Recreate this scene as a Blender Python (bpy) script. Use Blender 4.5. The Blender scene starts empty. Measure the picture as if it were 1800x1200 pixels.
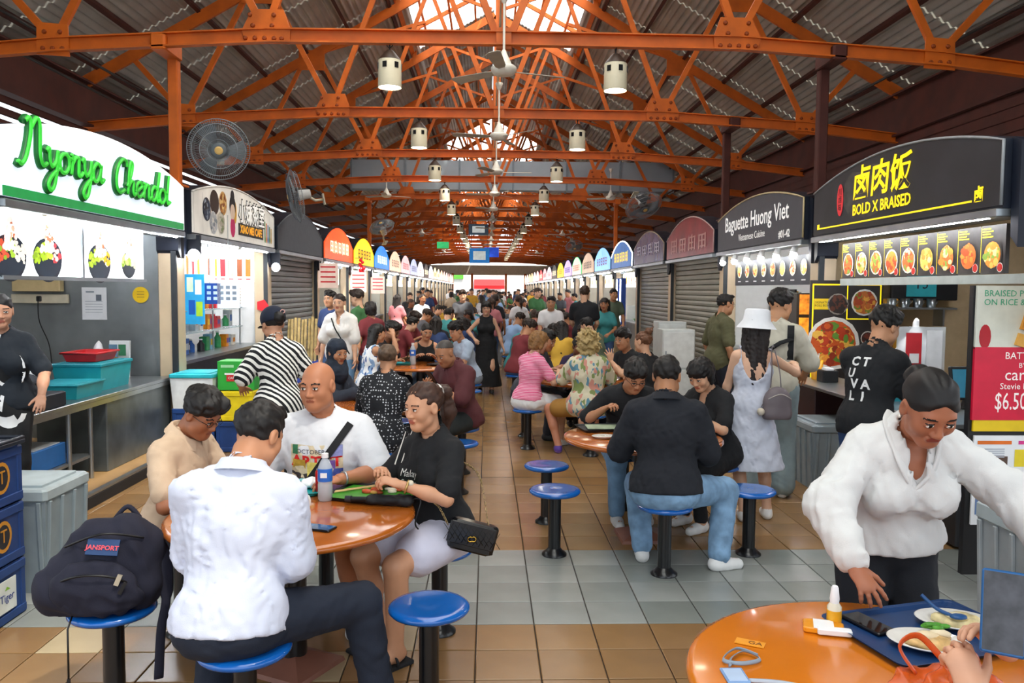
import bpy, bmesh, math, random
import numpy as np
from mathutils import Vector, Matrix, Euler
from mathutils.bvhtree import BVHTree
random.seed(7)
# ------------------------------------------------------------------ camera, sky, sun, exposure
sc = bpy.context.scene
cam_d = bpy.data.cameras.new('camera'); cam = bpy.data.objects.new('camera', cam_d); sc.collection.objects.link(cam); sc.camera = cam
cam_d.sensor_width = 36; cam_d.lens = 1420/1800*36; cam_d.clip_end = 400; cam_d.clip_start = .05
_yaw, _pit, _rol = math.radians(1.7603), math.radians(-3.693), math.radians(.4)
_f = Vector((math.sin(_yaw)*math.cos(_pit), math.cos(_yaw)*math.cos(_pit), math.sin(_pit))); _r = Vector((math.cos(_yaw), -math.sin(_yaw), 0)); _u = _r.cross(_f)
_r2, _u2 = _r*math.cos(_rol)+_u*math.sin(_rol), _u*math.cos(_rol)-_r*math.sin(_rol)
cam.matrix_world = Matrix(((_r2.x, _u2.x, -_f.x, 0), (_r2.y, _u2.y, -_f.y, 0), (_r2.z, _u2.z, -_f.z, 1.8), (0, 0, 0, 1)))
w = bpy.data.worlds.new('sky'); sc.world = w; w.use_nodes = True
bg = w.node_tree.nodes['Background']; bg.inputs[0].default_value = (.86, .93, 1, 1); bg.inputs[1].default_value = 1.6
sun_d = bpy.data.lights.new('sun', 'SUN'); sun_d.energy = 9.0; sun_d.angle = math.radians(1.5); sun_d.color = (1, .93, .8)
sun = bpy.data.objects.new('sun', sun_d); sc.collection.objects.link(sun); sun.rotation_euler = (math.radians(20.5), math.radians(22), 0)
sc.view_settings.view_transform = 'Standard'; sc.view_settings.look = 'None'; sc.view_settings.exposure = .45; sc.view_settings.gamma = 1; sc.view_settings.use_curve_mapping = False
sc.cycles.max_bounces = 6; sc.cycles.diffuse_bounces = 3; sc.cycles.glossy_bounces = 3; sc.cycles.transmission_bounces = 5; sc.cycles.transparent_max_bounces = 8
sc.cycles.sample_clamp_indirect = 6; sc.cycles.caustics_reflective = False; sc.cycles.caustics_refractive = False
# ------------------------------------------------------------------ helpers
COL = bpy.context.scene.collection
R = math.radians
_mats = {}
def srgb(c):
    if isinstance(c, str):
        c = c.lstrip('#'); c = [int(c[i:i+2], 16)/255 for i in (0, 2, 4)]
    return tuple(((x/12.92) if x <= .04045 else ((x+.055)/1.055)**2.4) for x in c[:3]) + (1,)
def mat(col, rough=.55, metal=0., var=.12, scale=9., emit=0., bump=0., bscale=60., alpha=1., trans=0., coat=0., kind=None, col2=None, name=None, ior=1.45):
    key = (str(col), rough, metal, var, scale, emit, bump, bscale, alpha, trans, coat, kind, str(col2), ior)
    if key in _mats: return _mats[key]
    m = bpy.data.materials.new(name or ('mat_%d' % len(_mats))); m.use_nodes = True
    nt = m.node_tree; N = nt.nodes; L = nt.links; b = N['Principled BSDF']
    c = srgb(col); b.inputs['Roughness'].default_value = rough; b.inputs['Metallic'].default_value = metal
    b.inputs['IOR'].default_value = ior
    if alpha < 1: b.inputs['Alpha'].default_value = alpha
    if trans: b.inputs['Transmission Weight'].default_value = trans
    if coat: b.inputs['Coat Weight'].default_value = coat; b.inputs['Coat Roughness'].default_value = .08
    tc = N.new('ShaderNodeTexCoord')
    dark = tuple(x*(1-var) for x in c[:3])+(1,); lite = tuple(min(1, x*(1+var*.6)) for x in c[:3])+(1,)
    no = N.new('ShaderNodeTexNoise'); no.inputs['Scale'].default_value = scale; no.inputs['Detail'].default_value = 3
    L.new(tc.outputs['Object'], no.inputs['Vector'])
    rp = N.new('ShaderNodeValToRGB'); rp.color_ramp.elements[0].color = dark; rp.color_ramp.elements[1].color = lite
    rp.color_ramp.elements[0].position = .3; rp.color_ramp.elements[1].position = .7
    L.new(no.outputs['Fac'], rp.inputs['Fac'])
    out = rp.outputs['Color']
    def mix(fac, ca, cb):
        x = N.new('ShaderNodeMix'); x.data_type = 'RGBA'; L.new(fac, x.inputs[0])
        if hasattr(ca, 'is_output') or not isinstance(ca, tuple): L.new(ca, x.inputs[6])
        else: x.inputs[6].default_value = ca
        if isinstance(cb, tuple): x.inputs[7].default_value = cb
        else: L.new(cb, x.inputs[7])
        return x.outputs[2]
    def math_(op, a, v):
        x = N.new('ShaderNodeMath'); x.operation = op; L.new(a, x.inputs[0]); x.inputs[1].default_value = v; return x.outputs[0]
    if kind == 'stripes_v' or kind == 'stripes_h' or kind == 'stripes_d':
        w = N.new('ShaderNodeTexWave'); w.inputs['Scale'].default_value = bscale
        w.bands_direction = {'stripes_v': 'X', 'stripes_h': 'Z', 'stripes_d': 'DIAGONAL'}[kind]
        w.inputs['Distortion'].default_value = 0. if kind != 'stripes_d' else 5.; w.inputs['Detail'].default_value = 0
        w.inputs['Detail Scale'].default_value = .25
        L.new(tc.outputs['Object'], w.inputs['Vector']); out = mix(math_('GREATER_THAN', w.outputs['Fac'], .5), out, srgb(col2))
    if kind == 'dots':
        v = N.new('ShaderNodeTexVoronoi'); v.inputs['Scale'].default_value = bscale; v.inputs['Randomness'].default_value = .35
        L.new(tc.outputs['Object'], v.inputs['Vector']); out = mix(math_('LESS_THAN', v.outputs['Distance'], .27), out, srgb(col2))
    if kind == 'floral':
        for i, cc in enumerate(col2):
            n2 = N.new('ShaderNodeTexNoise'); n2.inputs['Scale'].default_value = bscale; n2.inputs['Detail'].default_value = 1
            mp = N.new('ShaderNodeMapping'); mp.inputs['Location'].default_value = (i*3.7, i*1.3, i*5.1)
            mp.inputs['Scale'].default_value = (1, 1, .55)
            L.new(tc.outputs['Object'], mp.inputs['Vector']); L.new(mp.outputs['Vector'], n2.inputs['Vector'])
            out = mix(math_('GREATER_THAN', n2.outputs['Fac'], .58), out, srgb(cc))
    if kind == 'wood':
        w = N.new('ShaderNodeTexWave'); w.inputs['Scale'].default_value = 3; w.inputs['Distortion'].default_value = 6; w.inputs['Detail'].default_value = 3
        L.new(tc.outputs['Object'], w.inputs['Vector']); out = mix(math_('MULTIPLY', w.outputs['Fac'], .25), out, dark)
    L.new(out, b.inputs['Base Color'])
    if emit:
        L.new(out, b.inputs['Emission Color']); b.inputs['Emission Strength'].default_value = emit
    if bump:
        n3 = N.new('ShaderNodeTexNoise'); n3.inputs['Scale'].default_value = bscale; n3.inputs['Detail'].default_value = 4
        L.new(tc.outputs['Object'], n3.inputs['Vector'])
        bp = N.new('ShaderNodeBump'); bp.inputs['Strength'].default_value = bump; bp.inputs['Distance'].default_value = .01
        L.new(n3.outputs['Fac'], bp.inputs['Height']); L.new(bp.outputs['Normal'], b.inputs['Normal'])
    _mats[key] = m
    return m

def V(*a): return Vector(a[0] if len(a) == 1 else a)
class MB:
    """collects shapes with material slots; build() links them as ONE mesh object"""
    def __init__(s): s.v = []; s.f = []; s.m = []; s.mats = []; s.sm = []
    def slot(s, m):
        if m not in s.mats: s.mats.append(m)
        return s.mats.index(m)
    def raw(s, vs, fs, m, smooth=False):
        o = len(s.v); k = s.slot(m); s.v += [tuple(p) for p in vs]
        for f in fs: s.f.append([i+o for i in f]); s.m.append(k); s.sm.append(smooth)
        return s
    def box(s, c, d, m, rz=0, bev=0., rx=0, ry=0):
        x, y, z = d[0]/2, d[1]/2, d[2]/2
        if bev <= 0:
            vs = [(a*x, b*y, e*z) for e in (-1, 1) for a, b in ((-1, -1), (1, -1), (1, 1), (-1, 1))]
            fs = [(3, 2, 1, 0), (4, 5, 6, 7), (0, 1, 5, 4), (1, 2, 6, 5), (2, 3, 7, 6), (3, 0, 4, 7)]
        else:
            bev = min(bev, x*.9, y*.9, z*.9); vs = []; fs = []
            def ring(zz, ins):
                a, b_ = x-ins, y-ins; q = bev*.999
                return [(-a+q, -b_, zz), (a-q, -b_, zz), (a, -b_+q, zz), (a, b_-q, zz), (a-q, b_, zz), (-a+q, b_, zz), (-a, b_-q, zz), (-a, -b_+q, zz)]
            rings = [ring(-z, bev*.6), ring(-z+bev*.6, 0), ring(z-bev*.6, 0), ring(z, bev*.6)]
            for r in rings: vs += r
            for k in range(3):
                for i in range(8):
                    j = (i+1) % 8; fs.append((k*8+i, k*8+j, k*8+8+j, k*8+8+i))
            fs.append(tuple(range(7, -1, -1))); fs.append(tuple(range(24, 32)))
        M = Euler((rx, ry, rz)).to_matrix(); c = V(c)
        return s.raw([M @ V(p)+c for p in vs], fs, m)
    def cyl(s, a, b, ra, m, rb=None, n=12, caps=True, smooth=True):
        a, b = V(a), V(b); rb = ra if rb is None else rb
        d = (b-a).normalized(); q = d.to_track_quat('Z', 'Y').to_matrix()
        vs = []; fs = []
        for p, r in ((a, ra), (b, rb)):
            vs += [p+q @ V(r*math.cos(2*math.pi*i/n), r*math.sin(2*math.pi*i/n), 0) for i in range(n)]
        fs = [(i, (i+1) % n, n+(i+1) % n, n+i) for i in range(n)]
        s.raw(vs, fs, m, smooth)
        if caps: s.raw(vs, [tuple(range(n-1, -1, -1)), tuple(range(n, 2*n))], m)
        return s
    def lathe(s, prof, m, c=(0, 0, 0), n=20, smooth=True, M=None, caps=True):
        vs = []; fs = []; c = V(c)
        for r, z in prof:
            for i in range(n):
                p = V(r*math.cos(2*math.pi*i/n), r*math.sin(2*math.pi*i/n), z)
                vs.append((M @ p if M else p)+c)
        for k in range(len(prof)-1):
            for i in range(n):
                j = (i+1) % n; fs.append((k*n+i, k*n+j, k*n+n+j, k*n+n+i))
        s.raw(vs, fs, m, smooth)
        if caps: s.raw(vs, [tuple(range(n-1, -1, -1)), tuple(range((len(prof)-1)*n, len(prof)*n))], m)
        return s
    def tube(s, pts, r, m, n=8, flat=1.0, closed=False):
        pts = [V(p) for p in pts]; vs = []; fs = []; k = len(pts)
        up = V(0, 0, 1); prev = None
        for i, p in enumerate(pts):
            if closed: t = pts[(i+1) % k]-pts[i-1]
            else: t = pts[min(i+1, k-1)]-pts[max(i-1, 0)]
            t.normalize()
            if prev is None:
                u = t.orthogonal().normalized()
            else:
                u = (prev-t*prev.dot(t)); u = u.normalized() if u.length > 1e-6 else t.orthogonal().normalized()
            prev = u; w = t.cross(u); rr = r[i] if isinstance(r, (list, tuple)) else r
            vs += [p+(u*math.cos(2*math.pi*j/n)+w*math.sin(2*math.pi*j/n)*flat)*rr for j in range(n)]
        for i in range(k if closed else k-1):
            for j in range(n):
                a, b = i*n, ((i+1) % k)*n; j2 = (j+1) % n
                fs.append((a+j, a+j2, b+j2, b+j))
        if not closed: fs += [tuple(range(n-1, -1, -1)), tuple(range((k-1)*n, k*n))]
        return s.raw(vs, fs, m, True)
    def prism(s, poly, a, b, m, axes='xz', M=None):
        """poly: 2D outline (ccw), extruded from a to b along the missing axis"""
        n = len(poly)
        def P(p, t):
            q = {'xz': (p[0], t, p[1]), 'yz': (t, p[0], p[1]), 'xy': (p[0], p[1], t)}[axes]
            return M @ V(q) if M else V(q)
        vs = [P(p, a) for p in poly]+[P(p, b) for p in poly]
        fs = [(i, (i+1) % n, n+(i+1) % n, n+i) for i in range(n)]+[tuple(range(n-1, -1, -1)), tuple(range(n, 2*n))]
        return s.raw(vs, fs, m)
    def ball(s, c, r, m, n=10, sc=(1, 1, 1)):
        prof = [(max(1e-4, r*math.sin(math.pi*k/n)), -r*math.cos(math.pi*k/n)) for k in range(n+1)]
        M = Matrix.Diagonal(V(sc)); return s.lathe(prof, m, c, n=max(8, n+2), M=M)
    def build(s, name, parent=None, loc=(0, 0, 0), rz=0):
        me = bpy.data.meshes.new(name); me.from_pydata(s.v, [], s.f)
        for m in s.mats: me.materials.append(m)
        me.polygons.foreach_set('material_index', s.m); me.polygons.foreach_set('use_smooth', s.sm)
        me.update()
        return link(name, me, parent, loc, rz)
def link(name, me, parent=None, loc=(0, 0, 0), rz=0):
    o = bpy.data.objects.new(name, me); COL.objects.link(o); o.parent = parent; o.location = loc; o.rotation_euler = (0, 0, rz)
    return o
def fix_normals(me):
    bm = bmesh.new(); bm.from_mesh(me); bmesh.ops.recalc_face_normals(bm, faces=bm.faces); bm.to_mesh(me); bm.free()
def tag(o, label, cat, group=None, kind=None):
    o['label'] = label; o['category'] = cat
    if group: o['group'] = group
    if kind: o['kind'] = kind
    return o
def thing(name, label, cat, loc=(0, 0, 0), rz=0, group=None):
    o = bpy.data.objects.new(name, None); COL.objects.link(o); o.location = loc; o.rotation_euler = (0, 0, rz)
    o.empty_display_size = .1
    return tag(o, label, cat, group)
def copy_tree(o, parent=None):
    c = o.copy(); COL.objects.link(c); c.parent = parent
    for ch in list(o.children): copy_tree(ch, c)
    return c
def dup(root, loc, rz, label, group=None):
    c = copy_tree(root); c.location = loc; c.rotation_euler = (0, 0, rz); c['label'] = label
    if group: c['group'] = group
    return c
def struct(o): o['kind'] = 'structure'; return o
ORD = ['nearest', 'second', 'third', 'fourth', 'fifth', 'sixth', 'seventh', 'eighth', 'ninth', 'tenth', 'eleventh', 'twelfth', 'thirteenth', 'fourteenth',
       'fifteenth', 'sixteenth', 'seventeenth', 'eighteenth', 'nineteenth', 'twentieth', 'twenty-first', 'twenty-second', 'twenty-third', 'twenty-fourth', 'twenty-fifth', 'twenty-sixth']
_txt = {}
def text_mesh(s, size=1., bold=0., shear=0., ext=.002, align='CENTER', sx=1.):
    k = (s, size, bold, shear, ext, align, sx)
    if k in _txt: return _txt[k]
    cu = bpy.data.curves.new('t', 'FONT'); cu.body = s; cu.size = size; cu.offset = bold; cu.shear = shear; cu.extrude = ext
    cu.align_x = align; cu.align_y = 'CENTER'; cu.resolution_u = 2
    ob = bpy.data.objects.new('t', cu); COL.objects.link(ob)
    dg = bpy.context.evaluated_depsgraph_get(); me = bpy.data.meshes.new_from_object(ob.evaluated_get(dg))
    bpy.data.objects.remove(ob); bpy.data.curves.remove(cu)
    if sx != 1.: me.transform(Matrix.Diagonal((sx, 1, 1, 1)))
    _txt[k] = me
    return me
def text(s, m, parent, loc, rot, size=.1, name='lettering', **kw):
    me = text_mesh(s, size, **kw).copy(); me.materials.clear(); me.materials.append(m)
    o = link(name, me, parent, loc); o.rotation_euler = rot
    return o
def smooth_path(pts, n=6, closed=False):
    pts = [V(p) if len(p) == 3 else V(p[0], p[1], 0) for p in pts]; k = len(pts); out = []
    for i in range(k if closed else k-1):
        if closed: p0, p1, p2, p3 = pts[i-1], pts[i], pts[(i+1) % k], pts[(i+2) % k]
        else: p0, p1, p2, p3 = pts[max(i-1, 0)], pts[i], pts[i+1], pts[min(i+2, k-1)]
        for j in range(n):
            t = j/n; out.append(.5*((2*p1)+(p2-p0)*t+(2*p0-5*p1+4*p2-p3)*t*t+(3*p1-p0-3*p2+p3)*t**3))
    if not closed: out.append(pts[-1])
    return out
# ------------------------------------------------------------------ implicit surfaces (bodies, clothes, soft things)
class Field:
    def __init__(s, lo, hi, h):
        s.h = h; s.lo = np.array(lo, float); n = np.ceil((np.array(hi)-s.lo)/h).astype(int)+1
        s.ax = [s.lo[i]+h*np.arange(n[i]) for i in range(3)]; s.F = np.full(n, .08, np.float32)
    def sub(s, lo, hi):
        sl = []
        for i in range(3):
            a = int(max(0, math.floor((lo[i]-s.lo[i])/s.h))); b = int(min(len(s.ax[i]), math.ceil((hi[i]-s.lo[i])/s.h)+1))
            if b <= a: return None
            sl.append(slice(a, b))
        return tuple(sl)
    def pts(s, sl):
        return (s.ax[0][sl[0]][:, None, None].astype(np.float32), s.ax[1][sl[1]][None, :, None].astype(np.float32), s.ax[2][sl[2]][None, None, :].astype(np.float32))
    def dist(s, p, sl, g=0.):
        X, Y, Z = s.pts(sl)
        if p[0] == 'c':
            a, b, ra, rb = p[1:5]; d = b-a; L2 = max(float(d@d), 1e-9)
            x, y, z = X-a[0], Y-a[1], Z-a[2]
            t = np.clip((x*d[0]+y*d[1]+z*d[2])/L2, 0, 1)
            fl = p[5] if len(p) > 5 and p[5] is not None else None
            dx, dy, dz = x-t*d[0], y-t*d[1], z-t*d[2]
            q = dx*dx+dy*dy+dz*dz
            if fl is not None:   # flattened along a direction
                ax, f = fl; w = dx*ax[0]+dy*ax[1]+dz*ax[2]; q = q+w*w*(1/(f*f)-1)
            return np.sqrt(q)-(ra+g+t*(rb-ra))
        c, r, M = p[1:4]; r = np.asarray(r)+g
        x, y, z = X-c[0], Y-c[1], Z-c[2]
        if M is not None:
            x, y, z = (M[0][0]*x+M[0][1]*y+M[0][2]*z, M[1][0]*x+M[1][1]*y+M[1][2]*z, M[2][0]*x+M[2][1]*y+M[2][2]*z)
        x, y, z = x/r[0], y/r[1], z/r[2]
        k0 = np.sqrt(x*x+y*y+z*z); k1 = np.sqrt((x/r[0])**2+(y/r[1])**2+(z/r[2])**2)+1e-6
        return k0*(k0-1)/k1
    def box_of(s, p, pad):
        if p[0] == 'c': r = max(p[3], p[4])+pad; return np.minimum(p[1], p[2])-r, np.maximum(p[1], p[2])+r
        r = max(p[2])+pad; return np.asarray(p[1])-r, np.asarray(p[1])+r
    def add(s, prims, k=.02, g=0.):
        for p in prims:
            sl = s.sub(*s.box_of(p, g+.05))
            if sl is None: continue
            d = s.dist(p, sl, g); A = s.F[sl]
            hh = np.clip(.5+.5*(A-d)/k, 0, 1); s.F[sl] = A*(1-hh)+d*hh-k*hh*(1-hh)
        return s
    def cut(s, prims, k=.008, g=0.):
        for p in prims:
            sl = s.sub(*s.box_of(p, g+.05))
            if sl is None: continue
            d = -s.dist(p, sl, g); A = s.F[sl]
            hh = np.clip(.5-.5*(A-d)/k, 0, 1); s.F[sl] = A*(1-hh)+d*hh+k*hh*(1-hh)
        return s
    def half(s, p, n):
        """removes the side the normal points to"""
        X, Y, Z = s.pts((slice(None),)*3); d = (X-p[0])*n[0]+(Y-p[1])*n[1]+(Z-p[2])*n[2]
        s.F = np.maximum(s.F, d.astype(np.float32)); return s
    def wrinkle(s, amp, freq, seed=0, stretch=(1, 1, 1)):
        rng = np.random.RandomState(seed); X, Y, Z = s.pts((slice(None),)*3); w = 0
        X, Y, Z = X*stretch[0], Y*stretch[1], Z*stretch[2]
        for i in range(5):
            k = rng.normal(size=3); k = k/np.linalg.norm(k)*freq*(.6+rng.rand()); k2 = rng.normal(size=3)*freq*.5
            w = w+np.sin(X*k[0]+Y*k[1]+Z*k[2]+rng.rand()*6+1.2*np.sin(X*k2[0]+Y*k2[1]+Z*k2[2]))
        s.F = s.F+(amp*w/2.2).astype(np.float32); return s
    def crease(s, amp, freq, seed=0):
        rng = np.random.RandomState(seed); X, Y, Z = s.pts((slice(None),)*3); w = 0
        for i in range(4):
            k = rng.normal(size=3); k[2] *= .6; k = k/np.linalg.norm(k)*freq*(.5+rng.rand()); k2 = rng.normal(size=3)*freq*.55; k3 = rng.normal(size=3)*freq*.3
            m = .5+.5*np.sin(X*k3[0]+Y*k3[1]+Z*k3[2]+rng.rand()*6)
            w = w+m*(.64-np.abs(np.sin(X*k[0]+Y*k[1]+Z*k[2]+rng.rand()*6+1.3*np.sin(X*k2[0]+Y*k2[1]+Z*k2[2]))))
        s.F = s.F+(amp*w/1.4).astype(np.float32); return s
    def mesh(s):
        F = s.F; F[0] = F[-1] = .05; F[:, 0] = F[:, -1] = .05; F[:, :, 0] = F[:, :, -1] = .05
        S = F < 0; c = np.zeros([n-1 for n in F.shape], np.int8); nx, ny, nz = c.shape
        for i in (0, 1):
            for j in (0, 1):
                for k in (0, 1): c += S[i:i+nx, j:j+ny, k:k+nz]
        act = (c > 0) & (c < 8); I = np.nonzero(act); n = len(I[0])
        if n == 0: return np.zeros((0, 3)), np.zeros((0, 4), int)
        idx = np.full(c.shape, -1, np.int64); idx[act] = np.arange(n)
        co = [F[I[0]+a, I[1]+b, I[2]+d] for a in (0, 1) for b in (0, 1) for d in (0, 1)]
        pos = np.zeros((n, 3)); cnt = np.zeros(n)
        for a in range(8):
            for bit in (4, 2, 1):
                if a & bit: continue
                b = a | bit; m = (co[a] < 0) != (co[b] < 0)
                t = np.where(m, co[a]/np.where(m, co[a]-co[b], 1), 0)
                pa = np.array([a >> 2 & 1, a >> 1 & 1, a & 1], float); pb = np.array([b >> 2 & 1, b >> 1 & 1, b & 1], float)
                pos += np.where(m[:, None], pa+t[:, None]*(pb-pa), 0); cnt += m
        pos = pos/cnt[:, None]+np.stack(I, 1); pos = s.lo+pos*s.h
        Q = []
        for axis in range(3):
            o1, o2 = [(1, 2), (2, 0), (0, 1)][axis]
            sl0 = [slice(1, -1)]*3; sl0[axis] = slice(0, -1); sl1 = list(sl0); sl1[axis] = slice(1, None)
            a, b = S[tuple(sl0)], S[tuple(sl1)]; e = np.stack(np.nonzero(a != b), 1)
            if not len(e): continue
            flip = b[tuple(e.T)]
            base = e.copy(); base[:, o1] += 1; base[:, o2] += 1
            def at(d1, d2):
                q = base.copy(); q[:, o1] -= d1; q[:, o2] -= d2; return idx[tuple(q.T)]
            q = np.stack([at(1, 1), at(0, 1), at(0, 0), at(1, 0)], 1); q[flip] = q[flip][:, ::-1]; Q.append(q)
        return pos, np.concatenate(Q)
def np_mesh(name, parts, mats, smooth=True):
    """parts: list of (verts, quads, material index array or int)"""
    vs, fs, ms = [], [], []; o = 0
    for v, q, m in parts:
        if not len(v): continue
        vs.append(v); fs.append(np.asarray(q)+o); o += len(v); ms.append(np.full(len(q), m) if np.isscalar(m) else np.asarray(m))
    v = np.concatenate(vs); q = np.concatenate(fs); m = np.concatenate(ms)
    me = bpy.data.meshes.new(name); me.vertices.add(len(v)); me.vertices.foreach_set('co', v.astype(np.float32).ravel())
    me.loops.add(q.size); me.loops.foreach_set('vertex_index', q.astype(np.int32).ravel())
    me.polygons.add(len(q)); me.polygons.foreach_set('loop_start', np.arange(0, q.size, 4, dtype=np.int32))
    for x in mats: me.materials.append(x)
    me.polygons.foreach_set('material_index', m.astype(np.int32)); me.polygons.foreach_set('use_smooth', np.full(len(q), smooth))
    me.update(); me.validate()
    return me
def soft(name, prims, h, m, parent=None, k=.02, cuts=(), halves=(), wr=None, kcut=.006, loc=(0, 0, 0), rz=0):
    lo = np.min([Field.box_of(None, p, .02)[0] for p in prims], 0); hi = np.max([Field.box_of(None, p, .02)[1] for p in prims], 0)
    f = Field(lo, hi, h).add(prims, k)
    if wr: f.wrinkle(*wr)
    for c in cuts: f.cut([c], kcut)
    for p, n in halves: f.half(p, n)
    v, q = f.mesh()
    return link(name, np_mesh(name, [(v, q, 0)], [m]), parent, loc, rz)
A_ = lambda *a: np.array(a, float)
def cone(a, b, ra, rb=None, fl=None): return ('c', np.asarray(a, float), np.asarray(b, float), ra, ra if rb is None else rb, fl)
def ell(c, r, M=None): return ('e', np.asarray(c, float), r, M)
# ------------------------------------------------------------------ people
def rl(a): c, s = math.cos(a), math.sin(a); return np.array([[1, 0, 0], [0, c, s], [0, -s, c]])      # lean forward
def rs(a): c, s = math.cos(a), math.sin(a); return np.array([[c, 0, s], [0, 1, 0], [-s, 0, c]])      # lean to the figure's right
def rz_(a): c, s = math.cos(a), math.sin(a); return np.array([[c, -s, 0], [s, c, 0], [0, 0, 1]])     # turn to its left
def unit(v): v = np.asarray(v, float); return v/max(np.linalg.norm(v), 1e-9)
def ik(a, t, l1, l2, pole):
    d = t-a; L = np.linalg.norm(d); u = d/max(L, 1e-9); L2 = min(max(L, abs(l1-l2)+.02), (l1+l2)*.998); t = a+u*L2
    x = (l1*l1-l2*l2+L2*L2)/(2*L2); y = math.sqrt(max(l1*l1-x*x, 0)); p = np.asarray(pole, float); p = p-u*(p@u); p = unit(p)
    return a+u*x+p*y, t
_cache = {}
def head_mesh(fem, h, full=1.):
    key = ('head', fem, h, full)
    if key in _cache: return _cache[key]
    f = Field((-.11, -.135, -.15), (.11, .135, .14), h); jw = .048 if fem else .058
    f.add([ell((0, -.014, .036), (.073, .092, .081)), cone((0, .022, -.005), (0, .04, -.07), .064, jw-.012), ell((0, .052, -.088), (.03, .026, .022))], .03)
    f.add([cone((-.03, .02, -.055), (.03, .02, -.055), jw-.012), cone((0, -.02, -.04), (0, -.026, -.105), .05 if fem else .056, .05 if fem else .058)], .02)
    f.add([ell((sx*.037, .05, -.022), (.03*full, .03, .032)) for sx in (-1, 1)], .02)
    f.add([cone((-.034, .067, .026), (.034, .067, .026), .014)], .018)
    f.cut([ell((sx*.031, .093, .007), (.021, .015, .014)) for sx in (-1, 1)], .014)
    f.add([cone((0, .08, .014), (0, .098, -.024), .008, .0105), ell((.011, .088, -.029), (.009, .011, .008)), ell((-.011, .088, -.029), (.009, .011, .008))], .010)
    f.add([ell((sx*.031, .0765, .007), (.0155, .013, .0115)) for sx in (-1, 1)], .004)
    f.add([cone((-.019, .079, -.0505), (.019, .079, -.0505), .007), cone((-.016, .078, -.06), (.016, .078, -.06), .0075)], .006)
    f.cut([cone((-.021, .09, -.0555), (.021, .09, -.0555), .0025)], .004)
    f.add([ell((sx*.076, -.008, .0), (.011, .02, .032)) for sx in (-1, 1)], .008)
    f.cut([ell((sx*.088, -.002, .004), (.008, .011, .018)) for sx in (-1, 1)], .006)
    v, q = f.mesh(); c = v[q].mean(1); m = np.zeros(len(q), int)
    m[((c[:, 0]/(.024 if fem else .0215))**2+((c[:, 2]+.0555)/(.0108 if fem else .0085))**2 < 1) & (c[:, 1] > .06)] = 1
    for sx in (-1, 1):
        dx, dz = (c[:, 0]-sx*.031)/.0125, (c[:, 2]-.006)/.0058
        m[(dx*dx+dz*dz < 1) & (c[:, 1] > .07)] = 2
        m[((c[:, 0]-sx*.031)**2+(c[:, 2]-.0065)**2 < .0056**2) & (c[:, 1] > .07) & (np.abs(dz) < 1)] = 3
        bz = .027+.004*(1-((c[:, 0]-sx*.032)/.02)**2)
        m[(np.abs(c[:, 0]-sx*.032) < .02) & (np.abs(c[:, 2]-bz) < (.0028 if fem else .004)) & (c[:, 1] > .05)] = 4
        m[(np.abs(c[:, 0]-sx*.031) < .0135) & (np.abs(c[:, 2]-.013) < .0022) & (c[:, 1] > .07)] = 4
    _cache[key] = (v, q, m); return _cache[key]
def hand_prims(w, d, n, side, curl=.5, spread=.15, thumb=.5, sc=1.):
    d = unit(d); n = unit(n-d*(n@d)); t = np.cross(d, n)*side; P = []
    P.append(cone(w-d*.03, w+d*.02, .026*sc, .027*sc, (n, .8)))
    P.append(cone(w+d*.03*sc, w+d*.072*sc, .034*sc, .036*sc, (n, .42)))
    for i, (o, L) in enumerate(((.027, .07), (.009, .078), (-.0095, .073), (-.027, .056))):
        p = w+(d*(.085-.006*abs(i-1.2))+t*o)*sc; a = 0; dd = unit(d+t*spread*o/.03)
        cu = curl*(.75+.12*i) if np.isscalar(curl) else curl[i]
        for k, fr in enumerate((.46, .3, .26)):
            a += cu*(.8, 1.1, .8)[k]; e = p+(dd*math.cos(a)+n*math.sin(a))*L*fr*sc
            P.append(cone(p, e, (.0095, .0085, .0078)[k]*sc, (.0085, .0078, .0068)[k]*sc)); p = e
    p = w+(d*.03+t*.026)*sc; dd = unit(t*(.9-thumb*.5)+d*.75+n*(.25+thumb*.5)); e = p+dd*.042*sc
    P.append(cone(p, e, .0145*sc, .011*sc)); dd = unit(dd+d*.45+n*thumb*.5); P.append(cone(e, e+dd*.034*sc, .0105*sc, .008*sc))
    return P
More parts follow.
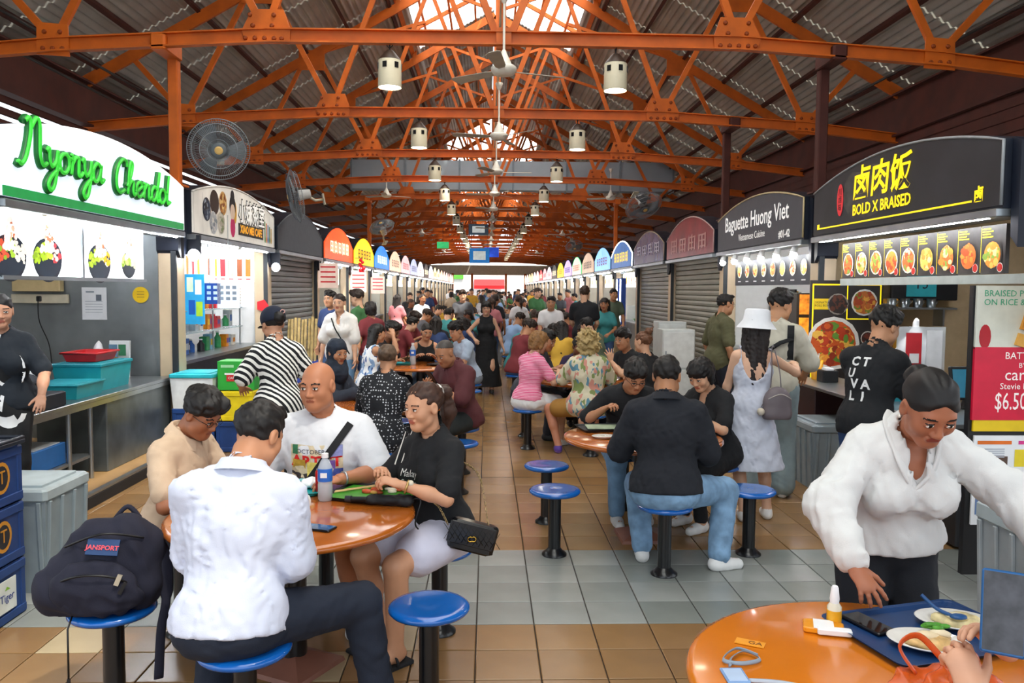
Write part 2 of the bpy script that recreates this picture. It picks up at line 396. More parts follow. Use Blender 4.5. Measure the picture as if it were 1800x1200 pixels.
def hair_mesh(style, h):
    key = ('hair', style, h)
    if key in _cache: return _cache[key]
    f = Field((-.2, -.26, -.5 if style in ('long', 'longstraight', 'wavy') else -.3), (.2, .16, .22), h)
    face = ell((0, .118, -.045), (.083, .075, .12)); ears = [ell((s*.092, .012, -.03), (.032, .035, .05)) for s in (-1, 1)]
    t = .0
    base = [ell((0, -.018, .044), (.083, .1, .087))]
    if style == 'short':
        f.add(base+[ell((0, .03, .105), (.06, .05, .03))], .02).wrinkle(.004, 95, 3, (1, .5, 1)).cut([face]+ears, .008).half((0, -.1, -.05), unit((0, .25, -1)))
    elif style == 'neat':
        f.add([ell((0, -.018, .042), (.08, .098, .085)), ell((.015, .045, .1), (.055, .035, .022))], .02).wrinkle(.0025, 120, 5, (1, .4, 1)).cut([face]+ears, .006).half((0, -.1, -.04), unit((0, .3, -1)))
    elif style == 'thick':
        f.add([ell((0, -.015, .06), (.088, .106, .092)), ell((0, .055, .1), (.07, .045, .04))], .03).wrinkle(.006, 80, 7, (1, .6, 1)).cut([face]+ears, .008).half((0, -.1, -.03), unit((0, .35, -1)))
    elif style == 'buzz':
        f.add([ell((0, -.017, .038), (.0755, .0945, .0825))], .02).cut([face, ell((0, .11, .06), (.08, .06, .05))]+ears, .006).half((0, -.1, .01), unit((0, .5, -1)))
    elif style == 'curly':
        f.add([ell((0, -.03, .03), (.115, .115, .115)), ell((0, -.06, -.06), (.11, .075, .09))], .04).wrinkle(.016, 75, 9).cut([ell((0, .125, -.04), (.075, .1, .11))], .01)
    elif style in ('long', 'longstraight', 'wavy'):
        f.add(base, .02).add([cone((s*.055, -.05, .03), (s*.065, -.085, -.38), .05, .03) for s in (-1, 1)]+[cone((0, -.08, .03), (0, -.1, -.42), .055, .035)], .03)
        f.wrinkle(.004 if style != 'wavy' else .009, 85, 4, (1, 1, .15 if style != 'wavy' else .5)).cut([ell((0, .125, -.06), (.072, .08, .13)), ell((0, .04, -.2), (.055, .1, .12))], .008)
    elif style == 'bob':
        f.add([ell((0, -.015, .042), (.09, .104, .09)), cone((0, -.06, 0), (0, -.06, -.06), .075, .06), cone((-.06, -.01, 0), (-.065, -.01, -.06), .035, .025), cone((.06, -.01, 0), (.065, -.01, -.06), .035, .025), ell((0, .05, .065), (.07, .04, .035))], .025)
        f.wrinkle(.004, 90, 4, (1, 1, .25)).cut([ell((0, .12, -.055), (.066, .075, .095))], .008).half((0, 0, -.1), (0, 0, -1))
    elif style in ('bun', 'topbun', 'sleek'):
        f.add([ell((0, -.018, .04), (.08, .098, .084))], .02)
        f.add([ell((0, -.125, .03), (.042, .035, .042))] if style != 'topbun' else [ell((0, -.08, .12), (.045, .045, .04)), cone((.02, -.09, .14), (.05, -.12, .17), .012, .004)], .015)
        f.wrinkle(.0025, 120, 6, (1, .3, 1)).cut([ell((0, .122, -.05), (.084, .08, .132)) if style != 'sleek' else ell((0, .118, -.045), (.07, .085, .142)), ears[0], ears[1], cone((0, .1, .105), (0, -.05, .128), .004)], .006).half((0, -.1, -.055), unit((0, .2, -1)))
    elif style == 'pony':
        f.add([ell((0, -.018, .042), (.082, .1, .086))], .02)
        f.add([cone((0, -.1, .06), (0, -.15, .045), .026, .032), cone((0, -.15, .045), (.01, -.165, -.06), .034, .036), cone((.01, -.165, -.06), (.02, -.145, -.2), .036, .012)], .02)
        f.wrinkle(.0045, 95, 6, (1, .6, .35)).cut([ell((0, .122, -.05), (.08, .07, .105)), ears[0], ears[1]], .006).half((0, -.05, -.06), unit((0, 1.2, -1)))
    elif style == 'scarf':
        f.add([ell((0, -.02, .035), (.092, .11, .098)), cone((0, -.01, -.06), (0, .0, -.16), .085, .12), cone((0, .03, -.1), (0, .05, -.2), .06, .09)], .04).wrinkle(.004, 50, 2).cut([ell((0, .12, -.02), (.06, .09, .082))], .008)
    if style not in ('scarf', 'buzz', 'sleek', 'bun'): f.wrinkle(.0032, 270, 12, (1, .45, .5))
    v, q = f.mesh(); _cache[key] = (v, q); return v, q
SHOE_N = 0
def person(label, loc, rz=0, h=1.68, sit=None, w=1., fem=False, lean=.05, side=0., twist=0., head=(0, .1, 0), hl=None, hr=None, el=None, er=None,
           fl=None, fr=None, kl=None, kr=None, skin='#c68f6c', hair=('short', '#15110f'), top=None, bottom=None, shoes=None, res=.015, hres=.0055,
           handl=None, handr=None, glasses=False, belly=0., bust=None, armw=1., legw=1., group=None, footyaw=(0, 0), extra=None, hips=0., neckf=.0, headsc=1.):
    """facing local +Y; hands / feet are wrist / ankle targets in local metres"""
    s = h/1.70; zh = (.93*s if sit is None else sit+.105); R1 = rz_(twist*.4) @ rl(lean*.7) @ rs(side*.7); R2 = rz_(twist) @ rl(lean*1.3) @ rs(side*1.2)
    p0 = A_(0, hips, zh); p1 = p0+R1 @ A_(0, 0, .22*s); sw = (.148 if fem else .172)*s*(.6+.4*w)
    p2 = p1+R2 @ A_(0, -.012, .29*s); sc = p1+R2 @ A_(0, -.005, .235*s)
    Rn = rz_(twist+head[0]*.4) @ rl(lean*.9+head[1]*.35); p3 = p2+Rn @ A_(0, .02+neckf, .07*s)
    Rh = rz_(twist+head[0]) @ rl(head[1]) @ rs(head[2]); hs = headsc*1.05*(.5+.5*s); ph = p3+Rh @ A_(0, .03, .105)*hs
    sh = {-1: sc+R2 @ A_(-sw, 0, 0), 1: sc+R2 @ A_(sw, 0, 0)}
    Rz_t = R2
    tgt = {-1: hl, 1: hr}; pol = {-1: el, 1: er}; elb = {}; wr = {}
    for q in (-1, 1):
        t = sh[q]+A_(q*.07, .06, -.5*s) if tgt[q] is None else A_(*tgt[q])
        elb[q], wr[q] = ik(sh[q], t, .285*s, .25*s, pol[q] if pol[q] is not None else (q*.55, -.5, -.55))
    ft = {-1: fl, 1: fr}; kp = {-1: kl, 1: kr}; hip = {}; kne = {}; ank = {}
    for q in (-1, 1):
        hip[q] = p0+A_(q*.092*s, 0, -.015)
        t = (A_(q*.1, 0, .085) if sit is None else A_(q*.13, .36, .085)) if ft[q] is None else A_(*ft[q])
        kne[q], ank[q] = ik(hip[q], t, .43*s, .42*s, kp[q] if kp[q] is not None else (q*.12, 1, .15))
    # --- body
    T1, T2 = R1.T, R2.T; fw = .95 if fem else 1.; hipw = 1.06 if fem else .98
    pel = [ell(p0+R1 @ A_(0, -.012, .02), A_(.165*hipw*w, .118*w, .125)*s, T1)]
    if sit is not None: pel.append(ell(p0+A_(0, -.035, -.025), A_(.175*hipw*w, .125*w, .09)*s))
    tor = [ell(p0+R1 @ A_(0, .008+belly*.4, .145*s), A_(.138*w*fw, .1*w+belly, .155)*s, T1), ell(p1+R2 @ A_(0, .005, .115*s), A_(.158*w*fw, .112*w, .19)*s, T2),
           cone(sh[-1]+(sh[1]-sh[-1])*.12, sh[1]+(sh[-1]-sh[1])*.12, .056*s*(.6+.4*w))]
    b = (.03 if fem else 0) if bust is None else bust
    if b: tor += [ell(p1+R2 @ A_(q*.075*w, .085*w, .1*s), A_(.065, .03+b, .06)*s*(.5+.5*w), T2) for q in (-1, 1)]
    nr = (.046 if fem else .055)*s*(.7+.3*w)
    neck = [cone(p2-Rn @ A_(0, 0, .03), p3+Rn @ A_(0, .012, .04), nr*1.08, nr), ]
    trap = [cone(p2+Rn @ A_(q*.02, 0, .035), sh[q]+(sh[-q]-sh[q])*.18+A_(0, 0, .008), .036*s, .045*s) for q in (-1, 1)]
    arm = {}; leg = {}; aw = armw*(.55+.45*w)*s*(.92 if fem else 1.)
    lw = legw*(.6+.4*w)*s
    for q in (-1, 1):
        arm[q] = [cone(sh[q], elb[q], .049*aw, .038*aw), cone(elb[q], elb[q]+(wr[q]-elb[q])*.45, .039*aw, .038*aw), cone(elb[q]+(wr[q]-elb[q])*.35, wr[q], .038*aw, .0265*aw)]
        leg[q] = [cone(hip[q], kne[q], .092*lw, .058*lw), cone(kne[q], ank[q], .056*lw, .038*lw), cone(kne[q]+(ank[q]-kne[q])*.15-unit(A_(0, 1, 0))*.012, kne[q]+(ank[q]-kne[q])*.45-A_(0, .018, 0), .05*lw, .05*lw)]
    fdir = {q: rz_(footyaw[0 if q < 0 else 1]) @ A_(0, 1, 0) for q in (-1, 1)}
    flat = {q: (ank[q][2] if ank[q][2] > .085 else .085) for q in (-1, 1)}
    foot = {q: [cone(ank[q]+A_(0, 0, -.03)-fdir[q]*.03, ank[q]+fdir[q]*.13*s+A_(0, 0, -.05), .034*s, .03*s), cone(ank[q], ank[q]+A_(0, 0, -.04), .035*s, .036*s)] for q in (-1, 1)}
    allp = pel+tor+neck+trap+sum(arm.values(), [])+sum(leg.values(), [])+sum(foot.values(), [])
    def bounds(pr, pad): return np.min([Field.box_of(None, p, pad)[0] for p in pr], 0), np.max([Field.box_of(None, p, pad)[1] for p in pr], 0)
    f = Field(*bounds(allp, .02), res); f.add(allp, .022)
    v, q = f.mesh(); parts = [(v, q, 0)]
    hv, hq, hm = head_mesh(fem, hres); parts.append(((Rh @ (hv*hs).T).T+ph, hq, hm))
    hd = {-1: dict(handl or {}), 1: dict(handr or {})}; wrd = {}
    for sd in (-1, 1):
        d = unit(wr[sd]-elb[sd]); o = hd[sd]; d2 = unit(A_(*o['dir'])) if 'dir' in o else d
        n = A_(*o['palm']) if 'palm' in o else (A_(-sd, .3, 0) if abs(d[2]) > .75 else A_(-sd*.3, 0, -1))
        P = hand_prims(wr[sd], d2, n, sd, o.get('curl', .45), o.get('spread', .15), o.get('thumb', .4), .97*s)
        g = Field(*bounds(P, .006), min(hres, .006) if res < .025 else .008); g.add(P[:2], .02).add(P[2:], .004)
        a, c = g.mesh(); parts.append((a, c, 0)); wrd[sd] = (wr[sd], d2, n)
    sk = mat(skin, .5, var=.07, scale=14); lips = mat(tuple(x*y for x, y in zip([int(skin[i:i+2], 16)/255 for i in (1, 3, 5)], (.86, .62, .62) if fem else (.86, .72, .7))), .4)
    me = np_mesh('body', parts, [sk, lips, mat('#e9e4dd', .2), mat('#1c120c', .15), mat(hair[1] if hair[0] not in ('scarf', 'bald') else '#1a1410', .7)])
    root = link('person', me, None, loc, rz); tag(root, label, 'person', group)
    # --- hair
    if hair[0] != 'bald':
        a, c = hair_mesh(hair[0], max(.0065, hres)); link('hair' if hair[0] != 'scarf' else 'headscarf', np_mesh('hair', [((Rh @ (a*hs).T).T+ph, c, 0)], [mat(hair[1], .58 if hair[0] != 'scarf' else .8, var=.35, scale=40)]), root)
    cr = max(res*.8, .011) if res < .025 else res
    def cloth(name, pr, m, k=.03, g=.01, cuts=(), halves=(), wk=None, kc=.006, hh=None):
        f = Field(*bounds(pr, g+.03), hh or cr); f.add(pr, k, g)
        if wk: f.wrinkle(wk[0]*.45, wk[1]*.9, *wk[2:]); f.crease(wk[0]*1.25, wk[1]*1.0, wk[2]+31); f.crease(wk[0]*.6, wk[1]*1.9, wk[2]+77)
        for c_ in cuts: f.cut([c_], kc)
        for p, n in halves: f.half(p, n)
        a, c_ = f.mesh()
        return link(name, np_mesh(name, [(a, c_, 0)], [m]), root)
    # --- bottom
    seed = int(abs(loc[0]*37+loc[1]*91)) % 997
    if bottom:
        bk, bm = bottom['kind'], bottom['mat']; L = bottom.get('len', 1.); lo = bottom.get('loose', .014)
        lm = []
        for q in (-1, 1):
            e = ank[q]-(ank[q]-kne[q])*.06
            if L >= 1: lm += [leg[q][0], cone(kne[q], kne[q]+(e-kne[q])*min(L-0, 1.), .06*lw, (.046+bottom.get('flare', .0))*lw)]
            else: lm += [cone(hip[q], hip[q]+(kne[q]-hip[q])*L, .098*lw, (.098-.02*L)*lw)]
        waist = [(p0+R1 @ A_(0, 0, .12*s), R1 @ A_(0, 0, 1))]
        if bk in ('trousers', 'shorts'):
            hv2 = list(waist)
            cloth('trousers' if bk == 'trousers' else 'shorts', pel+lm, bm, .03, lo, halves=hv2, wk=(bottom.get('wr', .0035), 42, seed))
        else:
            sk2 = []
            if sit is None:
                zb = bottom.get('z', .5)
                sk2 = [cone(p0+A_(q*.03, 0, 0), A_(q*.07, .0, zb), .13*s*w, bottom.get('flare', .14)) for q in (-1, 1)]
            else:
                mid = [(hip[q], hip[q]+(kne[q]-hip[q])*L) for q in (-1, 1)]
                sk2 = [cone(a, c_, .1*s, .09*s) for a, c_ in mid]+[cone((mid[0][0]+mid[1][0])/2, (mid[0][1]+mid[1][1])/2, .1*s, .085*s)]
            cloth('skirt', pel+sk2, bm, .05, lo, halves=waist+([(A_(0, 0, bottom.get('z', .5)), A_(0, 0, -1))] if sit is None else []), wk=(.007, 34, seed, (1, 1, .3 if sit is None else 1)))
    # --- top
    if top:
        tk, tm = top['kind'], top['mat']; sl = top.get('sleeve', .6); lo = top.get('loose', .016); pr = list(tor)+list(trap)
        hem = top.get('hem', -.04 if sit is None else -.0)
        pr += [ell(p0+R1 @ A_(0, belly*.3-.008, .035), A_((.158 if top.get('tuck') else .174)*hipw*w, (.115 if top.get('tuck') else .128)*w+belly*.6, .15)*s, T1)]
        if not top.get('tuck') and tk != 'dress': pr += [(p_[0], p_[1], np.asarray(p_[2])+.006, p_[3]) for p_ in pel]
        if hem < -.05: pr += [ell(p0+R1 @ A_(0, 0, -.02), A_(.165*hipw*w, .12*w, .12)*s, T1)]
        if tk == 'dress' and sit is None:
            zb = top.get('z', .45); pr += [cone(p0+A_(q*.03, 0, .02), A_(q*.06, .0, zb), .13*s, top.get('flare', .15)) for q in (-1, 1)]
        elif tk == 'dress':
            for q in (-1, 1): pr.append(cone(hip[q], hip[q]+(kne[q]-hip[q])*top.get('len', .9), .105*s, .095*s))
            pr += pel+[cone(p0, (kne[-1]+kne[1])/2*top.get('len', .9)+p0*(1-top.get('len', .9)), .1*s, .085*s)]
        sl_w = top.get('slw', 1.)
        for q in (-1, 1):
            if sl <= 0: continue
            t = min(sl, 1.); e = sh[q]+(elb[q]-sh[q])*t
            pr.append(cone(sh[q], e, .05*aw, (.05 if sl <= 1 else .044)*aw*sl_w))
            if sl > 1: e2 = elb[q]+(wr[q]-elb[q])*(sl-1); pr.append(cone(elb[q], e2, .043*aw*sl_w, .033*aw*top.get('cuff', 1.)))
        nk = top.get('neck', 'round'); nb = p2+Rn @ A_(0, .012, .045)
        cuts = [ell(nb, A_(.068, .075, .055)*s, Rn.T)]
        if nk == 'v': cuts.append(cone(nb, p2+R2 @ A_(0, .15, -.1*s), .056, .02))
        if nk == 'low': cuts = [ell(p2+R2 @ A_(0, .03, .02), A_(.105, .12, .085)*s, T2)]
        if nk == 'strap': cuts = [ell(p2+R2 @ A_(0, -.06, .0), A_(.118, .2, .25)*s, T2)]
        hv2 = [] if tk == 'dress' and sit is not None else [(p0+R1 @ A_(0, 0, hem), R1 @ A_(0, 0, -1))] if tk != 'dress' else [(A_(0, 0, top.get('z', .45)), A_(0, 0, -1))]
        if sl <= 0:
            for q in (-1, 1): cuts.append(cone(sh[q]+unit(sh[q]-sc)*.035, sh[q]+unit(sh[q]-sc)*.2, .085, .085))
        o = cloth('dress' if tk == 'dress' else 'shirt', pr, tm, top.get('k', .035), lo, cuts, hv2, (top.get('wr', .0055), 48, seed+5, (1, 1, .75)))
        if nk == 'collar':
            mb = MB(); N_ = 14; ra = nr+.02
            vs = []; fs = []
            for i in range(N_+1):
                a = math.pi*.5+.28+(2*math.pi-.56)*i/N_; c_, s_ = math.cos(a), math.sin(a); dn = .014*max(0, s_)
                for rr, zz in ((ra, .0-dn*2), (ra*.97, .05-dn*3), (ra*1.12, .048-dn*3), (ra*1.42, .0-dn*3.2)):
                    p = p2+Rn @ A_(rr*c_, rr*s_*1.08+.012, zz+.024); vs.append(p)
            for i in range(N_):
                for j in range(3): fs.append((i*4+j, i*4+4+j, i*4+5+j, i*4+1+j))
            mb.raw(vs, fs, tm, True); mb.build('collar', root)
    # --- shoes
    if shoes:
        for q in (-1, 1):
            sm, so = shoes if isinstance(shoes, tuple) else (shoes, mat('#e8e8e6', .6))
            a0 = ank[q]; d = fdir[q]; zs = a0[2]-.085
            P = [cone(a0+A_(0, 0, -.045)-d*.035, a0+A_(0, 0, -.05)+d*.05, .038*s, .042*s), cone(a0+A_(0, 0, -.05)+d*.05, a0+A_(0, 0, -.058)+d*.135*s, .042*s, .036*s), cone(a0-d*.01+A_(0, 0, -.02), a0-d*.012+A_(0, 0, -.05), .043*s, .042*s)]
            f = Field(*bounds(P, .015), max(.0085, res*.6)); f.add(P, .02).half(A_(0, 0, zs), (0, 0, -1)); a, c_ = f.mesh(); z = a[c_].mean(1)[:, 2]
            link('shoe', np_mesh('shoe', [(a, c_, (z < zs+.024).astype(int))], [sm, so]), root)
    J = dict(p0=p0, p1=p1, p2=p2, p3=p3, ph=ph, Rh=Rh, R1=R1, R2=R2, sh=sh, elb=elb, wr=wr, hip=hip, kne=kne, ank=ank, hs=hs, hand=wrd, root=root)
    if glasses:
        mb = MB(); gm = mat('#1b1b1d', .3)
        T = lambda p: Rh @ (A_(*p)*hs)+ph
        for q in (-1, 1):
            mb.tube([T((q*.033+.021*math.cos(a), .091, .006+.016*math.sin(a))) for a in np.linspace(0, 2*math.pi, 12, endpoint=False)], .0016, gm, 5, closed=True)
            mb.tube([T((q*.054, .09, .01)), T((q*.075, .05, .012)), T((q*.079, -.005, .012)), T((q*.078, -.02, .0))], .0018, gm, 5)
        mb.tube([T((-.012, .092, .009)), T((0, .096, .012)), T((.012, .092, .009))], .0016, gm, 5)
        mb.build('glasses', root)
    if extra: extra(J, root)
    return root, J
def onto(root_obj, me, M, name, parent, off=.003, reach=.25, sub=0, axis=None):
    """drapes a flat mesh (built in its own xy plane, placed by M, normal M*z) on the surface of root_obj (same local space)"""
    bm = bmesh.new(); bm.from_mesh(me)
    bmesh.ops.triangulate(bm, faces=bm.faces[:])
    for _ in range(sub):
        long_ = [e for e in bm.edges if e.calc_length() > .012]
        if not long_: break
        bmesh.ops.subdivide_edges(bm, edges=long_, cuts=1); bmesh.ops.triangulate(bm, faces=bm.faces[:])
    bv = BVHTree.FromPolygons([x.co.copy() for x in root_obj.data.vertices], [tuple(p.vertices) for p in root_obj.data.polygons])
    n = (M.to_3x3() @ V(0, 0, 1)).normalized()
    for x in bm.verts:
        p = M @ x.co; h, nn, _, _ = bv.ray_cast(p+n*reach, -n, reach*2)
        x.co = (h+n*(off+x.co.z)) if h is not None else p
    m2 = bpy.data.meshes.new(name); bm.to_mesh(m2); bm.free()
    for m in me.materials: m2.materials.append(m)
    return link(name, m2, parent)
# ------------------------------------------------------------------ setting
XC = .16; PITCH = 3.68; XL, XR = -3.33, 3.64; TY = [8.81+PITCH*i for i in range(21)]; YEND = 84.
ORANGE = mat('#cc620f', .5, var=.25, scale=3, bump=.15, bscale=30); ORANGE2 = mat('#c05a0c', .5, var=.2, scale=4)
DARKRED = mat('#4a1f16', .7, var=.3, scale=3); ROOF = mat('#b5b3ac', .55, metal=.2, var=.2, scale=1.5); STEEL = mat('#aab0b4', .28, metal=.9, var=.12, scale=4)
BRUSH = mat('#9aa1a6', .35, metal=.85, var=.2, scale=2.5); BEIGE = mat('#cdb89a', .7, var=.12, scale=3); CREAM = mat('#e2d9bd', .5, var=.06); BLACK = mat('#121214', .45, var=.2)
WHITE = mat('#eceef0', .5, var=.04); NAVY = mat('#171e2c', .5, var=.2); SHUT = mat('#8d9394', .45, metal=.35, var=.12, scale=2); GREYP = mat('#8e979c', .55, var=.1)
TUBE = mat('#f4f8ff', .4, var=0, emit=80.); GLOW = mat('#fbfdff', .4, var=0, emit=9.); LAMPGLOW = mat('#fff3dc', .4, var=0, emit=22.)
# floor
fl = MB(); fl.box((.1, 38, -.06), (30, 100, .1), mat('#3a2e26', .9, var=.2)); floor = struct(fl.build('floor'))
TS = .31; tb = [mat(c, .22, var=.14, scale=2.2, bump=.06, bscale=25) for c in ('#927049', '#8c6a43', '#98764f')]
tg = [mat(c, .25, var=.14, scale=2.2, bump=.06, bscale=25) for c in ('#8c908c', '#969995', '#838883')]; tl = mat('#b9a684', .25, var=.15, scale=2.2)
def tile_mesh(m):
    b = MB(); a = TS/2-.003; c = a-.004; z0, z1 = -.02, .0
    vs = [(-a, -a, z0), (a, -a, z0), (a, a, z0), (-a, a, z0), (-a, -a, z1-.002), (a, -a, z1-.002), (a, a, z1-.002), (-a, a, z1-.002), (-c, -c, z1), (c, -c, z1), (c, c, z1), (-c, c, z1)]
    fs = [(0, 1, 5, 4), (1, 2, 6, 5), (2, 3, 7, 6), (3, 0, 4, 7), (4, 5, 9, 8), (5, 6, 10, 9), (6, 7, 11, 10), (7, 4, 8, 11), (8, 9, 10, 11)]
    b.raw(vs, fs, m); o = b.build('tile'); me = o.data; bpy.data.objects.remove(o); return me
tmesh = {m: tile_mesh(m) for m in tb+tg+[tl]}; far = MB(); nt = 0
y = 4.245-TS*16+TS/2; rowi = -16; x0 = -.05-TS*11+TS/2
while y < YEND:
    for i in range(22):
        x = x0+TS*i
        if x > 3.42: continue
        if 0 <= rowi < 4: m = tg[random.randrange(3)]
        elif rowi < 0 and rowi > -3 and random.random() < .12: m = tl
        else: m = tb[random.randrange(3)]
        if 3.45 < y and nt < 300 and rowi < 12:
            o = link('tile', tmesh[m], floor, (x, y, 0)); nt += 1
        else:
            a = TS/2-.0035
            far.raw([(x-a, y-a, 0), (x+a, y-a, 0), (x+a, y+a, 0), (x-a, y+a, 0)], [(0, 1, 2, 3)], m)
    y += TS; rowi += 1
o = far.build('tile_field', floor); o['kind'] = 'stuff'; o['label'] = 'brown floor tiles further down the aisle'
# ground outside the front of the hall and stall platforms
PLAT = mat('#9a7a50', .5, var=.2, scale=3)
for sx, nm in ((-1, 'left'), (1, 'right')):
    b = MB(); xe = -3.22 if sx < 0 else 3.45
    b.box(((xe+sx*6.6)/2, 45.3, .05), (abs(sx*6.6-xe), 80, .1), PLAT); b.box((xe+sx*.02, 45.3, .105), (.05, 80, .02), STEEL)
    b.box((xe-sx*.006, 45.3, .045), (.012, 80, .09), mat('#23262a', .6)); struct(b.build('platform_'+nm))
# trusses
def bar(b, p, q, y, w, d, m):
    """rectangular bar in a truss plane from (x,z) p to q"""
    dx, dz = q[0]-p[0], q[1]-p[1]; L = math.hypot(dx, dz); nx, nz = -dz/L*w/2, dx/L*w/2
    b.prism([(p[0]-nx, p[1]-nz), (q[0]-nx, q[1]-nz), (q[0]+nx, q[1]+nz), (p[0]+nx, p[1]+nz)], y-d/2, y+d/2, m)
def zr(x): return 8.35-.567*abs(x-XC)
bolt_me = {}
def bolt():
    if 'b' not in bolt_me:
        b = MB(); b.lathe([(.025, -.004), (.025, .01), (.015, .02)], mat('#8a3c0c', .5), n=7, M=Matrix.Rotation(R(90), 3, 'X')); o = b.build('bolt'); bolt_me['b'] = o.data; bpy.data.objects.remove(o)
    return bolt_me['b']
CH = [(-6.1, 4.17), (-4.55, 4.32), (-2.34, 4.45), (XC, 4.46), (2.68, 4.45), (4.9, 4.32), (6.42, 4.15)]
def truss(i, y):
    t = thing('roof_truss', 'orange riveted steel roof truss, %s from the front of the hall' % ORD[i], 'truss', (0, y, 0), 0, 'roof trusses')
    for k in range(6):
        b = MB(); p, q = CH[k], CH[k+1]; bar(b, p, q, 0, .15, .02, ORANGE); 
        bar(b, (p[0], p[1]-.07), (q[0], q[1]-.07), -.045, .016, .09, ORANGE); bar(b, (p[0], p[1]+.07), (q[0], q[1]+.07), -.03, .014, .06, ORANGE)
        b.build('bottom_chord', t)
    for s in (-1, 1):
        b = MB(); bar(b, (XC+s*.0, zr(XC)), (XC+s*6.26, zr(XC+6.26)), 0, .17, .05, ORANGE); b.build('rafter', t)
        n1, n2 = XC+s*2.52, XC+s*4.72
        webs = [((n1, 4.5), (XC+s*1.35, zr(XC+1.35))), ((n1, 4.5), (XC+s*3.5, zr(XC+3.5))), ((n2, 4.36), (XC+s*3.75, zr(XC+3.75))), ((n2, 4.36), (XC+s*5.5, zr(XC+5.5))), ((XC+s*.06, 4.46), (XC+s*1.3, zr(XC+1.3))), ((n1, 4.4), (XC+s*1.3, zr(1.46)))]
        for p, q in webs[:5]:
            b = MB(); bar(b, p, q, .02, .075, .05, ORANGE); b.build('web_member', t)
        b = MB(); bar(b, (XC+s*3.5, zr(XC+3.5)), (XC+s*1.4, 7.0), .03, .06, .04, ORANGE); b.build('web_member', t)
        gs = [[(n1-.26, 4.37), (n1+.2, 4.37), (n1+.24, 4.5), (n1+.13, 4.72), (n1-.2, 4.72), (n1-.27, 4.52)], [(n2-.17, 4.22), (n2+.17, 4.2), (n2+.16, 4.53), (n2-.16, 4.55)]]
        if s < 0: gs[0] = [(2*n1-a, c) for a, c in gs[0]][::-1]
        for gi, g in enumerate(gs):
            b = MB(); b.prism(g, -.035, -.018, ORANGE); gp = b.build('gusset_plate', t)
            if i < 4:
                cx = n1 if gi == 0 else n2
                bl = [(cx+dx, 4.42) for dx in (-.2, -.1, 0, .1, .18)]+[(cx-.12, 4.55), (cx+.08, 4.55), (cx-.15, 4.66), (cx+.1, 4.66)] if gi == 0 else [(cx+dx, 4.28) for dx in (-.1, 0, .1)]+[(cx-.08, 4.45), (cx+.08, 4.45)]
                for bx, bz in bl:
                    o = link('bolt', bolt(), gp, (bx, -.036, bz))
        b = MB(); cxg = XC+s*3.6; b.prism([(cxg-.25, zr(cxg)+.1), (cxg-.25, zr(cxg)-.28), (cxg+.25, zr(cxg)-.28), (cxg+.25, zr(cxg)+.1)], -.03, -.015, ORANGE); b.build('rafter_plate', t)
        # roof monitor frame
        b = MB(); bar(b, (XC+s*1.93, 7.2), (XC+s*1.93, 7.95), 0, .09, .06, ORANGE); b.build('monitor_post', t)
        b = MB(); bar(b, (XC, 9.02), (XC+s*2.15, 9.02-.53*2.15), 0, .09, .06, ORANGE); b.build('monitor_rafter', t)
        b = MB(); bar(b, (XC+s*.1, 7.25), (XC+s*1.88, 7.85), 0, .06, .04, ORANGE); b.build('monitor_brace', t)
    b = MB(); b.box((XC, 0, 4.46), (.16, .1, .22), ORANGE); b.box((XC, 0, 6.4), (.05, .04, 3.9), ORANGE); b.build('king_post', t)
    return t
for i, yy in enumerate(TY[:20]): truss(i, yy)
b_post = MB()
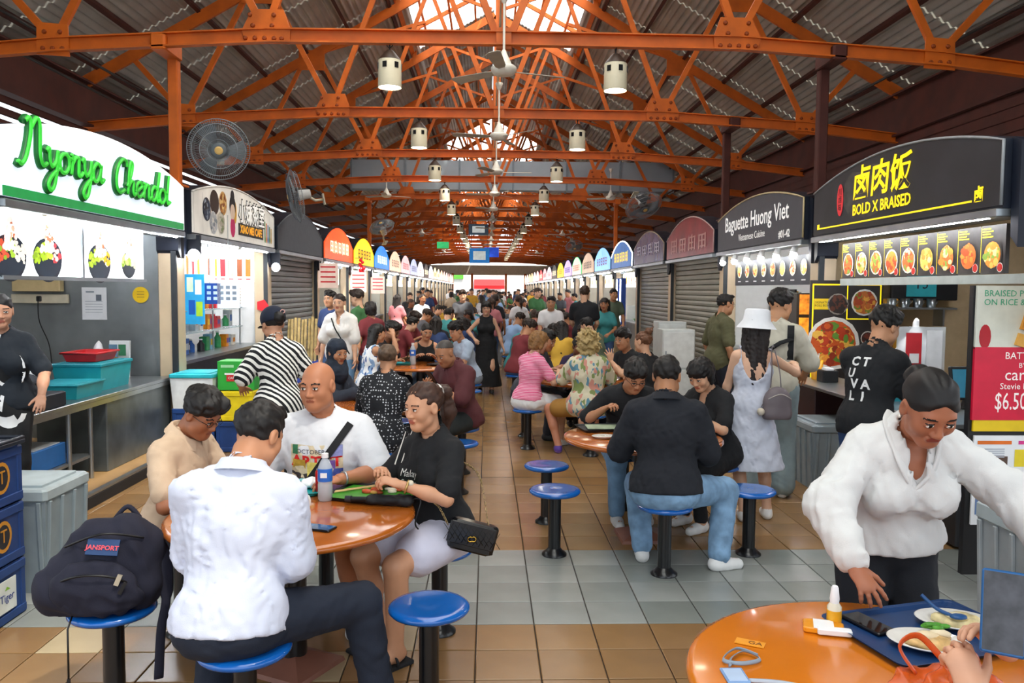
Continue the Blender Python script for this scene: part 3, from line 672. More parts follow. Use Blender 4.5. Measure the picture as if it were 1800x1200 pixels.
for nm, sx in (('left', -1), ('right', 1)):
    xe = XC+sx*6.2
    # eave girder
    b = MB(); b.box((xe, 44, 4.5), (.12, 84, .62), DARKRED); b.box((xe+sx*.02, 44, 4.2), (.3, 84, .03), DARKRED); b.box((xe, 44, 4.82), (.3, 84, .03), DARKRED); struct(b.build('eave_beam_'+nm))
    # purlins
    for k, dx in enumerate((2.1, 2.9, 3.7, 4.5, 5.3, 6.0)):
        b = MB(); b.box((XC+sx*dx, 43, zr(XC+dx)+.13), (.06, 88, .1), DARKRED, ry=sx*R(29.5)); struct(b.build('purlin_beam'))
    # corrugated sheets, ribs along the hall
    n = 6; P = []; s0, s1 = 1.8, 6.75; NW = 46
    for k in range(NW*n+1):
        d = s0+(s1-s0)*k/(NW*n); P.append((XC+sx*d, zr(XC+d)+.2+.021*math.cos(2*math.pi*k/n)))
    me = bpy.data.meshes.new('roof_sheet'); L = PITCH*.5+.04
    vs = [(x, 0, z) for x, z in P]+[(x, L, z) for x, z in P]; m = len(P)
    me.from_pydata(vs, [], [(k, k+1, m+k+1, m+k) for k in range(m-1)]); me.materials.append(ROOF); me.polygons.foreach_set('use_smooth', [True]*len(me.polygons))
    roof = struct(bpy.data.objects.new('roof_'+nm, None)); COL.objects.link(roof)
    yy = -4.2
    while yy < YEND: link('roof_sheet', me, roof, (0, yy, 0)); yy += PITCH*.5
    # monitor roof: open rafters under clear sheets in the first bays, corrugated beyond
    mon = struct(bpy.data.objects.new('monitor_roof_'+nm, None)); COL.objects.link(mon)
    P2 = [(XC+sx*(.02+2.3*k/(26*n)), 9.09-.53*(.02+2.3*k/(26*n))+.012*math.cos(2*math.pi*k/n)) for k in range(26*n+1)]; m = len(P2); me2 = bpy.data.meshes.new('monitor_sheet')
    me2.from_pydata([(x, 0, z) for x, z in P2]+[(x, L, z) for x, z in P2], [], [(k, k+1, m+k+1, m+k) for k in range(m-1)]); me2.materials.append(ROOF)
    sky_m = bpy.data.materials.get('clear_sheet')
    if not sky_m:
        sky_m = bpy.data.materials.new('clear_sheet'); sky_m.use_nodes = True; N = sky_m.node_tree.nodes; N.clear(); LK = sky_m.node_tree.links
        o_ = N.new('ShaderNodeOutputMaterial'); tr = N.new('ShaderNodeBsdfTransparent'); tl_ = N.new('ShaderNodeBsdfTranslucent'); mx = N.new('ShaderNodeMixShader'); nz = N.new('ShaderNodeTexNoise')
        rp = N.new('ShaderNodeValToRGB'); rp.color_ramp.elements[0].color = (.8, .8, .8, 1); rp.color_ramp.elements[1].color = (.95, .95, .95, 1); LK.new(nz.outputs['Fac'], rp.inputs['Fac']); LK.new(rp.outputs['Color'], mx.inputs[0])
        tl_.inputs[0].default_value = (.95, .96, .95, 1); LK.new(tr.outputs[0], mx.inputs[1]); LK.new(tl_.outputs[0], mx.inputs[2]); LK.new(mx.outputs[0], o_.inputs[0])
    me3 = me2.copy(); me3.materials.clear(); me3.materials.append(sky_m)
    yy = 3.2-PITCH*2; q = 0
    while yy < YEND:
        clear = yy < 21.5 or 33 < yy < 60
        if not (clear and yy > 14 and q % 4 == 3): link('monitor_sheet' if not clear else 'skylight_sheet', me3 if clear else me2, mon, (0, yy, 0))
        yy += PITCH*.5; q += 1
    b = MB()
    for dx in (.5, 1.1, 1.7, 2.2): b.box((XC+sx*dx, 43, 9.02-.53*dx), (.05, 80, .07), ORANGE)
    b.build('monitor_purlins', mon)['kind'] = 'stuff'
    for dz in (7.42, 7.66, 7.88): bb = MB(); bb.box((XC+sx*1.98, 43, dz), (.1, 80, .03), ORANGE, ry=sx*.6); bb.build('monitor_louver', mon)
    # louvred side wall above the stalls (daylight comes through the gaps)
    lv = struct(bpy.data.objects.new('wall_louvers_'+nm, None)); COL.objects.link(lv)
    for k in range(8 if sx < 0 else 9):
        bb = MB(); bb.box((XC+sx*6.15, 44, 3.05+k*.15), (.03, 84, .1 if sx < 0 else .16), DARKRED, ry=sx*(.4 if sx < 0 else 0)); bb.build('slat', lv)
    # back wall of the stalls
    b = MB(); b.box((XC+sx*6.2, 45, 1.5), (.1, 79, 3.0), mat('#77736c', .8, var=.2, scale=1.2)); struct(b.build('wall_'+nm))
# centre pipe, conduits
b = MB(); b.cyl((XC-.02, 3, 4.9), (XC-.02, 70, 4.9), .02, CREAM, n=8); struct(b.build('ridge_conduit_trim'))
for x, z in ((-5.0, 4.62), (-5.35, 4.45), (5.2, 4.6)):
    b = MB(); b.cyl((x, 6, z), (x, 70, z), .018, BLACK, n=6); struct(b.build('service_pipe_trim'))
# galvanised duct box across the hall
dct = thing('air_duct', 'pale blue grey metal air duct spanning the roof above the trusses', 'duct', (0, 24.6, 0))
for k in range(6):
    b = MB(); b.box((-4.05+1.6*k+.8, 0, 5.18), (1.585, .5, .86), mat('#aebbc4', .45, metal=.4, var=.12, scale=1.5), bev=.01); b.build('duct_panel', dct)
for k in range(7):
    b = MB(); b.box((-4.05+1.6*k, -.02, 5.18), (.05, .56, .92), mat('#8f9ca6', .5, metal=.4)); b.build('duct_flange', dct)
for x in (-3.6, .2, 4.9):
    b = MB(); b.cyl((x, 0, 5.6), (x, 0, min(zr(x)+.15, 8.2)), .012, BLACK, n=6); b.build('hanger_rod', dct)
# far end of the hall: pale end beam, orange posts, bright street beyond
b = MB(); b.box((.2, YEND, 3.75), (14, .3, 1.0), mat('#d8d2c4', .7)); struct(b.build('wall_end_beam'))
for x in (-3.6, -1.6, 1.9, 3.9):
    b = MB(); b.box((x, YEND-.2, 1.7), (.22, .22, 3.4), ORANGE); struct(b.build('column_end'))
b = MB(); b.box((.2, YEND+7, 3.2), (26, .3, 6.4), mat('#e9e7e2', .7)); struct(b.build('wall_street'))
aw = thing('shop_awning', 'red shop awning across the street at the far end of the hall', 'awning', (.2, YEND+6.4, 0))
b = MB(); b.prism([(-.5, 2.2), (.4, 2.9), (.4, 2.75), (-.5, 2.05)], -1.7, 1.7, mat('#c8161d', .6), axes='yz'); b.build('canopy', aw); b = MB(); b.box((0, -.5, 1.98), (3.4, .03, .3), mat('#d01c22', .6)); b.build('valance', aw)
b = MB(); b.box((-4.2, YEND+6.75, 3.3), (3, .1, .8), mat('#58a63a', .6)); tag(b.build('shop_sign'), 'green shop sign across the street at the far end', 'sign')
# structural columns by the stall line
BND0 = [5.49+PITCH*i for i in range(22)]
def column(x, y, z0, z1, label, m=ORANGE):
    t = thing('steel_post', label, 'post', (x, y, 0), 0, 'posts under the roof trusses'); b = MB(); b.box((0, 0, (z0+z1)/2), (.11, .11, z1-z0), m, bev=.012); b.build('shaft', t)
    b = MB(); b.box((0, -.2, z1-.06), (.16, .5, .16), m, bev=.02); b.build('bracket', t)
    b = MB(); b.box((0, 0, z0+.01), (.22, .18, .02), m); b.build('foot_plate', t)
column(-3.46, BND0[1], 2.91, 4.42, 'orange steel post rising behind the green lettered sign')
column(-3.46, BND0[5], 2.91, 4.42, 'orange steel post beside the yellow arched sign'); column(3.77, BND0[5], 2.91, 4.42, 'orange steel post behind the dull purple sign')
column(3.77, BND0[2], 2.91, 4.42, 'thin dark red post between the red sign and the grey lettered sign', DARKRED)
column(3.77, BND0[1], 2.91, 4.42, 'steel post behind the black sign with yellow characters', DARKRED)
# ------------------------------------------------------------------ lamps and fans under the roof
lm_proto = None
def lantern(x, y, label):
    global lm_proto
    if lm_proto is None:
        t = thing('pendant_lamp', label, 'lamp', (x, y, 0), 0, 'cream pendant lamps')
        b = MB(); b.lathe([(.122, -.34), (.125, -.33), (.122, -.06), (.118, -.05), (.112, -.06), (.112, -.33), (.122, -.34)], CREAM, n=24, caps=False); b.build('shade', t)
        b = MB(); b.lathe([(.124, -.055), (.05, .035), (.03, .05)], mat('#3a2a20', .5), n=20); b.build('cap', t)
        for a in range(6):
            b = MB(); an = a*math.pi/3+.2; b.box((.122*math.cos(an), .122*math.sin(an), -.12), (.012, .045, .06), BLACK, rz=an); b.build('vent_slot', t)
        b = MB(); b.lathe([(.105, -.332), (.108, -.325), (.02, -.31)], LAMPGLOW, n=20); b.build('diffuser', t)
        b = MB(); b.cyl((0, 0, .04), (0, 0, .13), .008, BLACK, n=6); b.tube([(.03*math.cos(a), 0, .11+.03*math.sin(a)) for a in np.linspace(0, 6.28, 10)], .006, BLACK, 5); b.build('hook', t)
        t.location.z = 4.27; lm_proto = t; return t
    return dup(lm_proto, (x, y, 4.27), random.random()*6, label)
for i, yy in enumerate(TY[:15]):
    lantern(XC-1.21, yy-.02, 'cream perforated pendant lamp, %s along the left row under the trusses' % ORD[i])
    lantern(XC+1.2, yy-.02, 'cream perforated pendant lamp, %s along the right row under the trusses' % ORD[i])
fan_proto = {}
FANW = mat('#e6e2d6', .4, var=.05)
def ceil_fan(x, y, zc, L, label, rz, grp='ceiling fans'):
    k = round(L, 2)
    if k not in fan_proto:
        t = thing('ceiling_fan', label, 'fan', (x, y, zc), rz, grp)
        b = MB(); b.lathe([(.055, .0), (.06, -.01), (.045, -.05), (.02, -.1)], FANW, n=18); b.build('canopy', t)
        b = MB(); b.cyl((0, 0, -.05), (0, 0, -L+.08), .014, FANW, n=10); b.build('rod', t)
        b = MB(); b.lathe([(.02, -L+.18), (.035, -L+.14), (.075, -L+.06), (.085, -L+.02)], FANW, n=20); b.build('motor_cover', t)
        b = MB(); b.lathe([(.06, -L-.085), (.11, -L-.07), (.135, -L-.03), (.135, -L), (.11, -L+.02), (.05, -L+.03)], FANW, n=24); b.build('motor', t)
        for q in range(3):
            a = q*2*math.pi/3; M = Matrix.Rotation(a, 3, 'Z'); b = MB()
            P = [(.12, -.03), (.2, -.055), (.66, -.075), (.7, -.04), (.7, .04), (.66, .07), (.2, .05), (.12, .03)]
            vs = [M @ V(p[0], p[1], -L-.03+p[1]*.22) for p in P]+[M @ V(p[0], p[1], -L-.036+p[1]*.22) for p in P]; n = len(P)
            b.raw(vs, [tuple(range(n)), tuple(range(2*n-1, n-1, -1))]+[(i, n+i, n+(i+1) % n, (i+1) % n) for i in range(n)], mat('#b9b3a6', .5)); b.build('blade', t)
        fan_proto[k] = t; return t
    return dup(fan_proto[k], (x, y, zc), rz, label)
for i, yy in enumerate(TY[:13]):
    ceil_fan(XC-.0, yy-.16, 4.88, .76, 'cream ceiling fan on a rod over the aisle, %s from the front' % ORD[i], .35+i*.9)
for x, y, z, l in ((-2.75, 22.2, 5.1, 'left'), (3.35, 22.2, 5.1, 'right')): ceil_fan(x, y, z, .76, 'side ceiling fan hanging in front of the %s end of the air duct' % l, .5)
for x, y, l in ((-3.0, 37., 'left'), (3.4, 37., 'right'), (-3., 56, 'far left'), (3.4, 56, 'far right')): ceil_fan(x, y, 5.1, .76, 'side ceiling fan in the %s half of the rear roof' % l, 1.2)
ceil_fan(-1.45, 3.9, 5.05, .95, 'out of focus ceiling fan at the top left edge of the picture', .2)
ceil_fan(1.75, 5.0, 4.98, .76, 'white ceiling fan cut by the top right edge of the picture', .4)
# wall fans
WF = mat('#8d949a', .45, metal=.4); WFD = mat('#5e666c', .6)
def wall_fan(loc, rx, rz, label, r=.33):
    t = thing('wall_fan', label, 'fan', loc, rz, 'wall fans'); t.rotation_euler = (rx, 0, rz)   # faces local -Y
    b = MB()
    for yo, rr in ((-.09, .35), (-.085, .6), (-.06, .85), (0, 1.), (.06, .9)):
        b.tube([(r*rr*math.cos(a), yo, r*rr*math.sin(a)) for a in np.linspace(0, 2*math.pi, 32, endpoint=False)], .005, WF, 5, closed=True)
    b.build('grille_ring', t)['kind'] = 'stuff'
    b = MB()
    for a in np.linspace(0, 2*math.pi, 84, endpoint=False):
        c, s = math.cos(a), math.sin(a); b.tube([(.07*c, -.1, .07*s), (r*.6*c, -.087, r*.6*s), (r*c, 0, r*s), (r*.75*c, .08, r*.75*s)], .003, WF, 3)
    b.build('grille_wires', t)['kind'] = 'stuff'
    b = MB(); M = Matrix.Rotation(R(90), 3, 'X'); b.lathe([(.085, .095), (.085, .105), (.06, .115), (.02, .118)], WFD, n=20, M=M); b.lathe([(.045, .116), (.03, .124)], mat('#d9b36a', .5), n=14, M=M); b.build('badge', t)
    for q in range(3):
        b = MB(); a0 = q*2.094; vs = []
        for rr, da, yo in ((.06, -.3, -.02), (.06, .3, .03), (r*.86, .42, .04), (r*.9, .0, .0), (r*.8, -.42, -.04)): vs.append((rr*math.cos(a0+da), yo, rr*math.sin(a0+da)))
        b.raw(vs+[(x, y_+.004, z) for x, y_, z in vs], [(0, 1, 2, 3, 4), (9, 8, 7, 6, 5)], mat('#6f767c', .4), True); b.build('blade', t)
    b = MB(); b.cyl((0, .05, 0), (0, .24, 0), .085, mat('#cfd2d0', .45), .07, n=18); b.build('motor', t)
    b = MB(); b.tube([(0, .2, -.04), (0, .3, -.12), (0, .42, -.12)], .022, mat('#b9b29c', .5), 8); b.box((0, .43, -.12), (.12, .02, .18), mat('#b9b29c', .5)); b.build('bracket', t)
    return t
wall_fan((-2.98, 9.15, 3.32), .25, R(18), 'round grey wall fan between the green lettered sign and the cafe sign')
wall_fan((-3.05, 13.0, 3.25), .2, R(-70), 'dark round fan seen edge on above the unlit grey sign', .42)
wall_fan((-2.75, 21.2, 3.4), -.9, R(-20), 'wall fan tilted down above the blue arched sign')
wall_fan((3.15, 16.4, 3.5), .9, R(20), 'wall fan tilted face down above the dull purple sign', .38)
wall_fan((3.2, 30.0, 3.4), .9, R(10), 'small wall fan above the distant right hand signs')
# hanging signs in the middle distance
def hung_sign(name, loc, w_, h_, m, label, top):
    t = thing(name, label, 'sign', loc); b = MB(); b.box((0, 0, 0), (w_, .12, h_), m, bev=.02); b.build('panel', t)
    b = MB(); b.box((0, -.065, 0), (w_*.62, .01, h_*.6), mat('#cfd8d6', .5, emit=.4)); b.build('face_print', t)
    for s in (-1, 1): b = MB(); b.cyl((s*w_*.4, 0, h_/2), (s*w_*.4, 0, top-loc[2]), .008, BLACK, n=5); b.build('wire', t)
    return t
s_ = hung_sign('hanging_sign', (-.35, 34.53, 3.22), .85, .62, mat('#1f6fb4', .4, emit=.5), 'blue hanging notice board over the aisle in the distance', 4.42)
hung_sign('hanging_sign', (-.35, 30.85, 4.05), .75, .4, mat('#5b7f9c', .4), 'small grey blue screen hung under the rear trusses', 4.42)
t = thing('exit_sign', 'green lit exit sign hung in the distance left of the aisle', 'sign', (-1.9, 34.53, 3.65)); b = MB(); b.box((0, 0, 0), (.5, .1, .28), mat('#2f9a5b', .4, emit=1.), bev=.02); b.build('box', t); b = MB(); b.cyl((0, 0, .14), (0, 0, .75), .01, BLACK, n=5); b.build('rod', t)
t = thing('number_sign', 'small blue number sign hung by the aisle fans', 'sign', (.2, 41.89, 3.7)); b = MB(); b.box((0, 0, 0), (.75, .08, .5), mat('#2346b8', .4, emit=.5), bev=.02); b.build('box', t); b = MB(); b.cyl((0, 0, .25), (0, 0, .75), .01, BLACK, n=5); b.build('rod', t)
# ------------------------------------------------------------------ stalls (local frame: x = reading direction, y = away from the aisle, z up)
def at(side, ym): return ((XL if side < 0 else XR), ym, 0), (math.pi/2 if side < 0 else -math.pi/2)
def disc(b, x, z, r, m, y=-.004, sx=1., n=16, sz=1., a0=0, a1=2*math.pi):
    P = [(x+r*sx*math.cos(a0+(a1-a0)*i/n), y, z+r*sz*math.sin(a0+(a1-a0)*i/n)) for i in range(n+(a1-a0 < 6.2))]
    b.raw(P, [tuple(range(len(P)))], m)
def rect(b, x0, x1, z0, z1, m, y=-.003): b.raw([(x0, y, z0), (x1, y, z0), (x1, y, z1), (x0, y, z1)], [(0, 1, 2, 3)], m)
def food(b, x, z, r, pal, rnd, rim='#e9e6e0', e=0., y=-.004, sx=1.):
    em = dict(var=.1, scale=40, emit=e)
    disc(b, x, z, r, mat(rim, .4, **em), y, sx); disc(b, x, z, r*.86, mat(pal[0], .5, **em), y-.001, sx)
    for k in range(int(16+r*260)):
        a = rnd.random()*6.28; d = r*.72*math.sqrt(rnd.random()); disc(b, x+sx*d*math.cos(a), z+d*math.sin(a), min(r*.24, .012+r*.1)*(.5+.9*rnd.random()), mat(rnd.choice(pal), .5, **em), y-.002-.00004*k, sx*(.5+1.1*rnd.random()), n=7, a0=rnd.random(), a1=rnd.random()+6.)
def arch(W, z0, ze, zp, n=18):
    return [(-W/2, z0), (W/2, z0)]+[(W/2-W*i/n, ze+(zp-ze)*(1-(1-2*i/n)**2)) for i in range(n+1)]
def sign(side, ym, W, face, label, rim=NAVY, body=NAVY, z0=2.42, ze=2.88, zp=3.09, tray=True, name='stall_sign', base=None):
    loc, rz = at(side, ym); t = thing(name, label, 'sign', loc, rz, 'arched stall signs')
    b = MB(); b.prism(arch(W, z0-.02, ze+.01, zp+.015), .012, .3, body); b.build('sign_box', t)
    b = MB(); b.prism(arch(W-.03, z0, ze, zp), -.006, .012, face); b.build('face', t)
    b = MB(); A = arch(W, z0, ze, zp)[1:]; b.tube([(p[0], -.004, p[1]) for p in A], .012, rim, 6); b.build('rim', t)
    if tray:
        b = MB(); b.box((0, .1, z0-.05), (W, .26, .06), BRUSH, bev=.01); b.build('light_tray', t)
    for s in (-1, 1):
        b = MB(); b.prism([(s*W/2, 2.9), (s*(W/2+.1), 2.86), (s*(W/2+.1), 2.12), (s*(W/2+.02), 2.2)][::s], .06, .3, mat('#141b2b', .5)); b.build('side_bracket', t)
    return t
def tube_light(side, ym, xs, z, y, L, label, grp='fluorescent tubes under the signs'):
    loc, rz = at(side, ym); t = thing('tube_light', label, 'light', loc, rz, grp)
    b = MB(); b.cyl((xs-L/2, y, z), (xs+L/2, y, z), .017, TUBE, n=8); b.build('tube', t)
    b = MB(); b.box((xs, y+.012, z+.03), (L+.04, .05, .035), WHITE, bev=.006); b.build('batten', t)
    for s in (-1, 1): b = MB(); b.cyl((xs+s*(L/2+.025), y, z), (xs+s*L/2, y, z), .02, CREAM, n=8); b.build('end_cap', t)
    return t
def shell(side, y0, y1, wallm, backm, depth=2.4, nm=''):
    """pillar, partition, ceiling and back of one stall, local origin at y0's end"""
    ym = (y0+y1)/2; loc, rz = at(side, ym); W = y1-y0
    for s in ((1,) if side < 0 else (-1,)):
        xx = s*W/2
        b = MB(); b.box((xx, .2, 1.3), (.26, .2, 2.4), BEIGE, bev=.01); b.box((xx-s*.14, .12, 1.3), (.03, .06, 2.4), mat('#2c3034', .5)); struct(b.build('stall_pillar_trim', None, loc, rz))
        b = MB(); b.box((xx, .3+depth/2, 1.55), (.06, depth, 2.9), wallm); struct(b.build('stall_partition_wall', None, loc, rz))
    b = MB(); b.box((0, .3+depth/2, 2.72), (W-.06, depth, .08), mat('#d9dad6', .7)); struct(b.build('stall_ceiling', None, loc, rz))
    b = MB(); b.box((0, .3+depth, 1.4), (W-.06, .06, 2.6), backm); struct(b.build('stall_back_wall', None, loc, rz))
SSW = mat('#a9b1b5', .38, metal=.75, var=.25, scale=2.2); WARMW = mat('#d8d2c2', .6, var=.1, scale=2)
def shutter(side, ym, W, label, m=SHUT):
    loc, rz = at(side, ym); t = thing('roller_shutter', label, 'shutter', loc, rz, 'closed roller shutters')
    for k in range(24):
        b = MB(); z = .12+k*.094; b.prism([(.20, z), (.20, z+.086), (.19, z+.08), (.183, z+.045), (.19, z+.008)], -W/2, W/2, m, axes='yz'); b.build('slat', t)
    b = MB(); b.box((0, .22, 2.38), (W, .16, .1), m); b.build('shutter_box', t)
    b = MB(); b.box((0, .18, .13), (W, .05, .06), mat('#5e6468', .5)); b.box((0, .165, .3), (.16, .02, .03), BLACK); b.build('bottom_rail', t)
    return t
BND = [5.49+PITCH*i for i in range(22)]
# generic far stalls ------------------------------------------------
SL = {3: ('#ee4a17', 'orange red'), 4: ('#f6c414', 'yellow'), 5: ('#1477d2', 'bright blue'), 6: ('#e2bda0', 'cream and orange'), 7: ('#e2aeb0', 'dusty pink'), 8: ('#9fa8c8', 'bluish white'), 9: ('#ecdfe6', 'pale'), 10: ('#2a2326', 'dark'), 11: ('#efe9ef', 'white'), 12: ('#f0d7a2', 'warm yellow'), 13: ('#f2dcb4', 'straw'), 14: ('#eec3a5', 'peach'), 15: ('#e8b9ad', 'salmon'), 16: ('#e4d0c4', 'sand'), 17: ('#d79c92', 'rose'), 18: ('#e6ddd8', 'ivory'), 19: ('#e6b8a0', 'apricot')}
SR = {4: ('#1c4f86', 'deep blue neon edged'), 5: ('#7fb4ea', 'light blue'), 6: ('#b59a84', 'tan brown'), 7: ('#dcc9b2', 'pale green edged'), 8: ('#b79fdc', 'lilac'), 9: ('#f2cf25', 'yellow'), 10: ('#26262c', 'dark'), 11: ('#d8c3c8', 'greyish pink'), 12: ('#d9a7ab', 'rose'), 13: ('#b93a40', 'crimson'), 14: ('#eab9b5', 'salmon'), 15: ('#eedfe6', 'pale pink'), 16: ('#f0c89a', 'peach'), 17: ('#f0dd9f', 'straw'), 18: ('#e8cfd0', 'blush'), 19: ('#efd6b4', 'sand')}
def pseudo(t, W, col, z0, z1, n, rnd, e=0.):
    """rows of brush-like character strokes too far away to read"""
    b = MB(); m = mat(col, .4, emit=e, var=.05)
    for k in range(n):
        cx = -W*.4+W*.8*(k+.5)/n; h_ = (z1-z0); w_ = W*.8/n*.7
        for q in range(3): rect(b, cx-w_/2+w_*q/2.4, cx-w_/2+w_*q/2.4+w_*.16, z0+h_*.1*rnd.random(), z1-h_*.2*rnd.random(), m, -.012)
        for q in range(3): zz = z0+h_*(.15+.32*q); rect(b, cx-w_/2, cx+w_*(.2+.3*rnd.random()), zz, zz+h_*.09, m, -.0122)
    o = b.build('lettering', t); return o
def far_stall(side, i):
    y0, y1 = BND[i], BND[i+1]; ym = (y0+y1)/2; W = PITCH-.26; rnd = random.Random(i*7+side); hexc, nm = (SL if side < 0 else SR)[i]; sn = 'left' if side < 0 else 'right'
    lum = sum(int(hexc[k:k+2], 16) for k in (1, 3, 5))/765; lit = 1.1 if i not in (10,) else .0
    rim = GLOW if (side > 0 and i in (4,)) else mat('#3fd07a', .4, emit=2.) if (side > 0 and i == 7) else mat(hexc, .4, emit=1.)
    t = sign(side, ym, W, mat(hexc, .35, var=.18, scale=2.5, emit=lit), '%s arched stall sign, %s along the %s side' % (nm, ORD[i], sn), rim=rim, ze=2.74, zp=3.12)
    inkc = '#fff3d0' if lum < .55 else ('#c02a20' if i % 2 else '#3a2a30')
    if side > 0 and i == 4: inkc = '#f6d021'
    if i < 14: pseudo(t, W*.85, inkc, 2.55, 2.84, 5, rnd, .9 if lum < .55 else 0.)
    shell(side, y0, y1, WARMW, mat(rnd.choice(['#e9e6de', '#dfe6ea', '#e8dfc8']), .6, var=.1, scale=1.5))
    tube_light(side, ym, 0, 2.33, .06, 2.9, 'white tube lamp beneath the %s sign on the %s side' % (nm, sn))
    loc, rz = at(side, ym)
    if i < 16:
        c = thing('stall_counter', 'stall counter under the %s sign on the %s side' % (nm, sn), 'counter', loc, rz, 'stall counters'); b = MB(); b.box((0, .55, .5), (W-.1, .5, .8), BRUSH, bev=.01); b.build('body', c); b = MB(); b.box((0, .5, .92), (W-.06, .64, .04), STEEL, bev=.008); b.build('worktop', c)
        if i < 10:
            b = MB(); b.box((.2, .5, 1.16), (1.6, .4, .42), mat('#cfe2e6', .1, alpha=.25, var=.02)); b.build('display_glass', c)
            for k in range(6): b = MB(); b.lathe([(.08, .95), (.11, 1.02), (.1, 1.02), (.07, .97)], mat(rnd.choice(['#c98a3c', '#d9d3c6', '#8f3a1e', '#4f7d35']), .6), (-.4+.24*k, .5, 0), n=12); b.build('food_tray', c)
    m = thing('menu_board', 'lit menu board under the %s sign on the %s side' % (nm, sn), 'menu', loc, rz, 'lit menu boards'); b = MB(); z0 = 1.88; b.box((.1, .3, z0+.2), (2.6, .05, .4), mat('#f5efe2', .4, var=.05, emit=1.6), bev=.006); b.build('panel', m)
    for s in (-1, 1): b = MB(); b.box((.1+s*1.1, .24, z0+.45), (.04, .16, .14), BRUSH); b.build('hanger', m)
    if i < 12:
        b = MB()
        for k in range(7): food(b, -1.0+.37*k, z0+.2, .14, [rnd.choice(['#c9742a', '#a53a1c', '#e0b25a', '#6f9a3c', '#d9c9a8']) for _ in range(4)], rnd, e=.5, y=.268)
        b.build('food_print', m)
    if rnd.random() < .75 and i < 14:
        b = MB(); u = thing('fridge_panel', 'tall lit drinks panel behind the %s sign, %s side' % (nm, sn), 'fridge', loc, rz); b.box((rnd.uniform(-.8, .8), 1.8, 1.1), (1.2, .5, 2.), mat(rnd.choice(['#dfe9f2', '#f2efe6', '#cfe0ea']), .4, emit=.6), bev=.02); b.build('cabinet', u)
        b = MB()
        for k in range(4): b.box((0, 1.5, .3+.45*k), (1.1, .03, .03), BRUSH)
        b.build('shelf_edges', u)['kind'] = 'stuff'
for i in range(3, 20): far_stall(-1, i)
for i in range(4, 20): far_stall(1, i)
# unlit closed stalls ----------------------------------------------
ym = (BND[2]+BND[3])/2; W = PITCH-.26
sign(-1, ym, W, mat('#4a5058', .6, var=.1), 'plain unlit dark grey arched sign above a closed shutter', rim=mat('#5d636b'), ze=2.76, zp=3.12); shell(-1, BND[2], BND[3], WARMW, WARMW); shutter(-1, ym, PITCH-.3, 'closed grey roller shutter under the plain dark grey sign')
t = sign(1, ym, W, mat('#8e1f2b', .3, var=.35, scale=3), 'unlit dark red arched sign with faded characters', rim=mat('#c9a9a4', .4), ze=2.78, zp=3.12); pseudo(t, W, '#c08a84', 2.5, 2.8, 4, random.Random(3)); shell(1, BND[2], BND[3], WARMW, WARMW); shutter(1, ym, PITCH-.3, 'closed grey roller shutter under the dark red sign', mat('#9a9a8c', .45, metal=.35, var=.15, scale=2))
ym = (BND[3]+BND[4])/2
t = sign(1, ym, W, mat('#5c5478', .25, var=.3, scale=3), 'unlit dull purple arched sign beside the red one', rim=mat('#b7a58c', .4), ze=2.78, zp=3.12); pseudo(t, W, '#a9a3b8', 2.6, 2.86, 4, random.Random(5)); shell(1, BND[3], BND[4], WARMW, WARMW); shutter(1, ym, PITCH-.3, 'closed grey roller shutter under the dull purple sign', mat('#9c9e96', .45, metal=.35, var=.15, scale=2))
# ---- first left stall: green script sign -------------------------
YM0 = (BND[0]+BND[1])/2; W0 = PITCH-.36
t = sign(-1, YM0, W0, mat('#dcebf8', .4, var=.1, scale=1.5, emit=.62), 'white lit arched sign with green script lettering Nyonya Chendol', rim=mat('#f4f8fa', .4, emit=.6))
b = MB(); b.box((0, -.012, 2.455), (W0-.04, .012, .07), mat('#1f9a4d', .4, emit=.25)); b.build('green_stripe', t)
SCRIPT = {'N': ([[(.0, .05), (.12, .0), (.25, .25), (.34, .85), (.28, 1.2), (.16, 1.1)], [(.34, .95), (.5, 1.25), (.62, 1.15), (.66, .8), (.7, .35), (.82, .1), (.96, .18)]], 1.02),
          'y': ([[(.0, .5), (.08, .6), (.12, .3), (.22, .14), (.36, .3), (.4, .6)], [(.4, .6), (.4, .1), (.34, -.35), (.22, -.5), (.12, -.36), (.25, -.1), (.5, .14)]], .5),
          'o': ([[(.3, .58), (.12, .52), (.04, .3), (.12, .08), (.28, .06), (.4, .25), (.36, .48), (.26, .58), (.4, .5), (.54, .46)]], .5),
          'n': ([[(.02, .56), (.06, .6), (.08, .35), (.06, .06)], [(.08, .35), (.2, .56), (.32, .56), (.34, .3), (.36, .1), (.46, .1), (.54, .2)]], .52),
          'a': ([[(.38, .5), (.22, .6), (.06, .4), (.08, .12), (.22, .06), (.34, .25), (.4, .56)], [(.4, .56), (.38, .2), (.46, .07), (.56, .18)]], .54),
          'C': ([[(.52, 1.0), (.46, 1.2), (.28, 1.2), (.08, .9), (.02, .5), (.08, .16), (.26, .03), (.46, .16)]], .62),
          'h': ([[(.02, .3), (.2, .8), (.24, 1.15), (.14, 1.2), (.08, .8), (.07, .05)], [(.08, .3), (.22, .54), (.34, .5), (.34, .2), (.42, .07), (.52, .18)]], .5),
          'e': ([[(.02, .2), (.2, .32), (.34, .46), (.26, .6), (.1, .5), (.06, .25), (.18, .06), (.34, .1), (.48, .24)]], .46),
          'd': ([[(.36, .5), (.2, .6), (.05, .38), (.08, .1), (.22, .07), (.34, .3), (.44, .9), (.46, 1.2)], [(.46, 1.2), (.38, .5), (.4, .1), (.5, .08), (.58, .18)]], .54),
          'l': ([[(.12, 1.2), (.1, .8), (.08, .3), (.14, .07), (.3, .16)]], .3)}
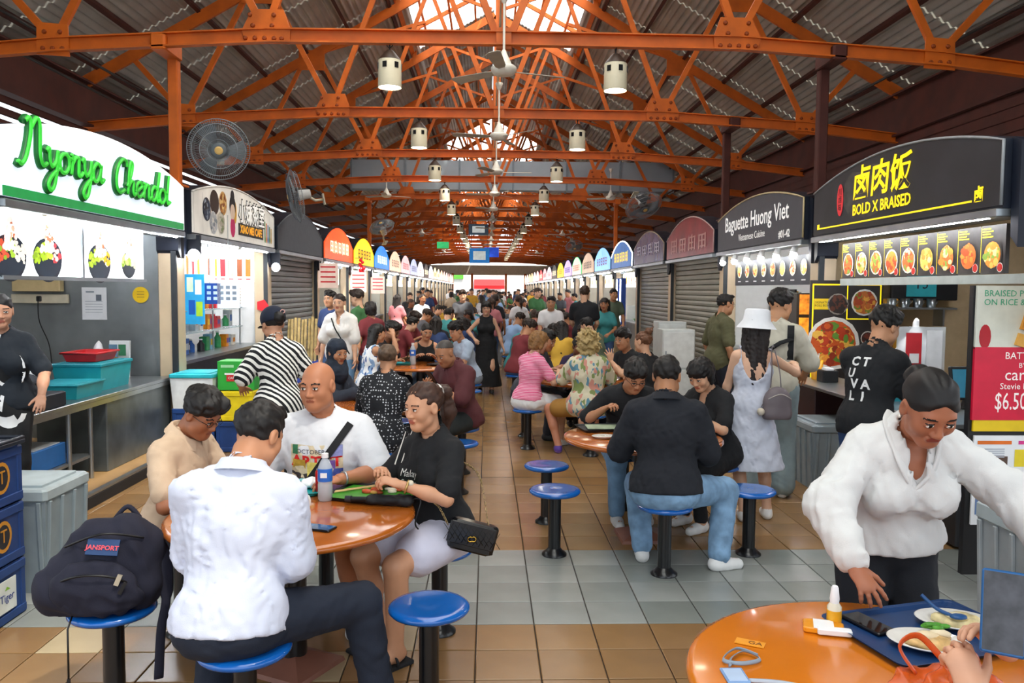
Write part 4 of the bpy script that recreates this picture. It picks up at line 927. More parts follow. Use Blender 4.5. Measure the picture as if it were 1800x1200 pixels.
def script(word, x, z, s, parent, sl=.12, ws=1.):
    b = MB(); dk = mat('#0d6b2a', .4, var=.1); gr = mat('#38c63a', .35, var=.35, scale=5, emit=.45)
    for chx in word:
        if chx == ' ': x += .34*s; continue
        st, adv = SCRIPT[chx]
        for q in st:
            P = [V(x+(p.x*ws+sl*p.y)*s, -.016, z+p.y*s) for p in smooth_path(q, 5)]
            b.tube(P, .029, dk, 8, 1.); b.tube([p+V(0, -.022, .003) for p in P], .016, gr, 8, 1.)
        x += adv*s*.9*ws
    b.build('lettering', parent)
script('Nyonya', -1.5, 2.66, .285, t, .15, 1.35); script('Chendol', -.02, 2.63, .255, t, .15, 1.55)
mirror = None
tube_light(-1, YM0, .3, 2.35, .05, 2.6, 'tube lamp under the white and green script sign')
loc, rz = at(-1, YM0)
m = thing('menu_lightbox', 'white lit menu box with four dessert bowl photographs', 'menu', loc, rz)
b = MB(); b.box((-.33, .14, 2.12), (2.36, .1, .5), mat('#f7fbff', .4, var=.02, emit=1.7), bev=.008); b.build('light_panel', m)
b = MB(); b.box((-.38, .085, 2.12), (.03, .02, .5), BRUSH); b.box((-.33, .09, 1.86), (2.4, .04, .03), BRUSH); b.box((-.33, .09, 2.38), (2.4, .04, .03), BRUSH); b.build('frame', m)
rnd = random.Random(4)
for k, (cx, pal) in enumerate(((-1.42, ['#d8563a', '#e9e4d8', '#a8cf3c']), (-.92, ['#b3d434', '#c9474f', '#c8dd4a']), (-.08, ['#b9d63c', '#f0c22d', '#d9e37a']), (.5, ['#cfe08a', '#e9efc8', '#b6d85a']))):
    b = MB(); r = .19 if k < 3 else .14; zc = 2.02
    disc(b, cx, zc, r, mat('#1c2a3a', .35, emit=.05), .084, 1.1, 18, 1., math.pi, 2*math.pi); disc(b, cx, zc, r, mat('#22344a', .35), .0835, 1.1, 18, .8)
    for q in range(90):
        a = rnd.uniform(-.5, math.pi+.5); d = math.sqrt(rnd.random()); xx = cx+r*1.05*d*math.cos(a); zz = zc+.0+r*.62*d*math.sin(a)
        disc(b, xx, zz, .012+.012*rnd.random(), mat(rnd.choice(pal[:1]*3+['#8fb52c']) if xx < cx-.02 else rnd.choice(pal[1:2]*3+['#f4efe2']) if xx > cx+.05 else pal[2], .5, emit=.45, var=.1, scale=30), .082-.00003*q, 1.2, 7)
    for q in range(70):
        tt = rnd.random()**1.4; disc(b, cx+(rnd.random()-.5)*.2*(1.05-tt), zc+.05+tt*.22, .012+.014*rnd.random(), mat(rnd.choice(['#fbf6f0', '#f6e6dc', '#e8b79c', '#c2704e'] if tt > .35 else ['#fbf6f0', '#f6ece4', '#f3d9cf']), .5, emit=.7, var=.1, scale=30), .078-.00003*q, 1, 7)
    b.build('bowl_print', m)
shell(-1, BND[0], BND[1], SSW, mat('#8f979b', .4, metal=.6, var=.3, scale=2))
tube_light(-1, YM0, .2, 2.62, 1.4, 1.2, 'ceiling tube lamp inside the dessert stall', 'stall ceiling tubes')
# things on and by the partition of stall 0, world coordinates
yw = BND[1]-.035
def wall_paper(name, x, z, w_, h_, m, label, y=yw, cat='notice', prints=()):
    t = thing(name, label, cat, (x, y, z)); b = MB(); b.box((0, -.003, 0), (w_, .004, h_), m); b.build('sheet', t)
    if prints:
        b = MB()
        for (x0, x1, z0, z1, c) in prints: rect(b, x0, x1, z0, z1, mat(c, .6), -.0062)
        b.build('print', t)
    return t
wall_paper('paper_notice', -4.37, 1.61, .27, .36, WHITE, 'white paper notice taped to the steel wall of the dessert stall', prints=[(-.09, .0, .12, .14, '#9aa4ad'), (.02, .08, .03, .1, '#6c7680')]+[(-.1, .09, .02-.03*k, .027-.03*k, '#b7bdc4') for k in range(5)])
t = thing('round_sticker', 'round yellow sticker on the steel wall of the dessert stall', 'sticker', (-3.86, yw-.002, 1.71)); b = MB(); disc(b, 0, 0, .09, mat('#f2c81c', .5), -.003, n=24); b.build('disc', t); b = MB()
for k in range(3): rect(b, -.04, .04, .03-.03*k, .04-.03*k, mat('#b9922a', .5), -.0042)
b.build('print', t)
t = thing('power_trunking', 'beige cable trunking with a black plug on the steel wall', 'socket', (-4.95, yw-.02, 1.66)); b = MB(); b.box((0, 0, 0), (.62, .04, .1), mat('#cfc6ae', .6), bev=.006); b.build('trunking', t); b = MB(); b.box((0, -.03, 0), (.05, .04, .06), BLACK, bev=.01); b.build('plug', t); b = MB(); b.tube(smooth_path([(0, -.05, -.03), (.01, -.05, -.25), (.1, -.04, -.5), (.14, -.06, -.78)]), .006, BLACK, 6); b.build('cable', t)
b = MB(); b.box((-4.95, yw-.06, 1.87), (.52, .1, .26), mat('#c9b283', .7), bev=.01); tag(b.build('fuse_box'), 'tan fuse box above the cable trunking', 'box')
# stall 0 work table
tb0 = thing('steel_table', 'stainless work table inside the dessert stall', 'table', (-3.82, 7.45, 0)); b = MB(); b.box((0, 0, .8), (.72, 3.1, .035), STEEL, bev=.008); b.build('table_top', tb0); b = MB(); b.box((.34, 0, .765), (.03, 3.08, .05), STEEL); b.build('apron', tb0)
for yy in (-1.5, -.62, -.25):
    for xx in (.31, -.31): b = MB(); b.cyl((xx, yy, .1), (xx, yy, .79), .02, STEEL, n=10); b.build('leg', tb0)
b = MB(); b.box((0, -.85, .3), (.62, 1.3, .025), BRUSH); b.build('lower_shelf', tb0)
b = MB(); b.box((.02, .75, .43), (.64, 1.5, .66), mat('#6f787c', .35, metal=.6, var=.4, scale=3), bev=.01); b.build('cabinet', tb0)
TEAL = mat('#28aebd', .4, var=.08); TEALD = mat('#1f93a3', .45)
def tub(name, loc, d, m, lid, label, cat='container', rz=0, ribs=0, group=None):
    t = thing(name, label, cat, loc, rz, group); b = MB(); x, y, z = d
    b.raw([(sx*x/2*k, sy*y/2*k, zz) for zz, k in ((0, .9), (z*.9, 1.)) for sx, sy in ((-1, -1), (1, -1), (1, 1), (-1, 1))], [(3, 2, 1, 0), (0, 1, 5, 4), (1, 2, 6, 5), (2, 3, 7, 6), (3, 0, 4, 7), (4, 5, 6, 7)], m); b.build('tub', t)
    b = MB(); b.box((0, 0, z*.94), (x*1.05, y*1.05, z*.12), lid, bev=min(.02, z*.04)); b.box((0, 0, z*1.01), (x*.8, y*.8, z*.03), lid, bev=.004); b.build('lid', t)
    for k in range(ribs):
        for sy in (-1, 1): b = MB(); b.box((-x*.42+x*.84*k/(ribs-1), sy*y*.487, z*.45), (.025, .02, z*.86), m, rx=sy*-.05, bev=.004); b.build('rib', t)
        for sx in (-1, 1): b = MB(); b.box((sx*x*.487, -y*.42+y*.84*k/(ribs-1), z*.45), (.02, .025, z*.86), m, ry=sx*.05, bev=.004); b.build('rib', t)
    return t
tub('plastic_box', (-3.83, 7.95, .818), (.45, .65, .26), TEAL, TEALD, 'large turquoise lidded box on the dessert stall table')
tub('plastic_box', (-3.75, 7.3, .818), (.42, .5, .13), TEAL, TEALD, 'low turquoise lidded box in front of the larger one')
t = thing('red_basket', 'red plastic basket on top of the turquoise box', 'basket', (-3.83, 7.9, 1.09)); b = MB(); b.raw([(sx*.16*k, sy*.22*k, z) for z, k in ((0, .85), (.08, 1.)) for sx, sy in ((-1, -1), (1, -1), (1, 1), (-1, 1))], [(3, 2, 1, 0), (0, 1, 5, 4), (1, 2, 6, 5), (2, 3, 7, 6), (3, 0, 4, 7)], mat('#d8252b', .4)); b.build('bowl', t); b = MB(); b.tube([(-.17, -.23, .08), (.17, -.23, .08), (.17, .23, .08), (-.17, .23, .08)], .01, mat('#c81d24', .4), 6, closed=True); b.build('rim', t)
t = thing('cash_register', 'black cash register at the near end of the dessert stall table', 'register', (-3.68, 6.55, .818)); b = MB(); b.box((0, 0, .06), (.4, .42, .12), NAVY, bev=.015); b.build('drawer', t); b = MB(); b.box((-.05, 0, .19), (.25, .3, .14), NAVY, bev=.02, ry=.3); b.build('console', t)
t = thing('plastic_pack', 'white plastic bag standing on the dessert stall table', 'bag', (-4.02, 8.45, .818)); soft('bag_body', [ell((0, 0, .16), (.13, .16, .17)), cone((0, 0, .28), (0, .02, .42), .07, .015)], .016, mat('#e6e6e8', .5, var=.08), t, wr=(.008, 40, 3)); b = MB(); rect(b, -.08, .05, .1, .2, mat('#c06a72', .5), -.17); b.build('print', t)
t = thing('table_menu', 'small framed dessert menu standing on the steel table', 'menu', (-3.98, 8.85, .818)); b = MB(); b.box((0, 0, .2), (.22, .03, .4), WHITE, bev=.004, rx=-.1); b.build('board', t); b = MB(); rect(b, -.09, .0, .2, .36, mat('#6a8fae', .5), -.05); rect(b, .01, .09, .24, .36, mat('#3b7f5a', .5), -.05); disc(b, -.03, .16, .07, mat('#b98a3a', .5), -.051, n=12); b.build('print', t)
t = thing('food_pail', 'white lidded pail at the back of the dessert stall table', 'pail', (-4.05, 7.2, .818)); b = MB(); b.lathe([(.13, 0), (.15, .2), (.155, .2), (.155, .23), (.02, .24)], mat('#dfe3e6', .4), n=20); b.build('pail', t); b = MB(); b.tube([(.15*math.cos(a), 0, .2+.12*math.sin(a)) for a in np.linspace(0, math.pi, 12)], .007, mat('#d82a55', .4), 6); b.build('handle', t)
t = thing('supply_box', 'blue carton on the lower shelf of the steel table', 'box', (-3.72, 6.6, .313)); b = MB(); b.box((0, 0, .09), (.35, .5, .18), mat('#2467ae', .5), bev=.008); b.build('carton', t); b = MB(); b.box((0, 0, .183), (.3, .4, .01), mat('#dfe3e4', .6)); b.build('flap', t)
t = thing('supply_bag', 'bulging clear bag under the steel table', 'bag', (-3.75, 6.7, .11)); soft('bag_body', [ell((0, 0, .08), (.16, .25, .09))], .02, mat('#a8aaa8', .4, var=.3, scale=20), t, wr=(.01, 40, 1))
# ---- second left stall: cafe -------------------------------------
ym1 = (BND[1]+BND[2])/2
t = sign(-1, ym1, PITCH-.22, mat('#d7d3ca', .5, var=.14, scale=3, emit=.28), 'pale wooden cafe sign with black Chinese characters and drink pictures', rim=mat('#efefec'))
b = MB()
for k in range(12): rect(b, -1.7+k*.29, -1.695+k*.29, 2.44, 2.9, mat('#a9a49a', .6), -.0075)
b.build('board_joint', t)['kind'] = 'stuff'
INK = mat('#17171a', .5); WI = mat('#f4f3ee', .4, emit=.3)
for o_, m_, bo, yy in ((0, INK, .02, -.009), (0, WI, .003, -.012)): text('小妹茶室', m_, t, (.58, yy, 2.8), (R(90), 0, 0), .33, bold=bo, ext=.001, sx=.95)
b = MB(); b.prism([(-.06, 2.5), (1.12, 2.5), (1.12, 2.66), (-.06, 2.66)], -.011, -.007, INK); b.build('name_band', t)
text('XIAO MEI CAFE', mat('#f2a91e', .4, emit=.4), t, (.53, -.013, 2.58), (R(90), 0, 0), .15, bold=.004, ext=.001, sx=1.0)
b = MB(); rp = random.Random(2)   # food and drink pictures
disc(b, -1.0, 2.83, .15, mat('#3a2a20'), -.009, 1.1); disc(b, -1.0, 2.77, .19, mat('#e4e0d6'), -.0085, 1.1, sz=.9); food(b, -.68, 2.85, .15, ['#c98b45', '#8a4d22', '#e6c27a'], rp, '#d9b070', y=-.009); food(b, -1.28, 2.72, .14, ['#3a4a66', '#2b2f3a', '#9aa7b8'], rp, '#2c3442', y=-.0095); food(b, -.76, 2.6, .14, ['#d9d4c6', '#b9b2a0', '#7f8f62'], rp, '#c7c2b4', y=-.009); food(b, -1.05, 2.58, .14, ['#b9bec4', '#e9e6df', '#8a939c'], rp, '#c7ccd0', y=-.0092); b.build('food_print', t)
b = MB(); disc(b, -.3, 2.98, .08, INK, -.009); disc(b, -.3, 2.85, .13, INK, -.0088, 1., sz=1.1); disc(b, -.3, 2.78, .1, mat('#f4dcc6'), -.0095); disc(b, -.2, 2.78, .09, mat('#e7b03a'), -.0086, .8, sz=1.6); disc(b, -.3, 2.58, .1, mat('#d8286f'), -.009, 1, sz=1.3); b.build('lady_print', t)
b = MB()
for k, c in enumerate(('#5f9a4a', '#d9742c', '#2f6fae', '#3f8a5a', '#c9a23a')): rect(b, 1.2+k*.085, 1.25+k*.085, 2.5, 2.78-.02*k, mat(c), -.009); disc(b, 1.225+k*.085, 2.52, .035, mat(c), -.0095, sz=1.6)
b.build('drink_print', t)
shell(-1, BND[1], BND[2], mat('#eceeec', .6, var=.04), mat('#e6e9ea', .5, var=.08)); tube_light(-1, ym1, .6, 2.62, .7, 2., 'added fill tube lamp brightening the cafe stall', 'stall ceiling tubes')  # extra tube added only to brighten the cafe interior
tube_light(-1, ym1, -.75, 2.34, .03, 1.5, 'near tube lamp under the cafe sign'); tube_light(-1, ym1, .8, 2.34, .03, 1.3, 'far tube lamp under the cafe sign')
tube_light(-1, ym1, 0, 2.62, 1.3, 1.2, 'ceiling tube lamp inside the cafe stall', 'stall ceiling tubes')
def flood(loc, label):
    t = thing('flood_lamp', label, 'lamp', loc, 0, 'flood lamps at the stall corners'); b = MB(); b.cyl((0, -.05, 0), (0, .04, 0), .07, mat('#c3ccd0', .4), .05, n=14); b.build('housing', t); b = MB(); b.ball((0, -.06, -.01), .06, mat('#f4f8ff', .3, emit=30., var=0), 8); b.build('bulb', t); b = MB(); b.box((-.06, .06, .12), (.2, .05, .22), NAVY); b.build('arm', t)
flood((-3.3, BND[1]+.1, 2.16), 'bright flood lamp between the dessert and cafe stalls'); flood((-3.3, BND[2]-.05, 2.12), 'bright flood lamp between the cafe stall and the shuttered stall')
loc1, rz1 = at(-1, ym1)
cs = thing('drinks_counter', 'drinks counter shelving of the cafe stall', 'counter', loc1, rz1)
b = MB(); b.box((.1, .55, .5), (3.1, .5, .8), mat('#50585c', .5, metal=.4), bev=.01); b.build('body', cs); b = MB(); b.box((.1, .5, .92), (3.2, .66, .04), STEEL); b.build('worktop', cs)
for z in (1.22, 1.5): b = MB(); b.box((.15, .55, z), (2.4, .34, .015), mat('#bcd3d8', .15, alpha=.5)); b.build('glass_shelf', cs)
for x in (-1.05, .15, 1.35): b = MB(); b.cyl((x, .42, .94), (x, .42, 1.7), .012, STEEL, n=8); b.build('upright', cs)
rnd = random.Random(11)
KC = ['#e8e4dc', '#2a66b8', '#c9303a', '#e08a1e', '#2f8f57', '#f0c52c', '#6b4a9a', '#1c1c22', '#7fb9d8', '#b9c4c8', '#8a4a2a']
boxp = {}
def pack(x, y, z, d, c, label, grp, parent=None, bottle=False):
    t = thing('drink_bottle' if bottle else 'snack_pack', label, 'bottle' if bottle else 'packet', (x, y, z), 0, grp); b = MB(); m = mat(c, .4, var=.15, scale=25)
    if bottle: b.lathe([(d[0]*.5, 0), (d[0]*.5, d[2]*.6), (d[0]*.2, d[2]*.82), (d[0]*.2, d[2])], m, n=10); b.build('body', t); b = MB(); b.lathe([(d[0]*.24, d[2]*.95), (d[0]*.24, d[2]*1.05)], WHITE, n=8); b.build('cap', t)
    else: b.box((0, 0, d[2]/2), d, m, bev=.004); b.build('body', t); b = MB(); b.box((d[0]/2+.001, 0, d[2]*.5), (.002, d[1]*.7, d[2]*.4), mat(rnd.choice(KC), .5)); b.build('label_print', t)
CN = {'#e8e4dc': 'cream', '#2a66b8': 'blue', '#c9303a': 'red', '#e08a1e': 'orange', '#2f8f57': 'green', '#f0c52c': 'yellow', '#6b4a9a': 'purple', '#1c1c22': 'black', '#7fb9d8': 'pale blue', '#b9c4c8': 'silver', '#8a4a2a': 'brown'}
for row, z in ((('worktop', .943)), ('lower glass shelf', 1.231), ('upper glass shelf', 1.511)):
    for k in range(5 if z > 1.4 else 0, 13):
        y = ym1-1.05+.19*k; x = XL-.5-.08*rnd.random(); c = rnd.choice(KC); bt = rnd.random() < .4
        pack(x, y, z, (.1, .1+.05*rnd.random(), .14+.1*rnd.random()), c, '%s %s on the %s of the cafe, %s from near end' % (CN[c], 'bottle' if bt else 'packet', row, ORD[k] if k else 'first'), 'packets and bottles in the cafe stall', bottle=bt)
m = thing('drinks_menu', 'row of bright drink posters high inside the cafe stall', 'menu', loc1, rz1); b = MB(); b.box((.2, .9, 2.15), (2.9, .04, .5), mat('#f3f6f6', .4, emit=1.8)); b.build('panel', m)
b = MB()
for k in range(12):
    c = ['#5f9a4a', '#d9742c', '#c9303a', '#e7b83a', '#d8d2c6', '#8a4a2a'][k % 6]; x = -1.05+k*.22; rect(b, x-.05, x+.05, 1.98, 2.24, mat(c, .4, emit=.4), .877); disc(b, x, 2.26, .06, mat('#f3ead8', .4, emit=.4), .876, sz=.5)
b.build('drink_print', m)
for x in (-1., 1.4): bb = MB(); bb.cyl((x, .9, 2.38), (x, .9, 2.7), .008, STEEL, n=6); bb.build('hanger_rod', m)
m = thing('can_poster', 'tall poster of drink cans beside the cafe opening', 'poster', (-3.62, BND[1]+.95, 1.65)); b = MB(); b.box((0, 0, 0), (.24, .02, .62), mat('#2f9ad0', .4, emit=.5)); b.build('board', m); b = MB()
for k, (x, z, c) in enumerate(((-.05, .18, '#d6ecd0'), (.05, .15, '#e9f2f6'), (-.03, -.1, '#1f57b0'), (.06, -.12, '#a7d13c'))): rect(b, x-.04, x+.04, z-.09, z+.09, mat(c, .4, emit=.4), -.0125)
b.build('can_print', m)
for k, (dx, c, nm_) in enumerate(((.35, '#1d3f86', 'navy blue'), (.78, '#dfe6ec', 'white lettered'))):
    b = MB(); q = thing('price_poster', '%s price poster under the drink pictures in the cafe stall' % nm_, 'poster', (-3.68+dx*.55, BND[1]+1.1, 1.72)); b.cyl((0, .01, .1), (0, .01, .98), .004, STEEL, n=5); b.build('hanger_rod', q); b = MB(); b.box((0, 0, 0), (.28, .015, .26 if k == 0 else .36), mat(c, .4, emit=.3)); b.build('sheet', q); b = MB()
    for r_ in range(3):
        for cc in range(3): rect(b, -.11+cc*.08, -.06+cc*.08, .06-r_*.07, .1-r_*.07, mat('#cfe0f4' if k == 0 else '#8a98a8', .4), -.009)
    b.build('print', q)
t = thing('shop_sticker', 'red pentagon sticker on the pillar past the cafe opening', 'sticker', (-3.5, BND[2]-.03, 1.52)); b = MB(); disc(b, 0, 0, .1, mat('#d3262f', .5), -.13, n=5); b.build('disc', t)
for k, dx in enumerate((0, .3)):
    t = thing('orange_toy', 'orange jointed toy on the cafe shelf, %s of two' % ('near' if k == 0 else 'far'), 'toy', (-3.84, BND[1]+.72+dx*.9, 1.55)); b = MB()
    for a in range(5): b.cyl((0, 0, .06), (.1*math.cos(a*1.257+.3), 0, .06+.1*math.sin(a*1.257+.3)), .025, mat('#e2551c', .4), .018, n=8)
    b.build('limbs', t); b = MB(); b.ball((0, 0, .06), .05, mat('#d84a14', .4), 8); b.build('body', t)
# boxes outside the cafe
def crate(loc, d, m, label, rz=0, band=None, mark=None, grp='stacked crates'):
    t = thing('drink_crate', label, 'crate', loc, rz, grp); x, y, z = d; b = MB()
    b.box((0, 0, .015), (x, y, .03), m); 
    for sx in (-1, 1): b.box((sx*(x/2-.012), 0, z/2), (.024, y, z), m); b.box((0, sx*(y/2-.012), z/2), (x, .024, z), m)
    b.build('walls', t)
    for sx in (-1, 1):
        for sy in (-1, 1): b = MB(); b.box((sx*(x/2-.02), sy*(y/2-.02), z/2), (.05, .05, z), m, bev=.008); b.build('corner_post', t)
    for zz in (.03, z-.03):
        b = MB()
        for sx in (-1, 1): b.box((sx*x/2, 0, zz), (.018, y, .045), m, bev=.004); b.box((0, sx*y/2, zz), (x, .018, .045), m, bev=.004)
        b.build('rim', t)
    if mark: mark(t, d)
    return t
BLUEC = mat('#1d3f7a', .45, var=.15); YEL = mat('#e9d21c', .45); GRN = mat('#2ea33c', .45, var=.06)
crate((-2.75, 9.05, 0), (.4, .45, .34), BLUEC, 'dark blue crate under the yellow crate outside the cafe'); crate((-2.75, 9.05, .342), (.4, .45, .33), YEL, 'yellow crate under the green carton outside the cafe')
crate((-2.3, 9.35, 0), (.38, .4, .32), BLUEC, 'dark blue crate beside the yellow crate', .1)
t = thing('beer_carton', 'green carton with a red white brand band outside the cafe', 'carton', (-2.75, 9.05, .674)); b = MB(); b.box((0, 0, .16), (.4, .32, .32), GRN, bev=.006); b.build('carton', t); b = MB(); rect(b, -.1, .12, .1, .17, mat('#c72a2a', .5), -.165); rect(b, -.12, .14, .17, .19, WHITE, -.165); rect(b, -.16, -.02, .25, .28, mat('#9fd6a4'), -.165); b.build('print', t); text('CARLSBERG', WHITE, t, (.01, -.167, .135), (R(90), 0, 0), .035, ext=.0005)
crate((-3.2, 9.05, .12), (.44, .45, .36), BLUEC, 'dark blue crate carrying the white cooler box')
tub('cooler_box', (-3.2, 9.05, .48), (.46, .5, .38), mat('#dfe5e8', .45), TEAL, 'white cooler box with turquoise lid outside the cafe', 'cooler')
# crates and bin at the left edge
def tiger(t, d):
    b = MB(); x, y, z = d; me_ = mat('#c98a2c', .5)
    P = [(x/2+.012, .01+.075*math.cos(a), z*.52+.085*math.sin(a)) for a in np.linspace(0, 2*math.pi, 18, endpoint=False)]; b.raw(P, [tuple(range(18))], me_); P = [(x/2+.013, .01+.055*math.cos(a), z*.52+.065*math.sin(a)) for a in np.linspace(0, 2*math.pi, 18, endpoint=False)]; b.raw(P, [tuple(range(18))], mat('#23262e', .5)); b.build('emblem', t)
    o = text('T', me_, t, (x/2+.0145, .01, z*.52), (R(90), 0, R(90)), .1, ext=.0005)
def white_label(t, d):
    b = MB(); x, y, z = d; b.box((x/2+.012, .02, z*.5), (.004, .17, .17), mat('#d7dcd8', .6)); b.build('label_sheet', t); text('Tiger', mat('#3b4a8c', .5), t, (x/2+.0155, .02, z*.47), (R(90), 0, R(90)), .06, ext=.0005); b = MB(); b.raw([(x/2+.0155, .02, z*.66), (x/2+.0155, .05, z*.6), (x/2+.0155, .0, z*.6)], [(0, 1, 2)], mat('#8cc23c')); b.build('logo_print', t)
for k, (nm_, mk) in enumerate((('bottom', white_label), ('middle', tiger), ('top', tiger))):
    crate((-2.77, 4.26, .314*k), (.42, .42, .31), BLUEC, '%s blue bottle crate in the stack at the left edge' % nm_, 0, mark=mk)
t = thing('black_tray', 'black tray lying on the stacked blue crates', 'tray', (-2.76, 4.24, .944)); b = MB(); b.box((0, 0, .012), (.46, .46, .022), NAVY, bev=.006); b.build('base', t); b = MB(); b.tube([(-.22, -.22, .03), (.22, -.22, .03), (.22, .22, .03), (-.22, .22, .03)], .012, NAVY, 6, closed=True); b.build('rim', t)
GT = mat('#8b979d', .5, var=.08); GTL = mat('#a9b6bb', .45)
tub('storage_bin', (-2.78, 4.95, 0), (.44, .5, .62), GT, GTL, 'grey ribbed bin with pale lid behind the blue crates', 'bin', ribs=4)
tub('storage_bin', (3.18, 7.4, 0), (.5, .6, .6), GT, GT, 'tall grey ribbed bin on the right outside the braised rice stall', 'bin', ribs=5)
tub('storage_bin', (2.75, 3.75, 0), (.5, .45, .75), mat('#9ba3a8', .5), GTL, 'grey bin standing behind the woman in the white blouse', 'bin', ribs=4)
# ---- first right stall: braised rice ------------------------------
loc, rz = at(1, YM0)
CHAR = mat('#2c2e33', .55, var=.3, scale=2.5)
t = sign(1, YM0, W0, CHAR, 'black arched sign with yellow Chinese characters reading BOLD X BRAISED', rim=mat('#9aa0a4', .4))
b = MB(); rp = random.Random(9)
P = [(-.35+.62*math.cos(a)*(1+.14*rp.uniform(-1, 1)), -.0075, 2.76+.25*math.sin(a)*(1+.15*rp.uniform(-1, 1))) for a in np.linspace(0, 2*math.pi, 26, endpoint=False)]
b.raw(P, [tuple(range(26))], mat('#54514f', .8, var=.35, scale=8)); b.build('rock_print', t)
YL = mat('#f3d416', .4, emit=.75); 
text('卤肉饭', YL, t, (-.14, -.012, 2.84), (R(90), 0, 0), .34, bold=.006, shear=.1, ext=.001, sx=1.1)
text('BOLD X BRAISED', YL, t, (-.12, -.012, 2.6), (R(90), 0, 0), .145, bold=.003, ext=.001, sx=1.)
b = MB(); disc(b, -.97, 2.74, .075, mat('#cf2c33', .5, emit=.3), -.011, 1, 18, 2.2); b.build('red_seal', t); text('川\n卤\n味', BLACK, t, (-.97, -.0125, 2.74), (R(90), 0, 0), .08, ext=.0005)
b = MB(); rect(b, -1.5, 1.32, 2.475, 2.49, YL, -.011); rect(b, -1.53, -1.47, 2.475, 2.53, YL, -.0112); b.build('yellow_line', t)
text('卤', YL, t, (1.4, -.011, 2.52), (R(90), 0, 0), .12, bold=.004, ext=.0005)
shell(1, BND[0], BND[1], mat('#c2ab86', .7, var=.1), mat('#a8977c', .7, var=.12, scale=2))
tube_light(1, YM0, .05, 2.35, -.0, 3.0, 'long tube lamp under the black and yellow sign')
tube_light(1, YM0, 0, 2.62, 1.4, 1.2, 'ceiling tube lamp inside the braised rice stall', 'stall ceiling tubes')
m = thing('menu_strip', 'long strip of nine food photo panels under the black sign', 'menu', loc, rz); rnd = random.Random(21)
b = MB(); b.box((.34, .12, 1.9), (2.95, .06, .07), mat('#aeb9b4', .35, metal=.5)); b.build('rail', m)
for k in range(9):
    x = -.98+.3*k; b = MB(); b.box((x, .12, 2.12), (.292, .03, .36), mat('#3a3634', .5, var=.3, scale=12, emit=.15)); pn = b.build('menu_panel', m)
    b = MB(); pal = [rnd.choice(['#d9822e', '#b4461e', '#e0b052', '#c9652a', '#e6c88c', '#7f9a3a']) for _ in range(5)]
    food(b, x, 2.08, .115, pal, rnd, '#d8d4cc' if k < 5 else '#2a2826', e=.35, y=.1); food(b, x+.1, 1.985, .035, ['#b8281e'], rnd, '#e3ded6', e=.3, y=.097)
    for q in range(4): rect(b, x-.13, x-.03+.03*(q % 2), 2.27-q*.02, 2.28-q*.02, mat('#e9cf2c', .5, emit=.4), .102)
    rect(b, x-.146, x-.141, 1.95, 2.29, YL, .102); b.build('food_print', pn)
t = thing('food_poster', 'large dark poster of braised dishes on the wall behind the man in black', 'poster', (4.02, 8.95, 1.3)); b = MB(); b.box((0, 0, 0), (.82, .03, 1.25), mat('#2b2523', .5, var=.3, scale=6)); b.build('board', t)
b = MB()
for x0, x1, z0, z1 in ((-.39, .39, .57, .585), (-.39, -.375, -.6, .58), (.375, .39, -.6, .58), (.0, .012, .2, .58), (.0, .39, .19, .2), (.06, .39, -.2, -.19)): rect(b, x0, x1, z0, z1, YL, -.0165)
rect(b, -.37, -.16, .3, .42, mat('#e3c01e', .5), -.017); b.build('yellow_frame', t); text('SIGNATURE\nROLL BOWL', BLACK, t, (-.265, -.018, .36), (R(90), 0, 0), .035, ext=.0005)
b = MB(); food(b, -.14, -.08, .3, ['#c4541e', '#d98a2c', '#8f2e16', '#e6b24a', '#5f8a32', '#b33a1a'], rnd, '#e6e2da', y=-.018); food(b, .2, .38, .15, ['#c46a2a', '#e0a23c', '#7a8f2e', '#a8421c'], rnd, '#e9e5dc', y=-.018); food(b, -.1, .36, .12, ['#2b211e', '#5a3020'], rnd, '#8f8880', y=-.0175); food(b, .24, -.38, .17, ['#c9602a', '#d8912c', '#913a1c'], rnd, '#e3dfd6', y=-.018); food(b, .25, -.02, .08, ['#3a1c14', '#6a2a18'], rnd, '#d8d4cc', y=-.0185); b.build('food_print', t)
ct = thing('service_counter', 'steel topped service counter of the braised rice stall', 'counter', (3.42, 6.9, 0)); b = MB(); b.box((0, 0, .88), (.6, 3., .03), STEEL, bev=.006); b.build('worktop', ct); b = MB(); b.box((.04, 1.12, .49), (.5, .5, .74), mat('#33181c', .5, var=.2), bev=.01); b.build('cabinet', ct)
b = MB(); b.box((.08, -.65, .44), (.44, 1.6, .84), mat('#2a2b2e', .5), bev=.01); b.build('body', ct)
for k in range(3): b = MB(); b.box((-.18, -.6+.0*k, .3+.2*k), (.02, 1.5, .15), mat('#8a5a30', .5, kind='wood')); b.build('wood_slat', ct)
b = MB(); b.box((3.42, 8.28, .97), (.13, .13, .15), mat('#1a1a1e', .4)); 
t = thing('juice_cup', 'clear cup of orange juice on the counter in front of the poster', 'cup', (3.4, 8.2, .895)); b = MB(); b.lathe([(.05, 0), (.065, .2), (.06, .2)], mat('#e8a21c', .2), n=16); b.build('cup', t); b = MB(); b.cyl((0, 0, .12), (.02, 0, .27), .006, WHITE, n=6); b.build('straw', t)
bpy.data.meshes.remove(bpy.data.meshes.new('x'))
t = thing('napkin_box', 'dark napkin box beside the juice cup', 'box', (3.42, 7.98, .895)); b = MB(); b.box((0, 0, .06), (.16, .16, .12), BLACK, bev=.01); b.build('box', t); b = MB(); b.box((0, 0, .125), (.08, .1, .03), WHITE); b.build('napkin', t)
